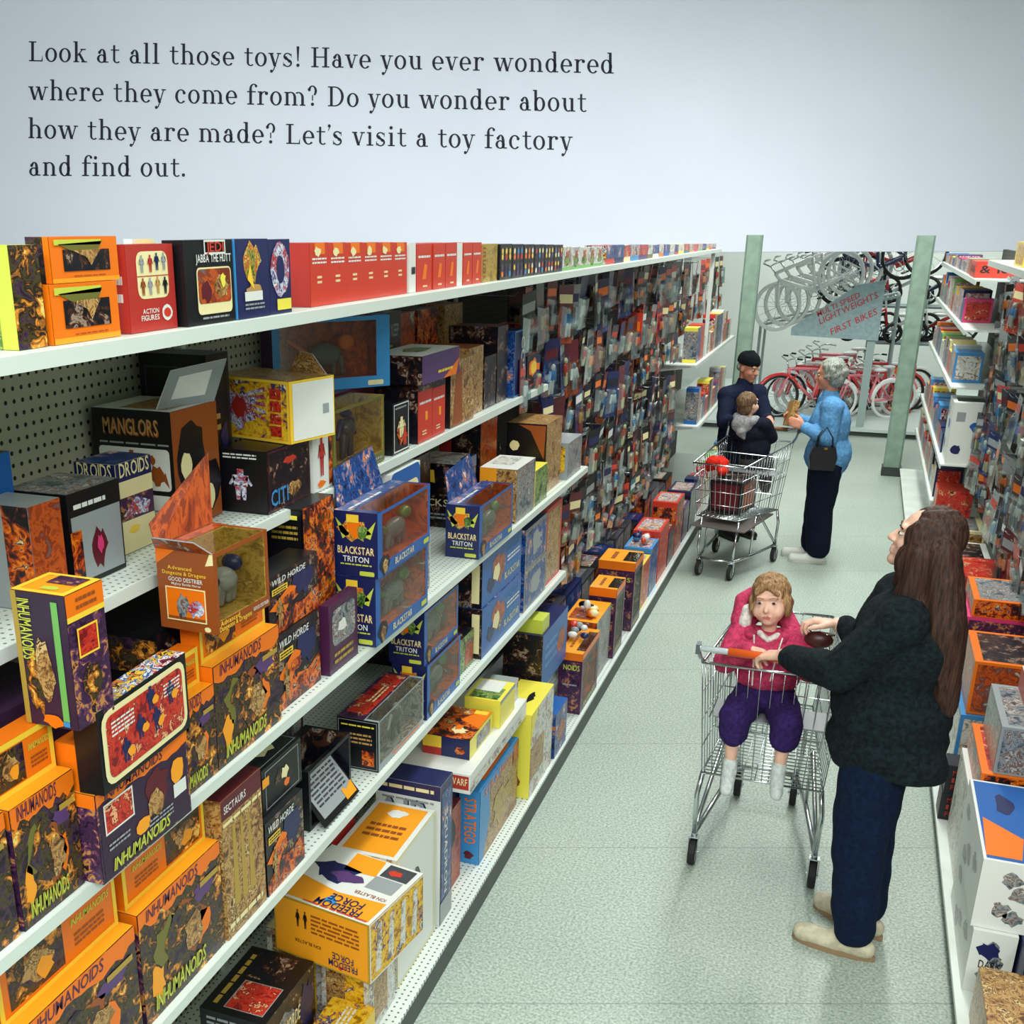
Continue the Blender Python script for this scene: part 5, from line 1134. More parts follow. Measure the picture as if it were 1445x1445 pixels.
o = carton('toy_pack', 'large plain red blister pack hanging out over the left pegs', -1.42, 8.0, 1.84, .02, .16, .30, pm('red'), lambda b: (b.rect('N', .1, .3, .9, .6, pm('orange'), 1), b.blob('N', .5, .3, .2, .1, pm('cream'), 2), b.rect('N', 0, .8, 1, 1, A['hell'], 2)))
# far shelves of the left gondola: little packs standing in rows
q = random.Random(5); i = 0
for z, y0, y1, xs in ((1.491, 10.35, 13.1, -1.34), (.871, 10.8, 13.1, -1.34), (.116, 10.3, 13.1, -1.22)):
    y = y0; lev = {1.491: 'upper far', .871: 'lower far', .116: 'far base'}[z]; n = 0
    while y < y1 - .2:
        L = q.uniform(.14, .26); c = q.choice(words); h = q.uniform(.16, .34)
        carton('toy_pack', f"small {cn.get(c, c)} pack on the {lev} shelf, {NTH[min(n, 21)]} from the near end", xs, y, z, L - .012, .12, h, pm(c),
               lambda b: (b.rect('F', 0, 0, 1, 1, A[q.choice(['multi', 'red', 'night', 'pale', 'hell', 'blue'])]), b.rect('N', 0, .1, 1, .9, A[q.choice(['multi', 'red', 'silver'])])), group='packs on the far left shelves')
        y += L; n += 1
for c in range(8):
    y = 10.45 + c * .36
    for r, z in enumerate((2.32, 2.02)):
        hook(-1.855, 0, y, z, 'left')
        ci, ti, size = q.choice([1, 2, 5, 2]), q.randrange(6), q.choice([0, 3])
        pack(-1.50, y, z, ci, ti, size, q.uniform(-14, 8), 0, f"{CARDCOL[ci][0]} blister pack above the far left shelves, {ORD[r]} row, {NTH[c]} from the near end", 'blister packs above the far left shelves')
# ---------------------------------------------------------------- shopping carts
GRIP = mat('orange_grip', (226, 92, 30), 0.4)
GRIPK = mat('brown_grip', (120, 80, 50), 0.4)
def lerp(a, b, t): return Vector(a) * (1 - t) + Vector(b) * t
def wire_wall(k, a, b, c, d, nu, nv, r=.0024, m=CHROME):
    """grid of wires over the quad a-b (bottom) d-c (top)"""
    for i in range(nu + 1):
        t = i / nu; k.tube([lerp(a, b, t), lerp(d, c, t)], r, m, 4)
    for j in range(nv + 1):
        t = j / nv; k.tube([lerp(a, d, t), lerp(b, c, t)], r * 1.25, m, 4)
def cart(name, label, loc, yaw, grip, grip_x, tray=False):
    o = empty(name, loc, label, 'shopping cart', rot=(0, 0, R(yaw)))
    RL, RR, FR, FL = (-.275, -.46, .99), (.275, -.46, .99), (.20, .50, .93), (-.20, .50, .93)
    bl, br, cr, cl = (-.245, -.35, .445), (.245, -.35, .445), (.165, .42, .50), (-.165, .42, .50)
    k = MB()
    wire_wall(k, bl, br, RR, RL, 12, 1); wire_wall(k, cl, cr, FR, FL, 9, 4); wire_wall(k, bl, cl, FL, RL, 17, 4); wire_wall(k, br, cr, FR, RR, 17, 4)
    wire_wall(k, bl, br, cr, cl, 9, 26)
    for a, b in ((RL, FL), (RR, FR), (FL, FR), (RL, RR)): k.tube([a, b], .0065, CHROME, 7)
    for a, b in ((bl, cl), (br, cr), (bl, br), (cl, cr)): k.tube([a, b], .005, CHROME, 6)
    k.build('basket', o, smooth=True)
    k = MB(); k.tube([(-.295, -.53, 1.075), (.295, -.53, 1.075)], .0125, CHROME, 10)
    for s in (-1, 1):
        k.tube([(s * .29, -.53, 1.075), (s * .285, -.48, 1.02), (s * .275, -.44, .99)], .009, CHROME, 7); k.box(s * .298, -.55, 1.055, s * .282, -.505, 1.095, DULLM)
    h = k.build('handle', o, smooth=False)
    k = MB(); k.tube([(grip_x[0], -.53, 1.075), (grip_x[1], -.53, 1.075)], .0165, grip, 12); k.build('grip', h, smooth=True)['label'] = 'coloured plastic handle grip'
    k = MB()
    for s in (-1, 1):
        k.tube([(s * .24, -.34, .45), (s * .255, -.36, .34), (s * .25, -.36, .15)], .011, CHROME, 8)
        k.tube([(s * .19, -.02, .47), (s * .245, -.30, .20), (s * .25, -.35, .15)], .010, CHROME, 8)
        k.tube([(s * .25, -.35, .15), (s * .19, .1, .145), (s * .135, .36, .15)], .012, CHROME, 8)
        k.tube([(s * .135, .36, .15), (s * .145, .38, .24), (s * .15, .34, .47)], .010, CHROME, 8)
        k.tube([(s * .19, .1, .145), (s * .19, .08, .36), (s * .185, .02, .46)], .009, CHROME, 8)
    k.tube([(-.135, .36, .15), (0, .39, .15), (.135, .36, .15)], .011, CHROME, 8)
    k.build('chassis', o, smooth=True)
    if tray:
        k = MB(); k.box(-.22, -.32, .405, .22, .40, .415, mat('grey_brown_tray', (104, 96, 92), 0.6)); k.build('lower_tray', o)
    for x, y in ((-.25, -.36), (.25, -.36), (-.13, .36), (.13, .36)):
        w = MB(); n = 20; rr = []
        for dx, r in ((-.015, .045), (-.016, .056), (-.011, .062), (.011, .062), (.016, .056), (.015, .045)):
            rr.append([(dx, r * math.cos(2 * math.pi * i / n), r * math.sin(2 * math.pi * i / n)) for i in range(n)])
        n0, kk = w.quads(rr, RUBBER); w.cap(n0[0], kk, mat('grey_hub', (130, 132, 134), .5), True); w.cap(n0[-1], kk, MATS['grey_hub'])
        wo = w.build('wheel', o, (x, y, .0625), smooth=False)
        f = MB()
        for s in (-1, 1): f.box(s * .019, -.016, -.012, s * .022, .016, .075, CHROME)
        f.box(-.022, -.018, .072, .022, .018, .078, CHROME); f.tube([(0, 0, .075), (0, 0, .092)], .012, CHROME, 8); f.tube([(-.026, 0, 0), (.026, 0, 0)], .006, DULLM, 6)
        f.build('caster_fork', wo)
    k = MB(); wire_wall(k, (-.22, -.20, .60), (.22, -.20, .60), (.23, -.22, .90), (-.23, -.22, .90), 9, 3)
    for i in range(7): k.tube([(-.22 + .0733 * i, -.22, .745), (-.23 + .0766 * i, -.44, .745)], .003, CHROME, 4)
    k.box(-.22, -.42, .740, .22, -.23, .748, mat('grey_seat_flap', (150, 154, 156), .5)); k.build('child_seat', o)
    return o
cart1 = cart('shopping_cart', 'chrome shopping cart with orange handle grip and a toddler in its seat', (-.15, 4.76, 0), 0, GRIP, (-.175, .2))
cart2 = cart('shopping_cart', 'chrome shopping cart farther down the aisle, coming towards the camera', (-.765, 9.12, 0), 167, GRIPK, (-.2, .2), True)

# ---------------------------------------------------------------- people
def organic(name, mb, m, voxel=.006, it=6, parent=None, pick=None, extra=(), loc=None):
    """one continuous skin over closed rounded shapes"""
    t = mb.build('tmp')
    r = t.modifiers.new('r', 'REMESH'); r.mode = 'VOXEL'; r.voxel_size = voxel
    s = t.modifiers.new('s', 'SMOOTH'); s.iterations = it; s.factor = 0.5
    dg = bpy.context.evaluated_depsgraph_get(); dg.update()
    me = bpy.data.meshes.new_from_object(t.evaluated_get(dg))
    old = t.data; bpy.data.objects.remove(t); bpy.data.meshes.remove(old)
    me.name = name; me.materials.clear(); me.materials.append(m)
    for e in extra: me.materials.append(e)
    me.polygons.foreach_set('use_smooth', [True] * len(me.polygons))
    if pick:
        me.polygons.foreach_set('material_index', [pick(p.center) for p in me.polygons])
    else:
        me.polygons.foreach_set('material_index', [0] * len(me.polygons))
    o = bpy.data.objects.new(name, me); COL.objects.link(o)
    if parent: o.parent = parent
    if loc is not None: o.location = loc
    return o
def wrinkle(o, amp, sc, seed=0, z=1.0):
    me = o.data; n = len(me.vertices); co = [0.0] * (n * 3); no = [0.0] * (n * 3)
    me.vertices.foreach_get('co', co); me.vertices.foreach_get('normal', no)
    for i in range(0, n * 3, 3):
        a = noise.noise(Vector((co[i] * sc + seed, co[i + 1] * sc, co[i + 2] * sc * z))) * amp
        co[i] += no[i] * a; co[i + 1] += no[i + 1] * a; co[i + 2] += no[i + 2] * a
    me.vertices.foreach_set('co', co); me.update()
def hem(o, z):
    """a straight lower hem: nothing of the garment hangs below z (local)"""
    me = o.data; n = len(me.vertices); co = [0.0] * (n * 3); me.vertices.foreach_get('co', co)
    for i in range(2, n * 3, 3):
        if co[i] < z: co[i] = z + (co[i] - z) * .04
    me.vertices.foreach_set('co', co); me.update()
def hand(k, w, d, n, t, m, s=1.0, curl=(18, 30, 22), spread=.0):
    w = Vector(w); d = Vector(d).normalized(); n = Vector(n); n = (n - d * n.dot(d)).normalized(); t = Vector(t); t = (t - d * t.dot(d) - n * t.dot(n)).normalized()
    for off, L, b in ((.030, .070, .082), (.010, .080, .088), (-.010, .074, .085), (-.029, .058, .078)):
        kn = w + d * b * s + t * off * s
        k.cone(w + t * off * .6 * s + d * .01, .015 * s, kn, .0115 * s, m, 8)
        p = kn; a = 0; dd = (d + t * off * spread * 8).normalized()
        for i, f in enumerate((.46, .31, .25)):
            a += R(curl[i]); q = p + (dd * math.cos(a) + n * math.sin(a)) * (L * f * s)
            k.cone(p, (.0105 - .0012 * i) * s, q, (.0095 - .0014 * i) * s, m, 8); p = q
    p0 = w + d * .02 * s + t * .024 * s; p1 = p0 + (t * .62 + d * .7 + n * .25).normalized() * .042 * s; p2 = p1 + (d * .9 + t * .3 + n * .3).normalized() * .03 * s; p3 = p2 + (d * .95 + n * .35).normalized() * .024 * s
    k.cone(p0, .016 * s, p1, .0125 * s, m, 8); k.cone(p1, .012 * s, p2, .0105 * s, m, 8); k.cone(p2, .0105 * s, p3, .008 * s, m, 8)
def headT(c, yaw, pitch=0, roll=0, s=1.0):
    return Matrix.Translation(Vector(c)) @ Matrix.Rotation(R(yaw), 4, 'Z') @ Matrix.Rotation(R(-pitch), 4, 'Y') @ Matrix.Rotation(R(roll), 4, 'X') @ Matrix.Scale(s, 4)
def head(k, T, m, child=False, beardless=True):
    k.T = T
    k.ell((-.012, 0, .03), (.095, .076, .088), m, 16, 12)
    k.ell((.028, 0, -.028), (.062, .062, .084), m, 14, 10)
    if child:
        k.ell((.03, 0, -.035), (.066, .07, .066), m, 14, 10)
        for s in (-1, 1): k.ell((.058, s * .038, -.04), (.03, .03, .03), m)
        k.cone((.09, 0, -.012), .008, (.1, 0, -.026), .0125, m); k.ell((.06, 0, -.082), (.03, .03, .02), m)
    else:
        k.cone((.03, 0, -.078), .045, (.066, 0, -.093), .024, m)
        for s in (-1, 1): k.ell((.056, s * .033, -.028), (.026, .026, .026), m)
        k.cone((.086, 0, .006), .0085, (.104, 0, -.026), .0125, m); k.cone((.094, -.011, -.029), .0085, (.094, .011, -.029), .0085, m)
    k.cone((.076, -.036, .03), .013, (.076, .036, .03), .013, m)
    k.cone((.087, -.017, -.055), .0065, (.087, .017, -.055), .0065, m); k.cone((.085, -.014, -.067), .0075, (.085, .014, -.067), .0075, m)
    for s in (-1, 1): k.ell((-.008, s * .076, -.012), (.02, .01, .031), m, 8, 6)
    k.T = None
EYEW = mat('eye_white', (232, 230, 224), .25); EYED = mat('eye_dark', (44, 34, 28), .2); LIP = None
def eyes(o, T, hair_m, br=.0034):
    for s in (-1, 1):
        k = MB(); k.T = T; k.ell((.0765, s * .031, .006), (.0105, .0125, .0056), EYEW, 12, 8); k.ell((.0852, s * .031, .006), (.0035, .0078, .0060), EYED, 10, 6); k.T = None
        k.build('eye', o, smooth=True)
        k = MB(); k.T = T; k.tube([(.088, s * .014, .026), (.091, s * .03, .031), (.08, s * .05, .026)], br, hair_m, 5); k.T = None
        k.build('eyebrow', o)
def lips_pick(T, n_lip=1):
    inv = T.inverted()
    def f(c):
        p = inv @ Vector(c)
        return n_lip if (p.x > .0855 and (p.y / .018) ** 2 + ((p.z + .061) / .0085) ** 2 < 1) else 0
    return f
def hairmat(name, dark, light):
    m, nt, b, N, f = nodes_mat(name, .62)
    b.inputs['Specular IOR Level'].default_value = .3
    tc = N('TexCoord'); mp = N('Mapping'); mp.inputs['Scale'].default_value = (150, 150, 9); nt.links.new(tc.outputs['Object'], mp.inputs['Vector'])
    n = N('TexNoise'); n.inputs['Scale'].default_value = 1; n.inputs['Detail'].default_value = 3; nt.links.new(mp.outputs[0], n.inputs['Vector'])
    rp = N('ValToRGB'); e = rp.color_ramp.elements; e[0].position = .3; e[0].color = lin(dark); e[1].position = .7; e[1].color = lin(light)
    nt.links.new(n.outputs['Fac'], rp.inputs['Fac']); nt.links.new(rp.outputs[0], b.inputs['Base Color'])
    bp = N('Bump'); bp.inputs['Strength'].default_value = .7; bp.inputs['Distance'].default_value = .004; nt.links.new(n.outputs['Fac'], bp.inputs['Height']); nt.links.new(bp.outputs[0], b.inputs['Normal'])
    MATS[name] = m
    return m
def cloth(name, rgb, bump=.5, bs=320, vary=.12):
    return mat(name, rgb, .92, vary=vary, vscale=60, bump=bump, bscale=bs, spec=.15)
SKIN = mat('fair_skin', (232, 184, 160), .5, vary=.03, vscale=40); SKINO = mat('ruddy_skin', (196, 132, 104), .5, vary=.05, vscale=60); LIPM_ = mat('lip_pink', (190, 104, 96), .4)
def person(name, label, at, J, s, yaw, skin, headp, hands, voxel=.006, child=False):
    """body: one continuous skin; J = joints in world metres; s = thickness; returns root, head matrix"""
    root = empty(name, at, label, 'person')
    off = -Vector(at)
    k = MB(); Rz = Matrix.Rotation(R(yaw), 3, 'Z'); T = headT(*headp)
    head(k, T, skin, child)
    P_, Ch, Nk = Vector(J['pelvis']), Vector(J['chest']), Vector(J['neck'])
    k.ell(P_, (.10 * s, .145 * s, .12 * s), skin, 14, 9, Rz); k.ell(Ch, (.105 * s, .155 * s, .19 * s), skin, 14, 9, Rz); k.ell((P_ + Ch) / 2, (.095 * s, .135 * s, .16 * s), skin, 14, 9, Rz)
    hc = T @ Vector((-.02, 0, -.06)); k.cone(Nk, .056 * s, hc, .05 * s, skin)
    for q in 'LR':
        sh, el, wr = Vector(J['sh' + q]), Vector(J['el' + q]), Vector(J['wr' + q])
        k.cone(lerp(Ch, Nk, .7), .05 * s, sh, .058 * s, skin); k.cone(sh, .052 * s, el, .041 * s, skin); k.cone(el, .04 * s, wr, .026 * s, skin)
        hp, kn, an, toe = (Vector(J[x + q]) for x in ('hip', 'kn', 'an', 'toe'))
        k.cone(P_, .1 * s, hp, .088 * s, skin); k.cone(hp, .085 * s, kn, .056 * s, skin); k.cone(kn, .055 * s, lerp(kn, an, .35), .056 * s, skin); k.cone(lerp(kn, an, .35), .056 * s, an, .034 * s, skin)
        k.cone(an + Vector((0, 0, -.02 * s)), .032 * s, toe, .026 * s, skin)
        h = hands.get(q)
        if h: hand(k, wr, *h[0], skin, **h[1])
    for i in range(len(k.V)): k.V[i] = k.V[i] + off
    Tl = Matrix.Translation(off) @ T
    body = organic('body', k, skin, voxel, 3, root, lips_pick(Tl), (LIPM_,))
    return root, Tl, off
def garment(root, off, name, prims, m, voxel=.008, it=6, wr=(.004, 14), label=None):
    k = MB()
    for p in prims:
        if p[0] == 'c': k.cone(Vector(p[1]) + off, p[2], Vector(p[3]) + off, p[4], m)
        else: k.ell(Vector(p[1]) + off, p[2], m, 14, 9, Matrix.Rotation(R(p[3]), 3, 'Z') if len(p) > 3 else None)
    o = organic(name, k, m, voxel, it, root)
    if wr: wrinkle(o, wr[0], wr[1])
    if label: o['label'] = label
    return o
def shoe(root, off, an, toe, m, sole, s=1.0, name='shoe'):
    an = Vector(an) + off; toe = Vector(toe) + off; d = (toe - an); d.z = 0; d.normalize(); n = Vector((-d.y, d.x, 0))
    z0 = off.z
    k = MB(); heel = an - d * .045 * s; tip = toe + d * .02 * s
    for a, ra, b, rb, zz in ((heel, .036, lerp(heel, tip, .45), .040, .042), (lerp(heel, tip, .45), .040, tip, .038, .036), (an, .04, lerp(an, tip, .4), .034, .07)):
        a = a.copy(); b = b.copy(); a.z = z0 + zz * s; b.z = z0 + (zz if zz < .06 else .05) * s; k.cone(a, ra * s, b, rb * s, m)
    o = organic(name, k, m, .006, 4, root)
    for v in o.data.vertices: v.co.z = max(v.co.z, z0 + .012 * s)
    k = MB(); ring = []
    for i in range(20):
        a = 2 * math.pi * i / 20; c = lerp(heel, tip, .5); L = (tip - heel).length / 2 + .036 * s
        x = math.cos(a) * L; w = (.037 + .008 * math.cos(a)) * s; ring.append((c + d * x + n * math.sin(a) * w))
    n0, kk = k.quads([[(p.x, p.y, z0 + .001) for p in ring], [(p.x, p.y, z0 + .022 * s) for p in ring]], sole); k.cap(n0[0], kk, sole, True); k.cap(n0[1], kk, sole); k.build('sole', o, smooth=False)
    k = MB()
    for i in range(3):
        c = lerp(an, tip, .25 + .16 * i); k.tube([c + n * .022 * s + Vector((0, 0, z0 + (.082 - .012 * i) * s - c.z)), c + Vector((0, 0, z0 + (.092 - .012 * i) * s - c.z)), c - n * .022 * s + Vector((0, 0, z0 + (.082 - .012 * i) * s - c.z))], .0035, sole, 4)
    k.build('laces', o)
    return o
# --- the standing woman by the near cart
A0 = (.27, 4.06, 0)
J = dict(pelvis=(.255, 4.06, .95), chest=(.27, 4.06, 1.24), neck=(.29, 4.06, 1.44), shL=(.25, 3.90, 1.38), shR=(.25, 4.22, 1.38), elL=(.085, 3.93, 1.165), elR=(.16, 4.29, 1.15),
         wrL=(-.12, 4.16, 1.115), wrR=(.06, 4.34, 1.205), hipL=(.25, 3.97, .92), hipR=(.26, 4.15, .92), knL=(.235, 3.97, .50), knR=(.27, 4.14, .50), anL=(.27, 3.96, .085), anR=(.31, 4.14, .085),
         toeL=(.11, 3.99, .035), toeR=(.17, 4.23, .035))
wom, T, off = person('person', 'woman in dark green jacket and jeans, long brown hair, pushing the cart with a toddler', A0, J, 1.0, 180, SKIN, ((.295, 4.055, 1.635), 174, 14, 0, 1.0),
    dict(L=(((-.8, .52, -.28), (-.1, .2, -1), (.3, .9, .1)), dict(curl=(28, 48, 36))), R=(((-.9, .0, .05), (0, -.2, -1), (-.1, -1, .1)), dict(curl=(30, 50, 40)))), voxel=.0045)
HB = hairmat('long_brown_hair', (30, 18, 15), (78, 50, 38)); eyes(wom, T, HB)
JK = cloth('dark_green_knit', (27, 36, 40), .9, 260, .25); JEAN = cloth('navy_denim', (14, 30, 56), .4, 500, .15); BEIGE = mat('beige_suede', (198, 190, 164), .8, vary=.08); SOLE = mat('tan_sole', (150, 122, 92), .7)
hem(garment(wom, off, 'jacket', [('e', (.275, 4.06, .88), (.215, .235, .16), 180), ('e', (.275, 4.06, 1.0), (.21, .23, .2), 180), ('e', (.285, 4.06, 1.24), (.18, .21, .22), 180), ('c', (.21, 4.00, .83), .115, (.21, 4.13, .83), .115), ('c', (.36, 3.98, .83), .13, (.36, 4.14, .83), .13),
    ('c', (.29, 4.06, 1.40), .10, (.295, 4.06, 1.46), .075), ('c', (.28, 3.98, 1.38), .09, J['shL'], .092), ('c', (.28, 4.14, 1.38), .09, J['shR'], .092),
    ('c', J['shL'], .088, J['elL'], .075), ('c', J['elL'], .075, (-.085, 4.125, 1.122), .052), ('c', J['shR'], .088, J['elR'], .075), ('c', J['elR'], .072, (.09, 4.335, 1.202), .048)], JK, .008, 5, (.012, 9), 'dark green knitted jacket'), .80)
hem(garment(wom, off, 'jeans', [('e', (.265, 4.06, .86), (.135, .175, .12), 180)] + [q for s in 'LR' for q in (('c', J['hip' + s], .13, J['kn' + s], .10), ('c', J['kn' + s], .10, Vector(J['an' + s]) + Vector((-.005, 0, .035)), .078))], JEAN, .008, 5, (.008, 12), 'navy blue jeans'), .062)
for s in 'LR': shoe(wom, off, J['an' + s], J['toe' + s], BEIGE, SOLE, 1.05)
k = MB(); k.T = T
k.ell((-.028, 0, .036), (.100, .092, .098), HB, 16, 11); k.ell((-.045, 0, -.03), (.085, .095, .11), HB, 14, 9)
for y in (-.062, .062): k.ell((.008, y, .02), (.062, .036, .07), HB); k.ell((.0, y * 1.15, -.06), (.07, .036, .08), HB)
k.T = None; hd = Vector((.295, 4.055, 1.635)) + off
for y in (-.066, .066): k.cone(hd + Vector((-.01, y * 1.1, -.03)), .052, hd + Vector((-.02, y * 1.2, -.17)), .055, HB); k.cone(hd + Vector((-.02, y * 1.2, -.17)), .055, hd + Vector((.05, y * 1.5, -.30)), .045, HB)
for y in (-.08, -.04, 0, .04, .08): k.cone(hd + Vector((.05, y * .8, -.02)), .066, hd + Vector((.10, y * 1.15, -.28)), .075, HB); k.cone(hd + Vector((.10, y * 1.15, -.28)), .075, hd + Vector((.15, y * 1.1, -.56)), .04, HB)
o = organic('hair', k, HB, .006, 5, wom); wrinkle(o, .006, 60, 3, .10); o['label'] = 'long straight brown hair'
# --- toddler in the cart seat
A1 = (-.19, 4.44, .752)
J = dict(pelvis=(-.175, 4.47, .82), chest=(-.185, 4.48, .99), neck=(-.195, 4.475, 1.10), shL=(-.075, 4.47, 1.07), shR=(-.30, 4.47, 1.07), elL=(-.02, 4.40, .975), elR=(-.345, 4.39, .97), wrL=(-.09, 4.285, 1.075), wrR=(-.24, 4.275, 1.085),
         hipL=(-.115, 4.44, .80), hipR=(-.24, 4.44, .80), knL=(-.075, 4.285, .785), knR=(-.275, 4.285, .785), anL=(-.085, 4.27, .55), anR=(-.275, 4.27, .53), toeL=(-.08, 4.21, .50), toeR=(-.275, 4.21, .48))
tod, T, off = person('person', 'toddler in pink hooded jacket and purple trousers sitting in the near cart', A1, J, .56, -90, SKIN, ((-.20, 4.455, 1.232), -97, 4, 7, .88),
    dict(L=(((-.75, -.5, .05), (-.2, 0, -1), (-.5, -.8, .2)), dict(s=.55, curl=(25, 40, 30))), R=(((.8, -.4, 0), (.1, 0, -1), (.4, -.9, .2)), dict(s=.55, curl=(25, 40, 30)))), voxel=.004, child=True)
HL = hairmat('light_brown_hair', (92, 62, 38), (190, 150, 104)); eyes(tod, T, HL, .002)
PINK = cloth('pink_fleece', (200, 66, 102), .6, 240, .12); PLIN = cloth('white_fleece_lining', (232, 222, 214)); PURT = cloth('purple_corduroy', (54, 36, 92), .6, 260, .15); SOCK = cloth('white_sock', (216, 222, 220), .5, 300, .06)
garment(tod, off, 'jacket', [('e', (-.18, 4.475, .93), (.10, .135, .12), -90), ('e', (-.187, 4.475, 1.02), (.095, .13, .09), -90), ('c', (-.16, 4.475, 1.06), .055, J['shL'], .054), ('c', (-.22, 4.475, 1.06), .055, J['shR'], .054)] +
    [q for s in 'LR' for q in (('c', J['sh' + s], .056, J['el' + s], .05), ('c', J['el' + s], .05, lerp(J['el' + s], J['wr' + s], .88), .036))], PINK, .006, 4, (.006, 18), 'pink fleece hooded jacket')
garment(tod, off, 'hood', [('c', (-.30, 4.50, 1.10), .038, (-.25, 4.55, 1.16), .04), ('c', (-.25, 4.55, 1.16), .04, (-.15, 4.555, 1.15), .04), ('c', (-.15, 4.555, 1.15), .04, (-.10, 4.50, 1.10), .036), ('c', (-.30, 4.50, 1.10), .036, (-.26, 4.43, 1.09), .026), ('c', (-.10, 4.50, 1.10), .034, (-.14, 4.43, 1.085), .026),
    ('c', (-.315, 4.485, 1.12), .034, (-.318, 4.51, 1.205), .026), ('c', (-.318, 4.51, 1.205), .026, (-.265, 4.56, 1.235), .026), ('c', (-.265, 4.56, 1.235), .026, (-.14, 4.56, 1.20), .03), ('c', (-.25, 4.57, 1.15), .05, (-.16, 4.57, 1.14), .05)], PINK, .006, 4, (.003, 20), 'pink hood lying back on the shoulders')
garment(tod, off, 'hood_lining', [('c', (-.29, 4.46, 1.125), .026, (-.285, 4.48, 1.175), .024), ('c', (-.25, 4.53, 1.17), .03, (-.17, 4.535, 1.17), .03), ('c', (-.225, 4.425, 1.10), .014, (-.19, 4.405, 1.082), .012), ('c', (-.19, 4.405, 1.082), .012, (-.155, 4.425, 1.10), .013)], PLIN, .005, 3, None, 'white hood lining')
garment(tod, off, 'trousers', [('e', (-.178, 4.465, .825), (.095, .125, .075), -90)] + [q for s in 'LR' for q in (('c', J['hip' + s], .075, J['kn' + s], .066), ('c', J['kn' + s], .066, lerp(J['kn' + s], J['an' + s], .28), .06))], PURT, .006, 4, (.005, 20), 'purple corduroy trousers')
for s in 'LR': garment(tod, off, 'sock', [('c', lerp(J['kn' + s], J['an' + s], .80), .030, J['an' + s], .030), ('c', Vector(J['an' + s]) + Vector((0, .01, -.02)), .030, J['toe' + s], .024)], SOCK, .005, 3, (.003, 40), 'white sock')
k = MB(); k.T = T; k.ell((-.022, 0, .04), (.098, .086, .09), HL, 16, 11)
for s in (-1, 1): k.ell((-.005, s * .076, -.02), (.05, .02, .06), HL, 10, 7); k.cone((.068, s * .012, .085), .022, (.085, s * .045, .05), .012, HL)
k.ell((-.05, 0, -.02), (.06, .08, .075), HL); k.T = None
o = organic('hair', k, HL, .0045, 3, tod); wrinkle(o, .006, 70, 2, .3); o['label'] = 'light brown fringe'
k = MB(); 
for pts in (((-.245, 4.395, 1.10), (-.236, 4.355, 1.05), (-.23, 4.342, .97), (-.228, 4.35, .90)), ((-.135, 4.395, 1.10), (-.145, 4.355, 1.05), (-.155, 4.342, .98), (-.16, 4.345, .93))):
    b = MB(); b.tube([Vector(p) + off for p in pts], .0035, PLIN, 5); b.build('drawstring', tod)
# --- the purse in the woman's far hand
k = MB(); k.ell((0, 0, 0), (.055, .03, .035), mat('maroon_leather', (70, 28, 26), .4)); k.ell((.01, 0, .025), (.05, .012, .01), CHROME, 8, 5); k.tube([(-.03, 0, .03), (-.05, -.02, .05), (-.06, -.03, .02)], .003, CHROME, 5)
tag(k.build('coin_purse', None, (.0, 4.33, 1.135), smooth=True), "small maroon purse held in the woman's far hand over the cart", 'purse')
# --- the older woman in the blue jacket
A2 = (-.15, 9.56, 0)
J = dict(pelvis=(-.12, 9.57, .88), chest=(-.14, 9.57, 1.14), neck=(-.16, 9.565, 1.36), shL=(-.13, 9.40, 1.30), shR=(-.17, 9.73, 1.30), elL=(-.13, 9.36, 1.06), elR=(-.22, 9.74, 1.08), wrL=(-.33, 9.40, 1.14), wrR=(-.38, 9.62, 1.16),
         hipL=(-.12, 9.48, .85), hipR=(-.13, 9.66, .85), knL=(-.13, 9.49, .46), knR=(-.14, 9.66, .46), anL=(-.11, 9.49, .08), anR=(-.16, 9.66, .08), toeL=(-.27, 9.47, .035), toeR=(-.34, 9.64, .035))
gran, T, off = person('person', 'grey-haired woman in light blue jacket and dark trousers beside the far cart', A2, J, .95, 180, SKINO, ((-.185, 9.555, 1.535), 172, -6, 0, .98),
    dict(L=(((-.9, .1, .3), (.2, .6, -.2), (0, .3, 1)), dict(curl=(25, 40, 30))), R=(((-.9, -.2, .3), (.2, -.6, -.2), (0, -.3, 1)), dict(curl=(25, 40, 30)))), voxel=.007)
GH = hairmat('grey_curls', (84, 92, 84), (178, 184, 172)); eyes(gran, T, GH)
BLJ = cloth('light_blue_jacket', (92, 146, 192), .4, 160, .10); DKT = cloth('dark_navy_trousers', (14, 22, 40), .3); WSH = mat('white_sneaker', (224, 226, 218), .6); WSO = mat('white_sole', (206, 206, 196), .6)
hem(garment(gran, off, 'jacket', [('e', (-.12, 9.57, .90), (.185, .23, .20), 180), ('e', (-.135, 9.57, 1.14), (.165, .205, .22), 180), ('c', (-.14, 9.48, .78), .10, (-.14, 9.66, .78), .10), ('c', (-.08, 9.48, .80), .10, (-.08, 9.66, .80), .10), ('c', (-.15, 9.565, 1.32), .085, (-.16, 9.565, 1.38), .068), ('c', (-.14, 9.48, 1.28), .09, J['shL'], .088), ('c', (-.15, 9.65, 1.28), .09, J['shR'], .088)] +
    [q for s in 'LR' for q in (('c', J['sh' + s], .085, J['el' + s], .072), ('c', J['el' + s], .07, lerp(J['el' + s], J['wr' + s], .88), .05))], BLJ, .009, 5, (.010, 11), 'light blue jacket'), .76)
hem(garment(gran, off, 'trousers', [('e', (-.11, 9.57, .84), (.16, .19, .12), 180)] + [q for s in 'LR' for q in (('c', J['hip' + s], .135, J['kn' + s], .112), ('c', J['kn' + s], .112, Vector(J['an' + s]) + Vector((0.01, 0, .05)), .098))], DKT, .009, 5, (.008, 12), 'dark navy trousers'), .06)
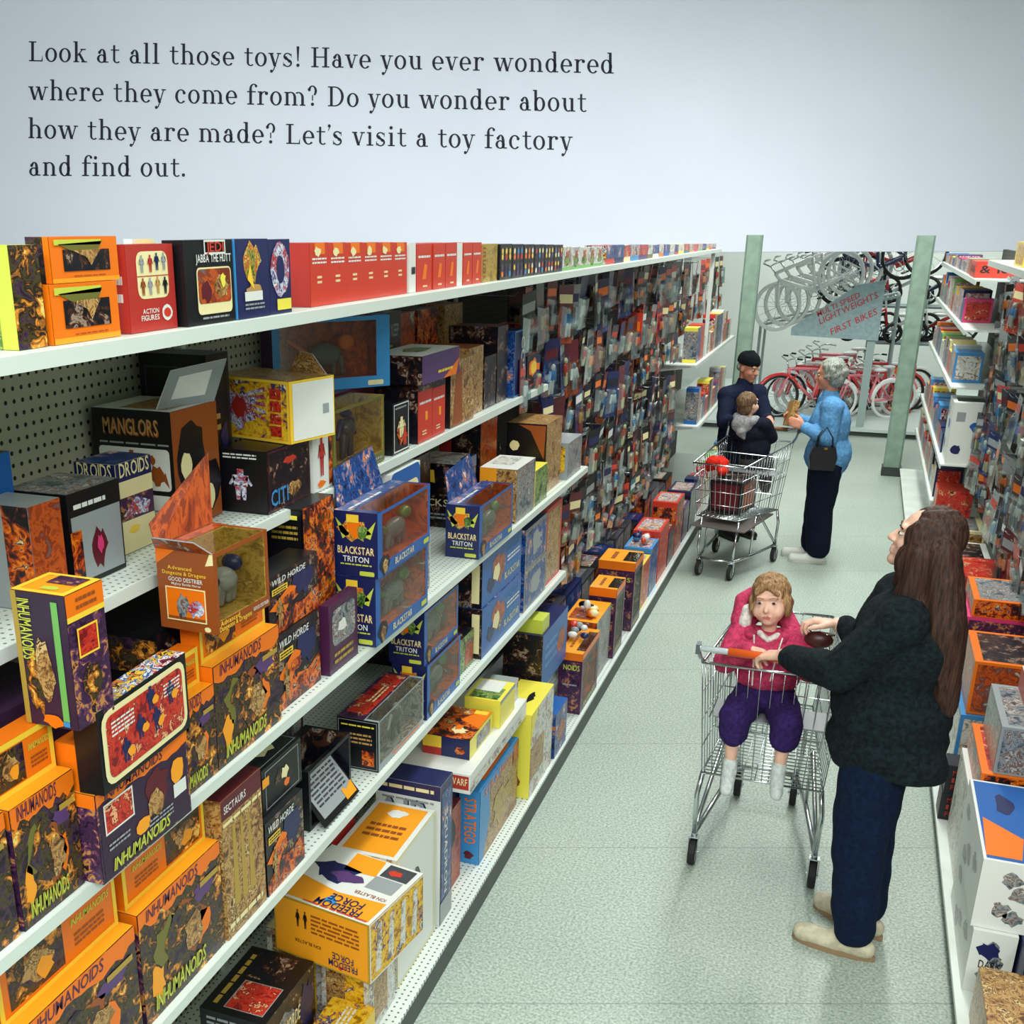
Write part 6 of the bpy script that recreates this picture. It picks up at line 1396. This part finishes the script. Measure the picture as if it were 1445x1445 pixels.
for s in 'LR': shoe(gran, off, J['an' + s], J['toe' + s], WSH, WSO, 1.0)
k = MB(); k.T = T; q = random.Random(4)
k.ell((-.03, 0, .045), (.098, .092, .092), GH, 14, 10); k.ell((-.05, 0, -.02), (.078, .092, .09), GH)
for i in range(46):
    a = q.uniform(0, 6.28); b = q.uniform(-.6, 1.4); k.ell((-.035 + .092 * math.cos(a) * math.cos(b), .09 * math.sin(a) * math.cos(b), .03 + .092 * math.sin(b)), q.uniform(.016, .028), GH, 7, 5) if math.cos(a) * math.cos(b) < .72 or b > .7 else None
k.T = None
o = organic('hair', k, GH, .008, 3, gran); o['label'] = 'short grey curls'
k = MB(); q = [(-.09, -.07), (.09, -.07), (.105, .03), (.085, .11), (-.085, .11), (-.105, .03)]
BAGM = mat('black_handbag_leather', (18, 18, 22), .35)
n0, kk = k.quads([[(a * .96, -.045, c) for a, c in q], [(a, -.03, c) for a, c in q], [(a, .03, c) for a, c in q], [(a * .96, .045, c) for a, c in q]], BAGM); k.cap(n0[0], kk, BAGM); k.cap(n0[-1], kk, BAGM, True)
bag = k.build('handbag', None, (-.15, 9.275, .90), (0, 0, R(8))); tag(bag, "black handbag hanging from the grey-haired woman's forearm", 'handbag')
for e in (-.03, .03):
    k = MB(); k.tube([(-.06, e, .11), (-.05, e * 1.2, .19), (0, e * 1.3 + .03, .265), (.05, e * 1.2, .19), (.06, e, .11)], .006, BAGM, 6); k.build('strap', bag)
k = MB(); k.box(-.004, -.048, .095, .02, -.044, .112, mat('brass_clasp', (190, 150, 70), .3, 1.0)); k.build('clasp', bag)
k = BX(.16, .05, .20, pm('tan')); k.rect('N', 0, 0, 1, 1, A['tan']); k.rect('F', .05, .1, .95, .9, A['rust'])
k.done('toy_pack', (-.405, 9.46, 1.13), 'brown toy pack held up in both hands by the grey-haired woman', 'toy box', 15, rot=(R(-12), R(12), R(15)))
# --- the older man in the dark cap
A3 = (-.88, 10.14, 0)
J = dict(pelvis=(-.90, 10.16, .86), chest=(-.89, 10.13, 1.13), neck=(-.875, 10.12, 1.35), shL=(-.76, 10.20, 1.27), shR=(-1.0, 10.0, 1.27), elL=(-.66, 10.08, 1.06), elR=(-1.0, 9.86, 1.06), wrL=(-.625, 9.88, 1.115), wrR=(-.86, 9.78, 1.115),
         hipL=(-.83, 10.22, .84), hipR=(-.96, 10.10, .84), knL=(-.81, 10.19, .46), knR=(-.93, 10.06, .46), anL=(-.80, 10.20, .08), anR=(-.93, 10.08, .08), toeL=(-.68, 10.09, .035), toeR=(-.82, 9.96, .035))
man, T, off = person('person', 'older man in dark knitted cap and navy jacket behind the far cart', A3, J, .95, -52, SKINO, ((-.855, 10.10, 1.50), -32, -14, 0, .98),
    dict(L=(((.1, -.9, -.3), (0, -.3, -1), (-1, 0, 0)), dict(curl=(35, 55, 40))), R=(((.3, -.8, -.3), (0, -.3, -1), (1, 0, 0)), dict(curl=(35, 55, 40)))), voxel=.007)
eyes(man, T, GH); NVJ = cloth('navy_jacket', (24, 30, 52), .4, 160, .15); CAPM = cloth('black_knit_cap', (16, 18, 22), .9, 220)
garment(man, off, 'jacket', [('e', (-.90, 10.15, .92), (.15, .18, .22), -52), ('e', (-.89, 10.13, 1.12), (.14, .175, .22), -52), ('c', (-.88, 10.12, 1.30), .09, (-.875, 10.12, 1.37), .07), ('c', (-.86, 10.15, 1.27), .09, J['shL'], .085), ('c', (-.92, 10.1, 1.27), .09, J['shR'], .085)] +
    [q for s in 'LR' for q in (('c', J['sh' + s], .074, J['el' + s], .06), ('c', J['el' + s], .06, lerp(J['el' + s], J['wr' + s], .86), .046))], NVJ, .009, 5, (.008, 11), 'navy jacket')
garment(man, off, 'trousers', [('e', (-.90, 10.16, .84), (.13, .16, .12), -52)] + [q for s in 'LR' for q in (('c', J['hip' + s], .105, J['kn' + s], .08), ('c', J['kn' + s], .08, Vector(J['an' + s]) + Vector((0, 0, .04)), .07))], DKT, .009, 5, (.006, 12), 'dark trousers')
BSH = mat('black_shoe', (20, 20, 22), .4)
for s in 'LR': shoe(man, off, J['an' + s], J['toe' + s], BSH, BSH, 1.0)
k = MB(); k.T = T; k.ell((-.02, 0, .075), (.102, .086, .066), CAPM, 16, 10); k.cone((-.02, -.02, .12), .03, (-.02, .02, .12), .03, CAPM)
n = 18; rr = [[(-.018 + r * 1.16 * math.cos(2 * math.pi * i / n), r * .98 * math.sin(2 * math.pi * i / n), z) for i in range(n)] for r, z in ((.078, .03), (.092, .03), (.092, .075), (.078, .075))]
n0, kk = k.quads(rr + [rr[0]], CAPM); k.T = None
o = organic('knitted_cap', k, CAPM, .007, 3, man); o['label'] = 'black knitted cap'
k = MB(); k.T = T; k.ell((-.062, 0, -.005), (.04, .08, .05), GH); k.T = None; organic('hair', k, GH, .007, 3, man)
# --- the child in the far cart
A4 = (-.655, 9.52, .752)
J = dict(pelvis=(-.69, 9.49, .83), chest=(-.725, 9.47, 1.03), neck=(-.76, 9.46, 1.17), shL=(-.85, 9.49, 1.13), shR=(-.63, 9.43, 1.13), elL=(-.86, 9.58, 1.0), elR=(-.57, 9.50, 1.02), wrL=(-.78, 9.66, 1.06), wrR=(-.60, 9.62, 1.06),
         hipL=(-.74, 9.53, .82), hipR=(-.62, 9.51, .82), knL=(-.74, 9.71, .80), knR=(-.60, 9.68, .80), anL=(-.73, 9.76, .56), anR=(-.59, 9.73, .56), toeL=(-.72, 9.83, .52), toeR=(-.58, 9.80, .52))
kid, T, off = person('person', 'small child in dark jacket with grey hood sitting in the far cart', A4, J, .58, 78, SKIN, ((-.775, 9.455, 1.285), 52, 8, 0, .86),
    dict(L=(((.5, .8, 0), (0, 0, -1), (1, -.5, 0)), dict(s=.55)), R=(((.1, .9, 0), (0, 0, -1), (-1, 0, 0)), dict(s=.55))), voxel=.006, child=True)
eyes(kid, T, HL); KJ = cloth('dark_quilted_jacket', (24, 26, 40), .3, 120, .15); GHD = cloth('grey_marl_hood', (150, 150, 152), .6, 240, .12); MIDB = hairmat('mid_brown_hair', (66, 48, 34), (134, 104, 74))
garment(kid, off, 'jacket', [('e', (-.70, 9.485, .93), (.11, .14, .13), 78), ('e', (-.73, 9.47, 1.05), (.10, .14, .10), 78)] + [q for s in 'LR' for q in (('c', (-.745, 9.465, 1.12), .06, J['sh' + s], .06), ('c', J['sh' + s], .062, J['el' + s], .055), ('c', J['el' + s], .055, lerp(J['el' + s], J['wr' + s], .86), .042))], KJ, .007, 4, (.006, 18), 'dark quilted jacket')
garment(kid, off, 'hood', [('e', (-.80, 9.385, 1.13), (.09, .045, .075), 10), ('c', (-.84, 9.41, 1.17), .04, (-.86, 9.47, 1.18), .03), ('c', (-.73, 9.39, 1.16), .04, (-.70, 9.44, 1.17), .03), ('c', (-.80, 9.37, 1.07), .045, (-.775, 9.375, 1.02), .015)], GHD, .006, 4, (.004, 20), 'grey marl hood hanging down the back')
garment(kid, off, 'trousers', [('e', (-.685, 9.50, .825), (.10, .12, .08), 78)] + [q for s in 'LR' for q in (('c', J['hip' + s], .075, J['kn' + s], .062), ('c', J['kn' + s], .062, J['an' + s], .05))], mat('grey_trousers', (70, 66, 68), .9), .007, 4, (.004, 20), 'grey trousers')
for s in 'LR': garment(kid, off, 'shoe', [('c', Vector(J['an' + s]) + Vector((0, .01, -.02)), .036, J['toe' + s], .03)], mat('brown_child_shoe', (84, 56, 46), .6), .006, 3, None)
k = MB(); k.T = T; k.ell((-.022, 0, .03), (.1, .088, .094), MIDB, 16, 11); k.ell((-.05, 0, -.03), (.06, .08, .07), MIDB); k.T = None
o = organic('hair', k, MIDB, .005, 3, kid); wrinkle(o, .006, 60, 2, .3)
k = MB(); q = random.Random(3)
for i in range(9): k.ell((q.uniform(-.07, .07), q.uniform(-.06, .06), q.uniform(.02, .12)), (q.uniform(.04, .07), q.uniform(.04, .06), q.uniform(.03, .05)), pm('red'), 9, 6)
o = organic('red_bundle', k, cloth('red_cloth', (208, 44, 30), .5), .008, 3, None, loc=(-.93, 9.02, .785)); wrinkle(o, .008, 25); tag(o, 'crumpled red jacket lying in the far cart', 'jacket')
k = BX(.34, .26, .25, pm('black')); k.rect('T', 0, 0, 1, 1, A['night']); k.rect('N', .1, .1, .9, .9, pm('maroon')); k.rect('F', .1, .1, .9, .9, A['rust'])
k.done('toy_carton', (-.70, 8.83, .513), 'dark carton lying in the front of the far cart', 'toy box', -13)

# ---------------------------------------------------------------- right gondola goods
def rcarton(name, label, X, Y, Z, L, d, h, body, fn=None, group=None, yaw=180., **kw):
    b = BX(L, d, h, body, **kw)
    if fn: fn(b)
    return b.done(name, (X, Y + L, Z), label, 'toy box', yaw, group)
def whiteb(top):
    def f(b):
        b.rect('F', 0, 0, 1, 1, pm('white')); b.rect('R', 0, 0, 1, 1, pm('white'))
        for u, v in ((.5, .75), (.62, .55), (.4, .3), (.6, .2)): b.blob('R', u, v, .2, .14, A['silver'], 2, 14, .5)
        for u, v in ((.2, .7), (.5, .4), (.75, .6), (.35, .2)): b.blob('F', u, v, .12, .14, A['silver'], 2, 14, .5)
        if top: b.rect('T', .02, .05, .98, .95, pm('blue')); b.poly('T', [(.5, .1), (.95, .05), (.95, .6), (.7, .7)], pm('orange'), 2); b.blob('T', .3, .5, .15, .2, pm('navy'), 2)
        else: b.blob('R', .4, .7, .3, .16, pm('navy'), 3, 15, .5); b.text('R', 'DARK', .25, .42, .75, pm('black'), .03); b.lines('R', .3, .34, .7, .38, 1, pm('red'), 3)
    return f
rcarton('toy_carton', 'white carton with grey robot prints and a dark word, on the right-hand base deck', .625, 3.72, SD, .62, .14, .25, pm('white'), whiteb(False))
rcarton('toy_carton', 'white carton with blue top on the lower white carton at right', .615, 3.74, SD + .252, .62, .20, .265, pm('white'), whiteb(True))
def darkblue(b):
    b.rect('R', 0, 0, 1, 1, pm('navy')); b.lines('R', .2, .6, .5, .8, 2, pm('orange'), 2); b.rect('F', 0, 0, 1, 1, pm('navy')); b.rect('R', .5, .0, 1, .4, A['night'], 2)
rcarton('toy_carton', 'navy carton right of the lower white carton, at the bottom right corner', .775, 3.60, SD, .60, .3, .25, pm('navy'), darkblue)
rcarton('toy_carton', 'navy and blue carton beside the blue-topped white carton at right edge', .83, 3.70, SD + .252, .60, .3, .33, pm('blue'), darkblue)
rcarton('toy_carton', 'brown straw-coloured carton below the white cartons at the bottom right', .64, 3.20, SD, .38, .3, .2, pm('tan'), lambda b: (b.rect('R', 0, 0, 1, 1, A['tan']), b.rect('F', 0, 0, 1, 1, A['tan']), b.rect('T', 0, 0, 1, 1, A['tan'])))
def flexb(b):
    for f in 'RFN':
        b.rect(f, 0, 0, 1, 1, pm('ink')); 
        for v, t in ((.66, 'MAKE'), (.4, 'IT'), (.14, 'FLEX')): b.text(f, t, .2, v, .8, pm('brick'), b.h * .17)
rcarton('toy_carton', 'small dark brown lettered carton at the deck front by the woman, lower of two', .605, 5.0, SD, .13, .125, .135, pm('ink'), flexb)
rcarton('toy_carton', 'small dark brown lettered carton at the deck front by the woman, upper of two', .61, 5.0, SD + .136, .13, .12, .135, pm('ink'), flexb)
q = random.Random(9)
for (X, Y, Z, L, d, h, c, aa, lab) in ((.64, 4.40, SD, .52, .30, .40, 'white', 'pale', 'white and orange carton behind the blue-topped white carton'), (.66, 4.42, SD + .402, .50, .28, .12, 'orange', 'hell', 'orange flame carton lying on the white and orange carton'),
        (.70, 4.43, SD + .524, .46, .24, .2, 'grey', 'silver', 'grey figure carton stacked beside the woman at right'), (.66, 5.30, SD, .5, .4, .40, 'sky', 'pale', 'pale blue carton beyond the small dark lettered cartons'),
        (.68, 5.32, SD + .402, .45, .35, .26, 'orange', 'rust', 'rust orange carton on the pale blue carton'), (.95, 4.40, SD, .6, .28, .62, 'navy', 'night', 'tall navy carton behind the orange flame carton'),
        (.66, 5.90, SD, .5, .4, .38, 'maroon', 'purple', 'maroon carton on the deck behind the woman'), (.68, 5.92, SD + .382, .46, .35, .3, 'pink', 'purple', 'pink and purple carton behind the woman'),
        (.70, 5.93, SD + .684, .42, .3, .09, 'orange', 'hell', 'orange flame carton crowning the pink and purple carton'), (.66, 6.50, SD, .5, .4, .46, 'grey', 'silver', 'grey carton on the right-hand deck past the pink carton'),
        (.64, 7.10, SD, .5, .4, .34, 'white', 'pale', 'white carton on the right-hand deck past the grey carton'), (.64, 7.68, SD, .5, .4, .4, 'brick', 'red', 'brick red carton on the right-hand deck'),
        (.64, 8.25, SD, .5, .4, .36, 'white', 'blue', 'white and blue carton far along the right-hand deck'), (.64, 8.85, SD, .5, .4, .42, 'cream', 'tan', 'cream carton farthest of the large right-hand deck cartons')):
    rcarton('toy_carton', lab, X, Y, Z, L, d, h, pm(c), lambda b: (b.rect('R', .04, .05, .96, .95, A[aa]), b.rect('F', .04, .05, .96, .95, A[aa]), b.rect('T', .06, .1, .94, .9, A[q.choice(['night', 'silver', 'red'])])))
def redflat(b):
    b.rect('T', 0, 0, 1, 1, pm('red')); b.poly('T', [(.1, .2), (.6, .1), (.9, .7), (.3, .6)], A['rust'], 2); b.rect('R', 0, 0, 1, 1, pm('grey')); b.rect('F', 0, 0, 1, 1, pm('brick')); b.band('T', 0, 0, 1, 1, .006, pm('white'), 3)
rcarton('toy_carton', 'flat red box lying on the tall navy carton at the right edge', .80, 4.44, SD + .726, .45, .40, .09, pm('red'), redflat)
# shelves of the far right section
n = 0
for z, xf in ((.581, .70), (.951, .70), (1.501, .70), (1.951, .70), (2.301, .70)):
    y = 9.7 if z > .6 else 9.75; m = 0
    lev = {.581: 'lowest', .951: 'second', 1.501: 'third', 1.951: 'fourth', 2.301: 'top'}[z]
    while y < 12.9:
        L = q.uniform(.16, .32); c = q.choice(words); h = q.uniform(.14, .28) if z < 2.2 else q.uniform(.06, .11)
        rcarton('toy_pack', f"{cn.get(c, c)} pack on the {lev} far right shelf, {NTH[min(m, 21)]} from the near end", xf + .01, y, z, L - .015, .2, h, pm(c), lambda b: (b.rect('F', 0, 0, 1, 1, A[q.choice(['multi', 'pale', 'silver', 'red', 'blue'])]), b.rect('R', .08, .1, .92, .9, A[q.choice(['pale', 'silver', 'multi', 'red'])])), group='packs on the far right shelves')
        y += L; m += 1
def bigw(b):
    for f in 'RF': b.rect(f, 0, 0, 1, 1, pm('white')); b.blob(f, .6, .62, .2, .1, pm('blue'), 2, 12, .3); b.blob(f, .2, .25, .14, .1, pm('navy'), 2); b.rect(f, .1, .7, .3, .85, pm('grey'), 2)
    b.rect('T', .3, .1, .8, .9, pm('black'))
rcarton('toy_carton', 'big white and blue carton standing at the near end of the right shelves', .72, 9.22, .951, .42, .3, .46, pm('white'), bigw)
rcarton('toy_carton', 'small red carton on top of the cream carton at the right', .71, 9.265, SD + .421, .3, .25, .2, pm('red'), lambda b: (b.rect('R', 0, 0, 1, 1, A['red']), b.rect('F', 0, 0, 1, 1, A['red'])))
def tag166(b):
    for f in 'RF': b.rect(f, 0, 0, 1, 1, pm('red')); b.text(f, '& 166', .1, .3, .9, pm('black'), .05)
rcarton('toy_carton', 'red carton with large black figures at the near end of the top right shelf', .70, 9.1, 2.301, .42, .3, .11, pm('red'), tag166)
rcarton('toy_carton', 'yellow and blue carton on the near top right shelf', .72, 6.6, 2.449, .4, .3, .12, pm('yellow'), lambda b: (b.rect('R', .3, 0, 1, 1, A['blue']), b.rect('F', .2, .1, .9, .9, A['yellow'])))
# blister packs on the right pegs, bulkier towards the camera
q = random.Random(33)
for c in range(15):
    y = 5.0 + c * .29
    for r, z in enumerate((2.30, 2.00, 1.68, 1.36, 1.06)):
        if z > 2.2 and y < 6.0: continue
        if y > 8.75 and z < 1.9 and z > .9: pass
        o_ = q.uniform(-.03, .03)
        hook(1.245, 0, y, z + o_, 'right')
        ci, ti, size = q.choice([0, 1, 1, 4, 5, 2, 7]), q.randrange(6), q.choice([2, 3, 2, 0])
        pack(.915, y, z + o_ - .002, ci, ti, size, 180 + q.uniform(-10, 24), q.uniform(-8, 8), f"{CARDCOL[ci][0]} blister pack on the right pegboard, {ORD[r]} row, {NTH[c]} column from the near end", 'blister packs on the right pegboard')

# ---------------------------------------------------------------- the bicycle department
pf = MB(); pf.box(-2.6, 15.95, 0.06, 3.6, 20.6, 0.10, PLATM); o = pf.build('display_platform'); tag(o, 'low pale display platform across the end of the aisle, under the bicycles', 'platform')
pf = MB(); pf.box(-2.58, 15.98, 0.001, 3.58, 20.58, 0.06, DARKV); pf.build('toe_kick', o)
def bike(label, group, loc, rot, frame_m, tyre_m, s=1.0, guard=None):
    root = empty('bicycle', loc, label, 'bicycle', group, rot); root.scale = (s, s, s)
    wr_ = .33; WB = 1.0
    for x in (0, WB):
        k = MB(); n = 28
        k.tube([(wr_ * math.cos(2 * math.pi * i / n), 0, wr_ * math.sin(2 * math.pi * i / n)) for i in range(n)], .028, tyre_m, 8, closed=True)
        k.tube([((wr_ - .024) * math.cos(2 * math.pi * i / n), 0, (wr_ - .024) * math.sin(2 * math.pi * i / n)) for i in range(n)], .009, CHROME, 5, closed=True)
        for i in range(14): a = 2 * math.pi * i / 14; k.tube([(0, .012 * (-1) ** i, 0), ((wr_ - .03) * math.cos(a), 0, (wr_ - .03) * math.sin(a))], .0022, CHROME, 4)
        k.tube([(0, -.04, 0), (0, .04, 0)], .018, CHROME, 8)
        k.build('wheel', root, (x, 0, wr_))
    f = MB(); bb = (.58, 0, .29); st = (.70, 0, .76); hd0 = (.16, 0, .66); hd1 = (.13, 0, .78)
    for a, b, r in ((st, bb, .024), (hd1, st, .024), (hd0, bb, .028), (hd0, hd1, .026)): f.tube([a, b], r, frame_m, 8)
    for e in (-.05, .05): f.tube([(WB, e, wr_), bb], .014, frame_m, 6); f.tube([(WB, e, wr_), (st[0], 0, st[2] - .06)], .012, frame_m, 6); f.tube([(0, e, wr_), (.10, e, .62), hd0], .016, frame_m, 6)
    f.build('frame', root, smooth=True)
    f = MB(); f.box(bb[0] - .05, .052, bb[2] - .03, WB, .06, bb[2] + .05, guard or frame_m); f.build('chain_guard', root)
    h = MB(); h.tube([hd1, (.10, 0, .90)], .012, CHROME, 6); h.tube([(.14, -.28, .96), (.08, -.2, .95), (.10, 0, .90), (.08, .2, .95), (.14, .28, .96)], .011, CHROME, 6); h.tube([(.14, -.29, .96), (.22, -.29, .95)], .016, tyre_m, 6); h.tube([(.14, .29, .96), (.22, .29, .95)], .016, tyre_m, 6)
    h.build('handlebar', root, smooth=True)
    d = MB(); d.ell((.74, 0, .86), (.13, .06, .03), mat('white_saddle', (226, 226, 226), .5) if guard else RUBBER); d.tube([st, (.73, 0, .84)], .012, CHROME, 6); d.build('saddle', root, smooth=True)
    c = MB(); c.tube([(bb[0], .05, bb[2]), (bb[0] + .08, .06, bb[2] - .14)], .009, CHROME, 5); c.box(bb[0] + .03, .06, bb[2] - .155, bb[0] + .13, .13, bb[2] - .135, RUBBER); c.tube([(bb[0], -.05, bb[2]), (bb[0] - .08, -.06, bb[2] + .14)], .009, CHROME, 5)
    n = 18; c.tube([(bb[0] + .085 * math.cos(2 * math.pi * i / n), .045, bb[2] + .085 * math.sin(2 * math.pi * i / n)) for i in range(n)], .006, CHROME, 4, closed=True); c.build('crankset', root)
    if guard:
        g_ = MB()
        for x in (0, WB): g_.tube([(x + .36 * math.cos(R(a)), 0, wr_ + .36 * math.sin(R(a))) for a in range(20, 181, 16)], .032, guard, 6)
        g_.build('mudguard', root, smooth=True)
    return root
BW = mat('white_bike_paint', (232, 234, 232), .25, coat=.5); BR = mat('red_bike_paint', (206, 40, 44), .25, coat=.5); BP = mat('pink_bike_paint', (226, 120, 130), .3, coat=.4); BB = mat('dark_blue_bike_paint', (40, 44, 92), .3, coat=.4); WT = mat('white_tyre', (220, 222, 220), .6)
# upper rack: a row of white bicycles, front wheels low and to the left
ups = [bike('white bicycle on the upper rack, nearest of the row', 'white bicycles on the upper rack', (-.98, 16.55, 1.33), (0, R(-26), R(24)), BW, WT, .93)]
for i, lab in enumerate(('second of the row behind the nearest', 'third of the row', 'farthest of the row')):
    c = copy_tree(ups[0]); c.location = (-.88 + .13 * i, 16.93 + .36 * i, 1.37 + .02 * i); c['label'] = 'white bicycle on the upper rack, ' + lab; ups.append(c)
for i, (x, y, z, lab, fm) in enumerate(((-.25, 17.5, 1.62, 'dark blue bicycle behind the white row on the upper rack', BB), (.05, 17.9, 1.66, 'red bicycle behind the white row on the upper rack', BR))):
    bike(lab, None, (x, y, z), (0, R(-22), R(24)), fm, RUBBER, .93)
# lower rack: children's bicycles, red and pink
LR = 'small red and white bicycles of the lower row'
for (x, y, a, fm, ty, gd, sc, lab) in ((-.97, 16.55, 26, BP, RUBBER, BR, .86, 'pink-red bicycle with black tyres at the front left of the lower row'), (-.88, 16.86, 26, BR, RUBBER, BW, .86, 'red bicycle with black tyres just behind the pink-red one'),
        (-.78, 17.17, 27, BW, WT, BP, .88, 'white bicycle with pink mudguards in the left lower row'), (-.70, 17.48, 27, BR, WT, BW, .92, 'red bicycle with white mudguards in the left lower row'), (-.62, 17.80, 27, BP, WT, BW, .96, 'pink bicycle with white mudguards at the back of the left lower row'),
        (-.16, 16.72, 30, BP, WT, BW, .76, 'pink small bicycle with white mudguards at the front of the right lower row'), (-.06, 17.02, 30, BR, WT, BP, .78, 'red small bicycle with pink mudguards in the right lower row'), (.03, 17.32, 30, BW, RUBBER, BR, .80, 'white small bicycle with red mudguards in the right lower row'), (.10, 17.62, 30, BR, RUBBER, BW, .86, 'red small bicycle with white mudguards at the back of the right lower row')):
    bike(lab, LR, (x, y, .102), (0, 0, R(a)), fm, ty, sc, gd)
rk = empty('bicycle_rack', (-.3, 17.2, .10), 'grey steel rack holding up the row of white bicycles', 'rack')
GST = mat('grey_steel_paint', (150, 166, 164), .4)
for pts, nm in ((((-1.05, .0, 0), (-1.05, 0, 1.2)), 'post'), (((.75, .3, 0), (.75, .3, 1.62)), 'post'), (((-1.05, 0, 1.2), (.75, .3, 1.62)), 'rail'), (((-1.05, .9, 0), (-1.05, .9, 1.2)), 'post'), (((.75, 1.2, 0), (.75, 1.2, 1.62)), 'post'), (((-1.05, .9, 1.2), (.75, 1.2, 1.62)), 'rail'), (((-1.05, 0, 1.2), (-1.05, .9, 1.2)), 'crossbar'), (((.75, .3, 1.62), (.75, 1.2, 1.62)), 'crossbar')):
    k = MB(); k.tube(pts, .02, GST, 8); k.build(nm, rk)
# the sign
sg = empty('department_sign', (.15, 16.1, .101), 'grey slanted sign board lettered in red, standing before the bicycles', 'sign')
SGM = mat('grey_sign_board', (140, 162, 166), .6, vary=.05, vscale=20); SGR = mat('red_sign_letter', (176, 60, 70), .6)
k = MB(); qd = [(-1.015, 1.165), (.08, 1.13), (.07, 1.89), (-.25, 1.825), (-1.015, 1.266)]
k.face([(a, -.012, c) for a, c in qd], SGM); k.face([(a, .012, c) for a, c in qd][::-1], SGM)
for i in range(5): a, c = qd[i], qd[(i + 1) % 5]; k.face([(a[0], -.012, a[1]), (a[0], .012, a[1]), (c[0], .012, c[1]), (c[0], -.012, c[1])], SGM)
k.build('board', sg)
k = MB(); an = R(28)
for t, x, z, w, h in (('MULTI SPEED', -.70, 1.41, .56, .065), ('LIGHTWEIGHTS', -.66, 1.315, .76, .075), ('FIRST BIKES', -.50, 1.185, .60, .075)):
    k = MB(); ps, tw = text_polys(t); sx = w / tw
    for p in ps: k.face([(x + (a * sx) * math.cos(an) - b * h * .38, -.0135, z + a * sx * math.sin(an) + b * h) for a, b in p], SGR)
    k.build('lettering_line', sg)['label'] = 'red capital lettering'
k = MB(); k.box(-.05, .015, .0, .05, .06, 1.5, GST); k.build('post', sg)
# red tricycles and boxes on grey steps at the right
st_ = empty('step_display', (.95, 18.2, .101), 'grey stepped display holding the red tricycles', 'display')
for i, (z, y) in enumerate(((1.42, .75), (.92, .4))):
    k = MB(); k.box(-.85, y - .35, z - .03, .9, y + .25, z, mat('grey_step_laminate', (130, 146, 146), .6)); k.build('step', st_)
for x in (-.83, .87):
    k = MB(); k.box(x - .02, .1, 0, x + .02, 1.0, 1.39, GST); k.build('side_frame', st_)
def trike(label, loc, yaw, body):
    root = empty('tricycle', loc, label, 'tricycle', 'tricycles on the stepped display', (0, 0, R(yaw))); root.scale = (1.35, 1.35, 1.35)
    for x, y, r in ((0, 0, .14), (.42, -.16, .09), (.42, .16, .09)):
        k = MB(); n = 18; k.tube([(r * math.cos(2 * math.pi * i / n), 0, r * math.sin(2 * math.pi * i / n)) for i in range(n)], .018, RUBBER, 6, closed=True)
        for i in range(5): a = 2 * math.pi * i / 5; k.tube([(0, 0, 0), (r * math.cos(a), 0, r * math.sin(a))], .008, CHROME, 4)
        k.build('wheel', root, (x, y, r + .018))
    k = MB(); k.tube([(0, 0, .16), (.03, 0, .34), (.2, 0, .24), (.42, 0, .12)], .02, body, 8); k.tube([(.42, -.16, .11), (.42, .16, .11)], .012, CHROME, 6); k.build('frame', root, smooth=True)
    k = MB(); k.tube([(.03, 0, .34), (.04, 0, .44)], .012, CHROME, 6); k.tube([(.06, -.15, .46), (.04, 0, .44), (.06, .15, .46)], .012, CHROME, 6); k.build('handlebar', root)
    k = MB(); k.ell((.26, 0, .29), (.09, .07, .025), pm('white')); k.build('seat', root, smooth=True)
for i, (x, y, z, a, m, lab) in enumerate(((.30, 18.85, 1.522, 200, BR, 'red tricycle at the left of the upper step'), (.85, 18.9, 1.522, 160, BW, 'white tricycle in the middle of the upper step'), (1.35, 18.9, 1.522, 170, BB, 'blue tricycle at the right of the upper step'),
        (.35, 18.5, 1.022, 190, BR, 'red tricycle at the left of the lower step'), (.90, 18.5, 1.022, 200, BW, 'white and chrome tricycle in the middle of the lower step'), (1.40, 18.55, 1.022, 165, BR, 'red tricycle at the right of the lower step'))):
    trike(lab, (x, y, z), a, m)
wg_ = lambda b: (b.rect('N', .1, .55, .9, .9, pm('orange')), b.lines('N', .1, .1, .9, .4, 2, pm('cream'), 2))
carton('toy_carton', 'red carton standing on the platform below the tricycles, lower of two', .82, 17.6, .101, .3, .34, .34, pm('red'), wg_, cat='box')
carton('toy_carton', 'red carton standing on the platform below the tricycles, upper of two', .81, 17.61, .443, .28, .32, .32, pm('red'), wg_, cat='box')
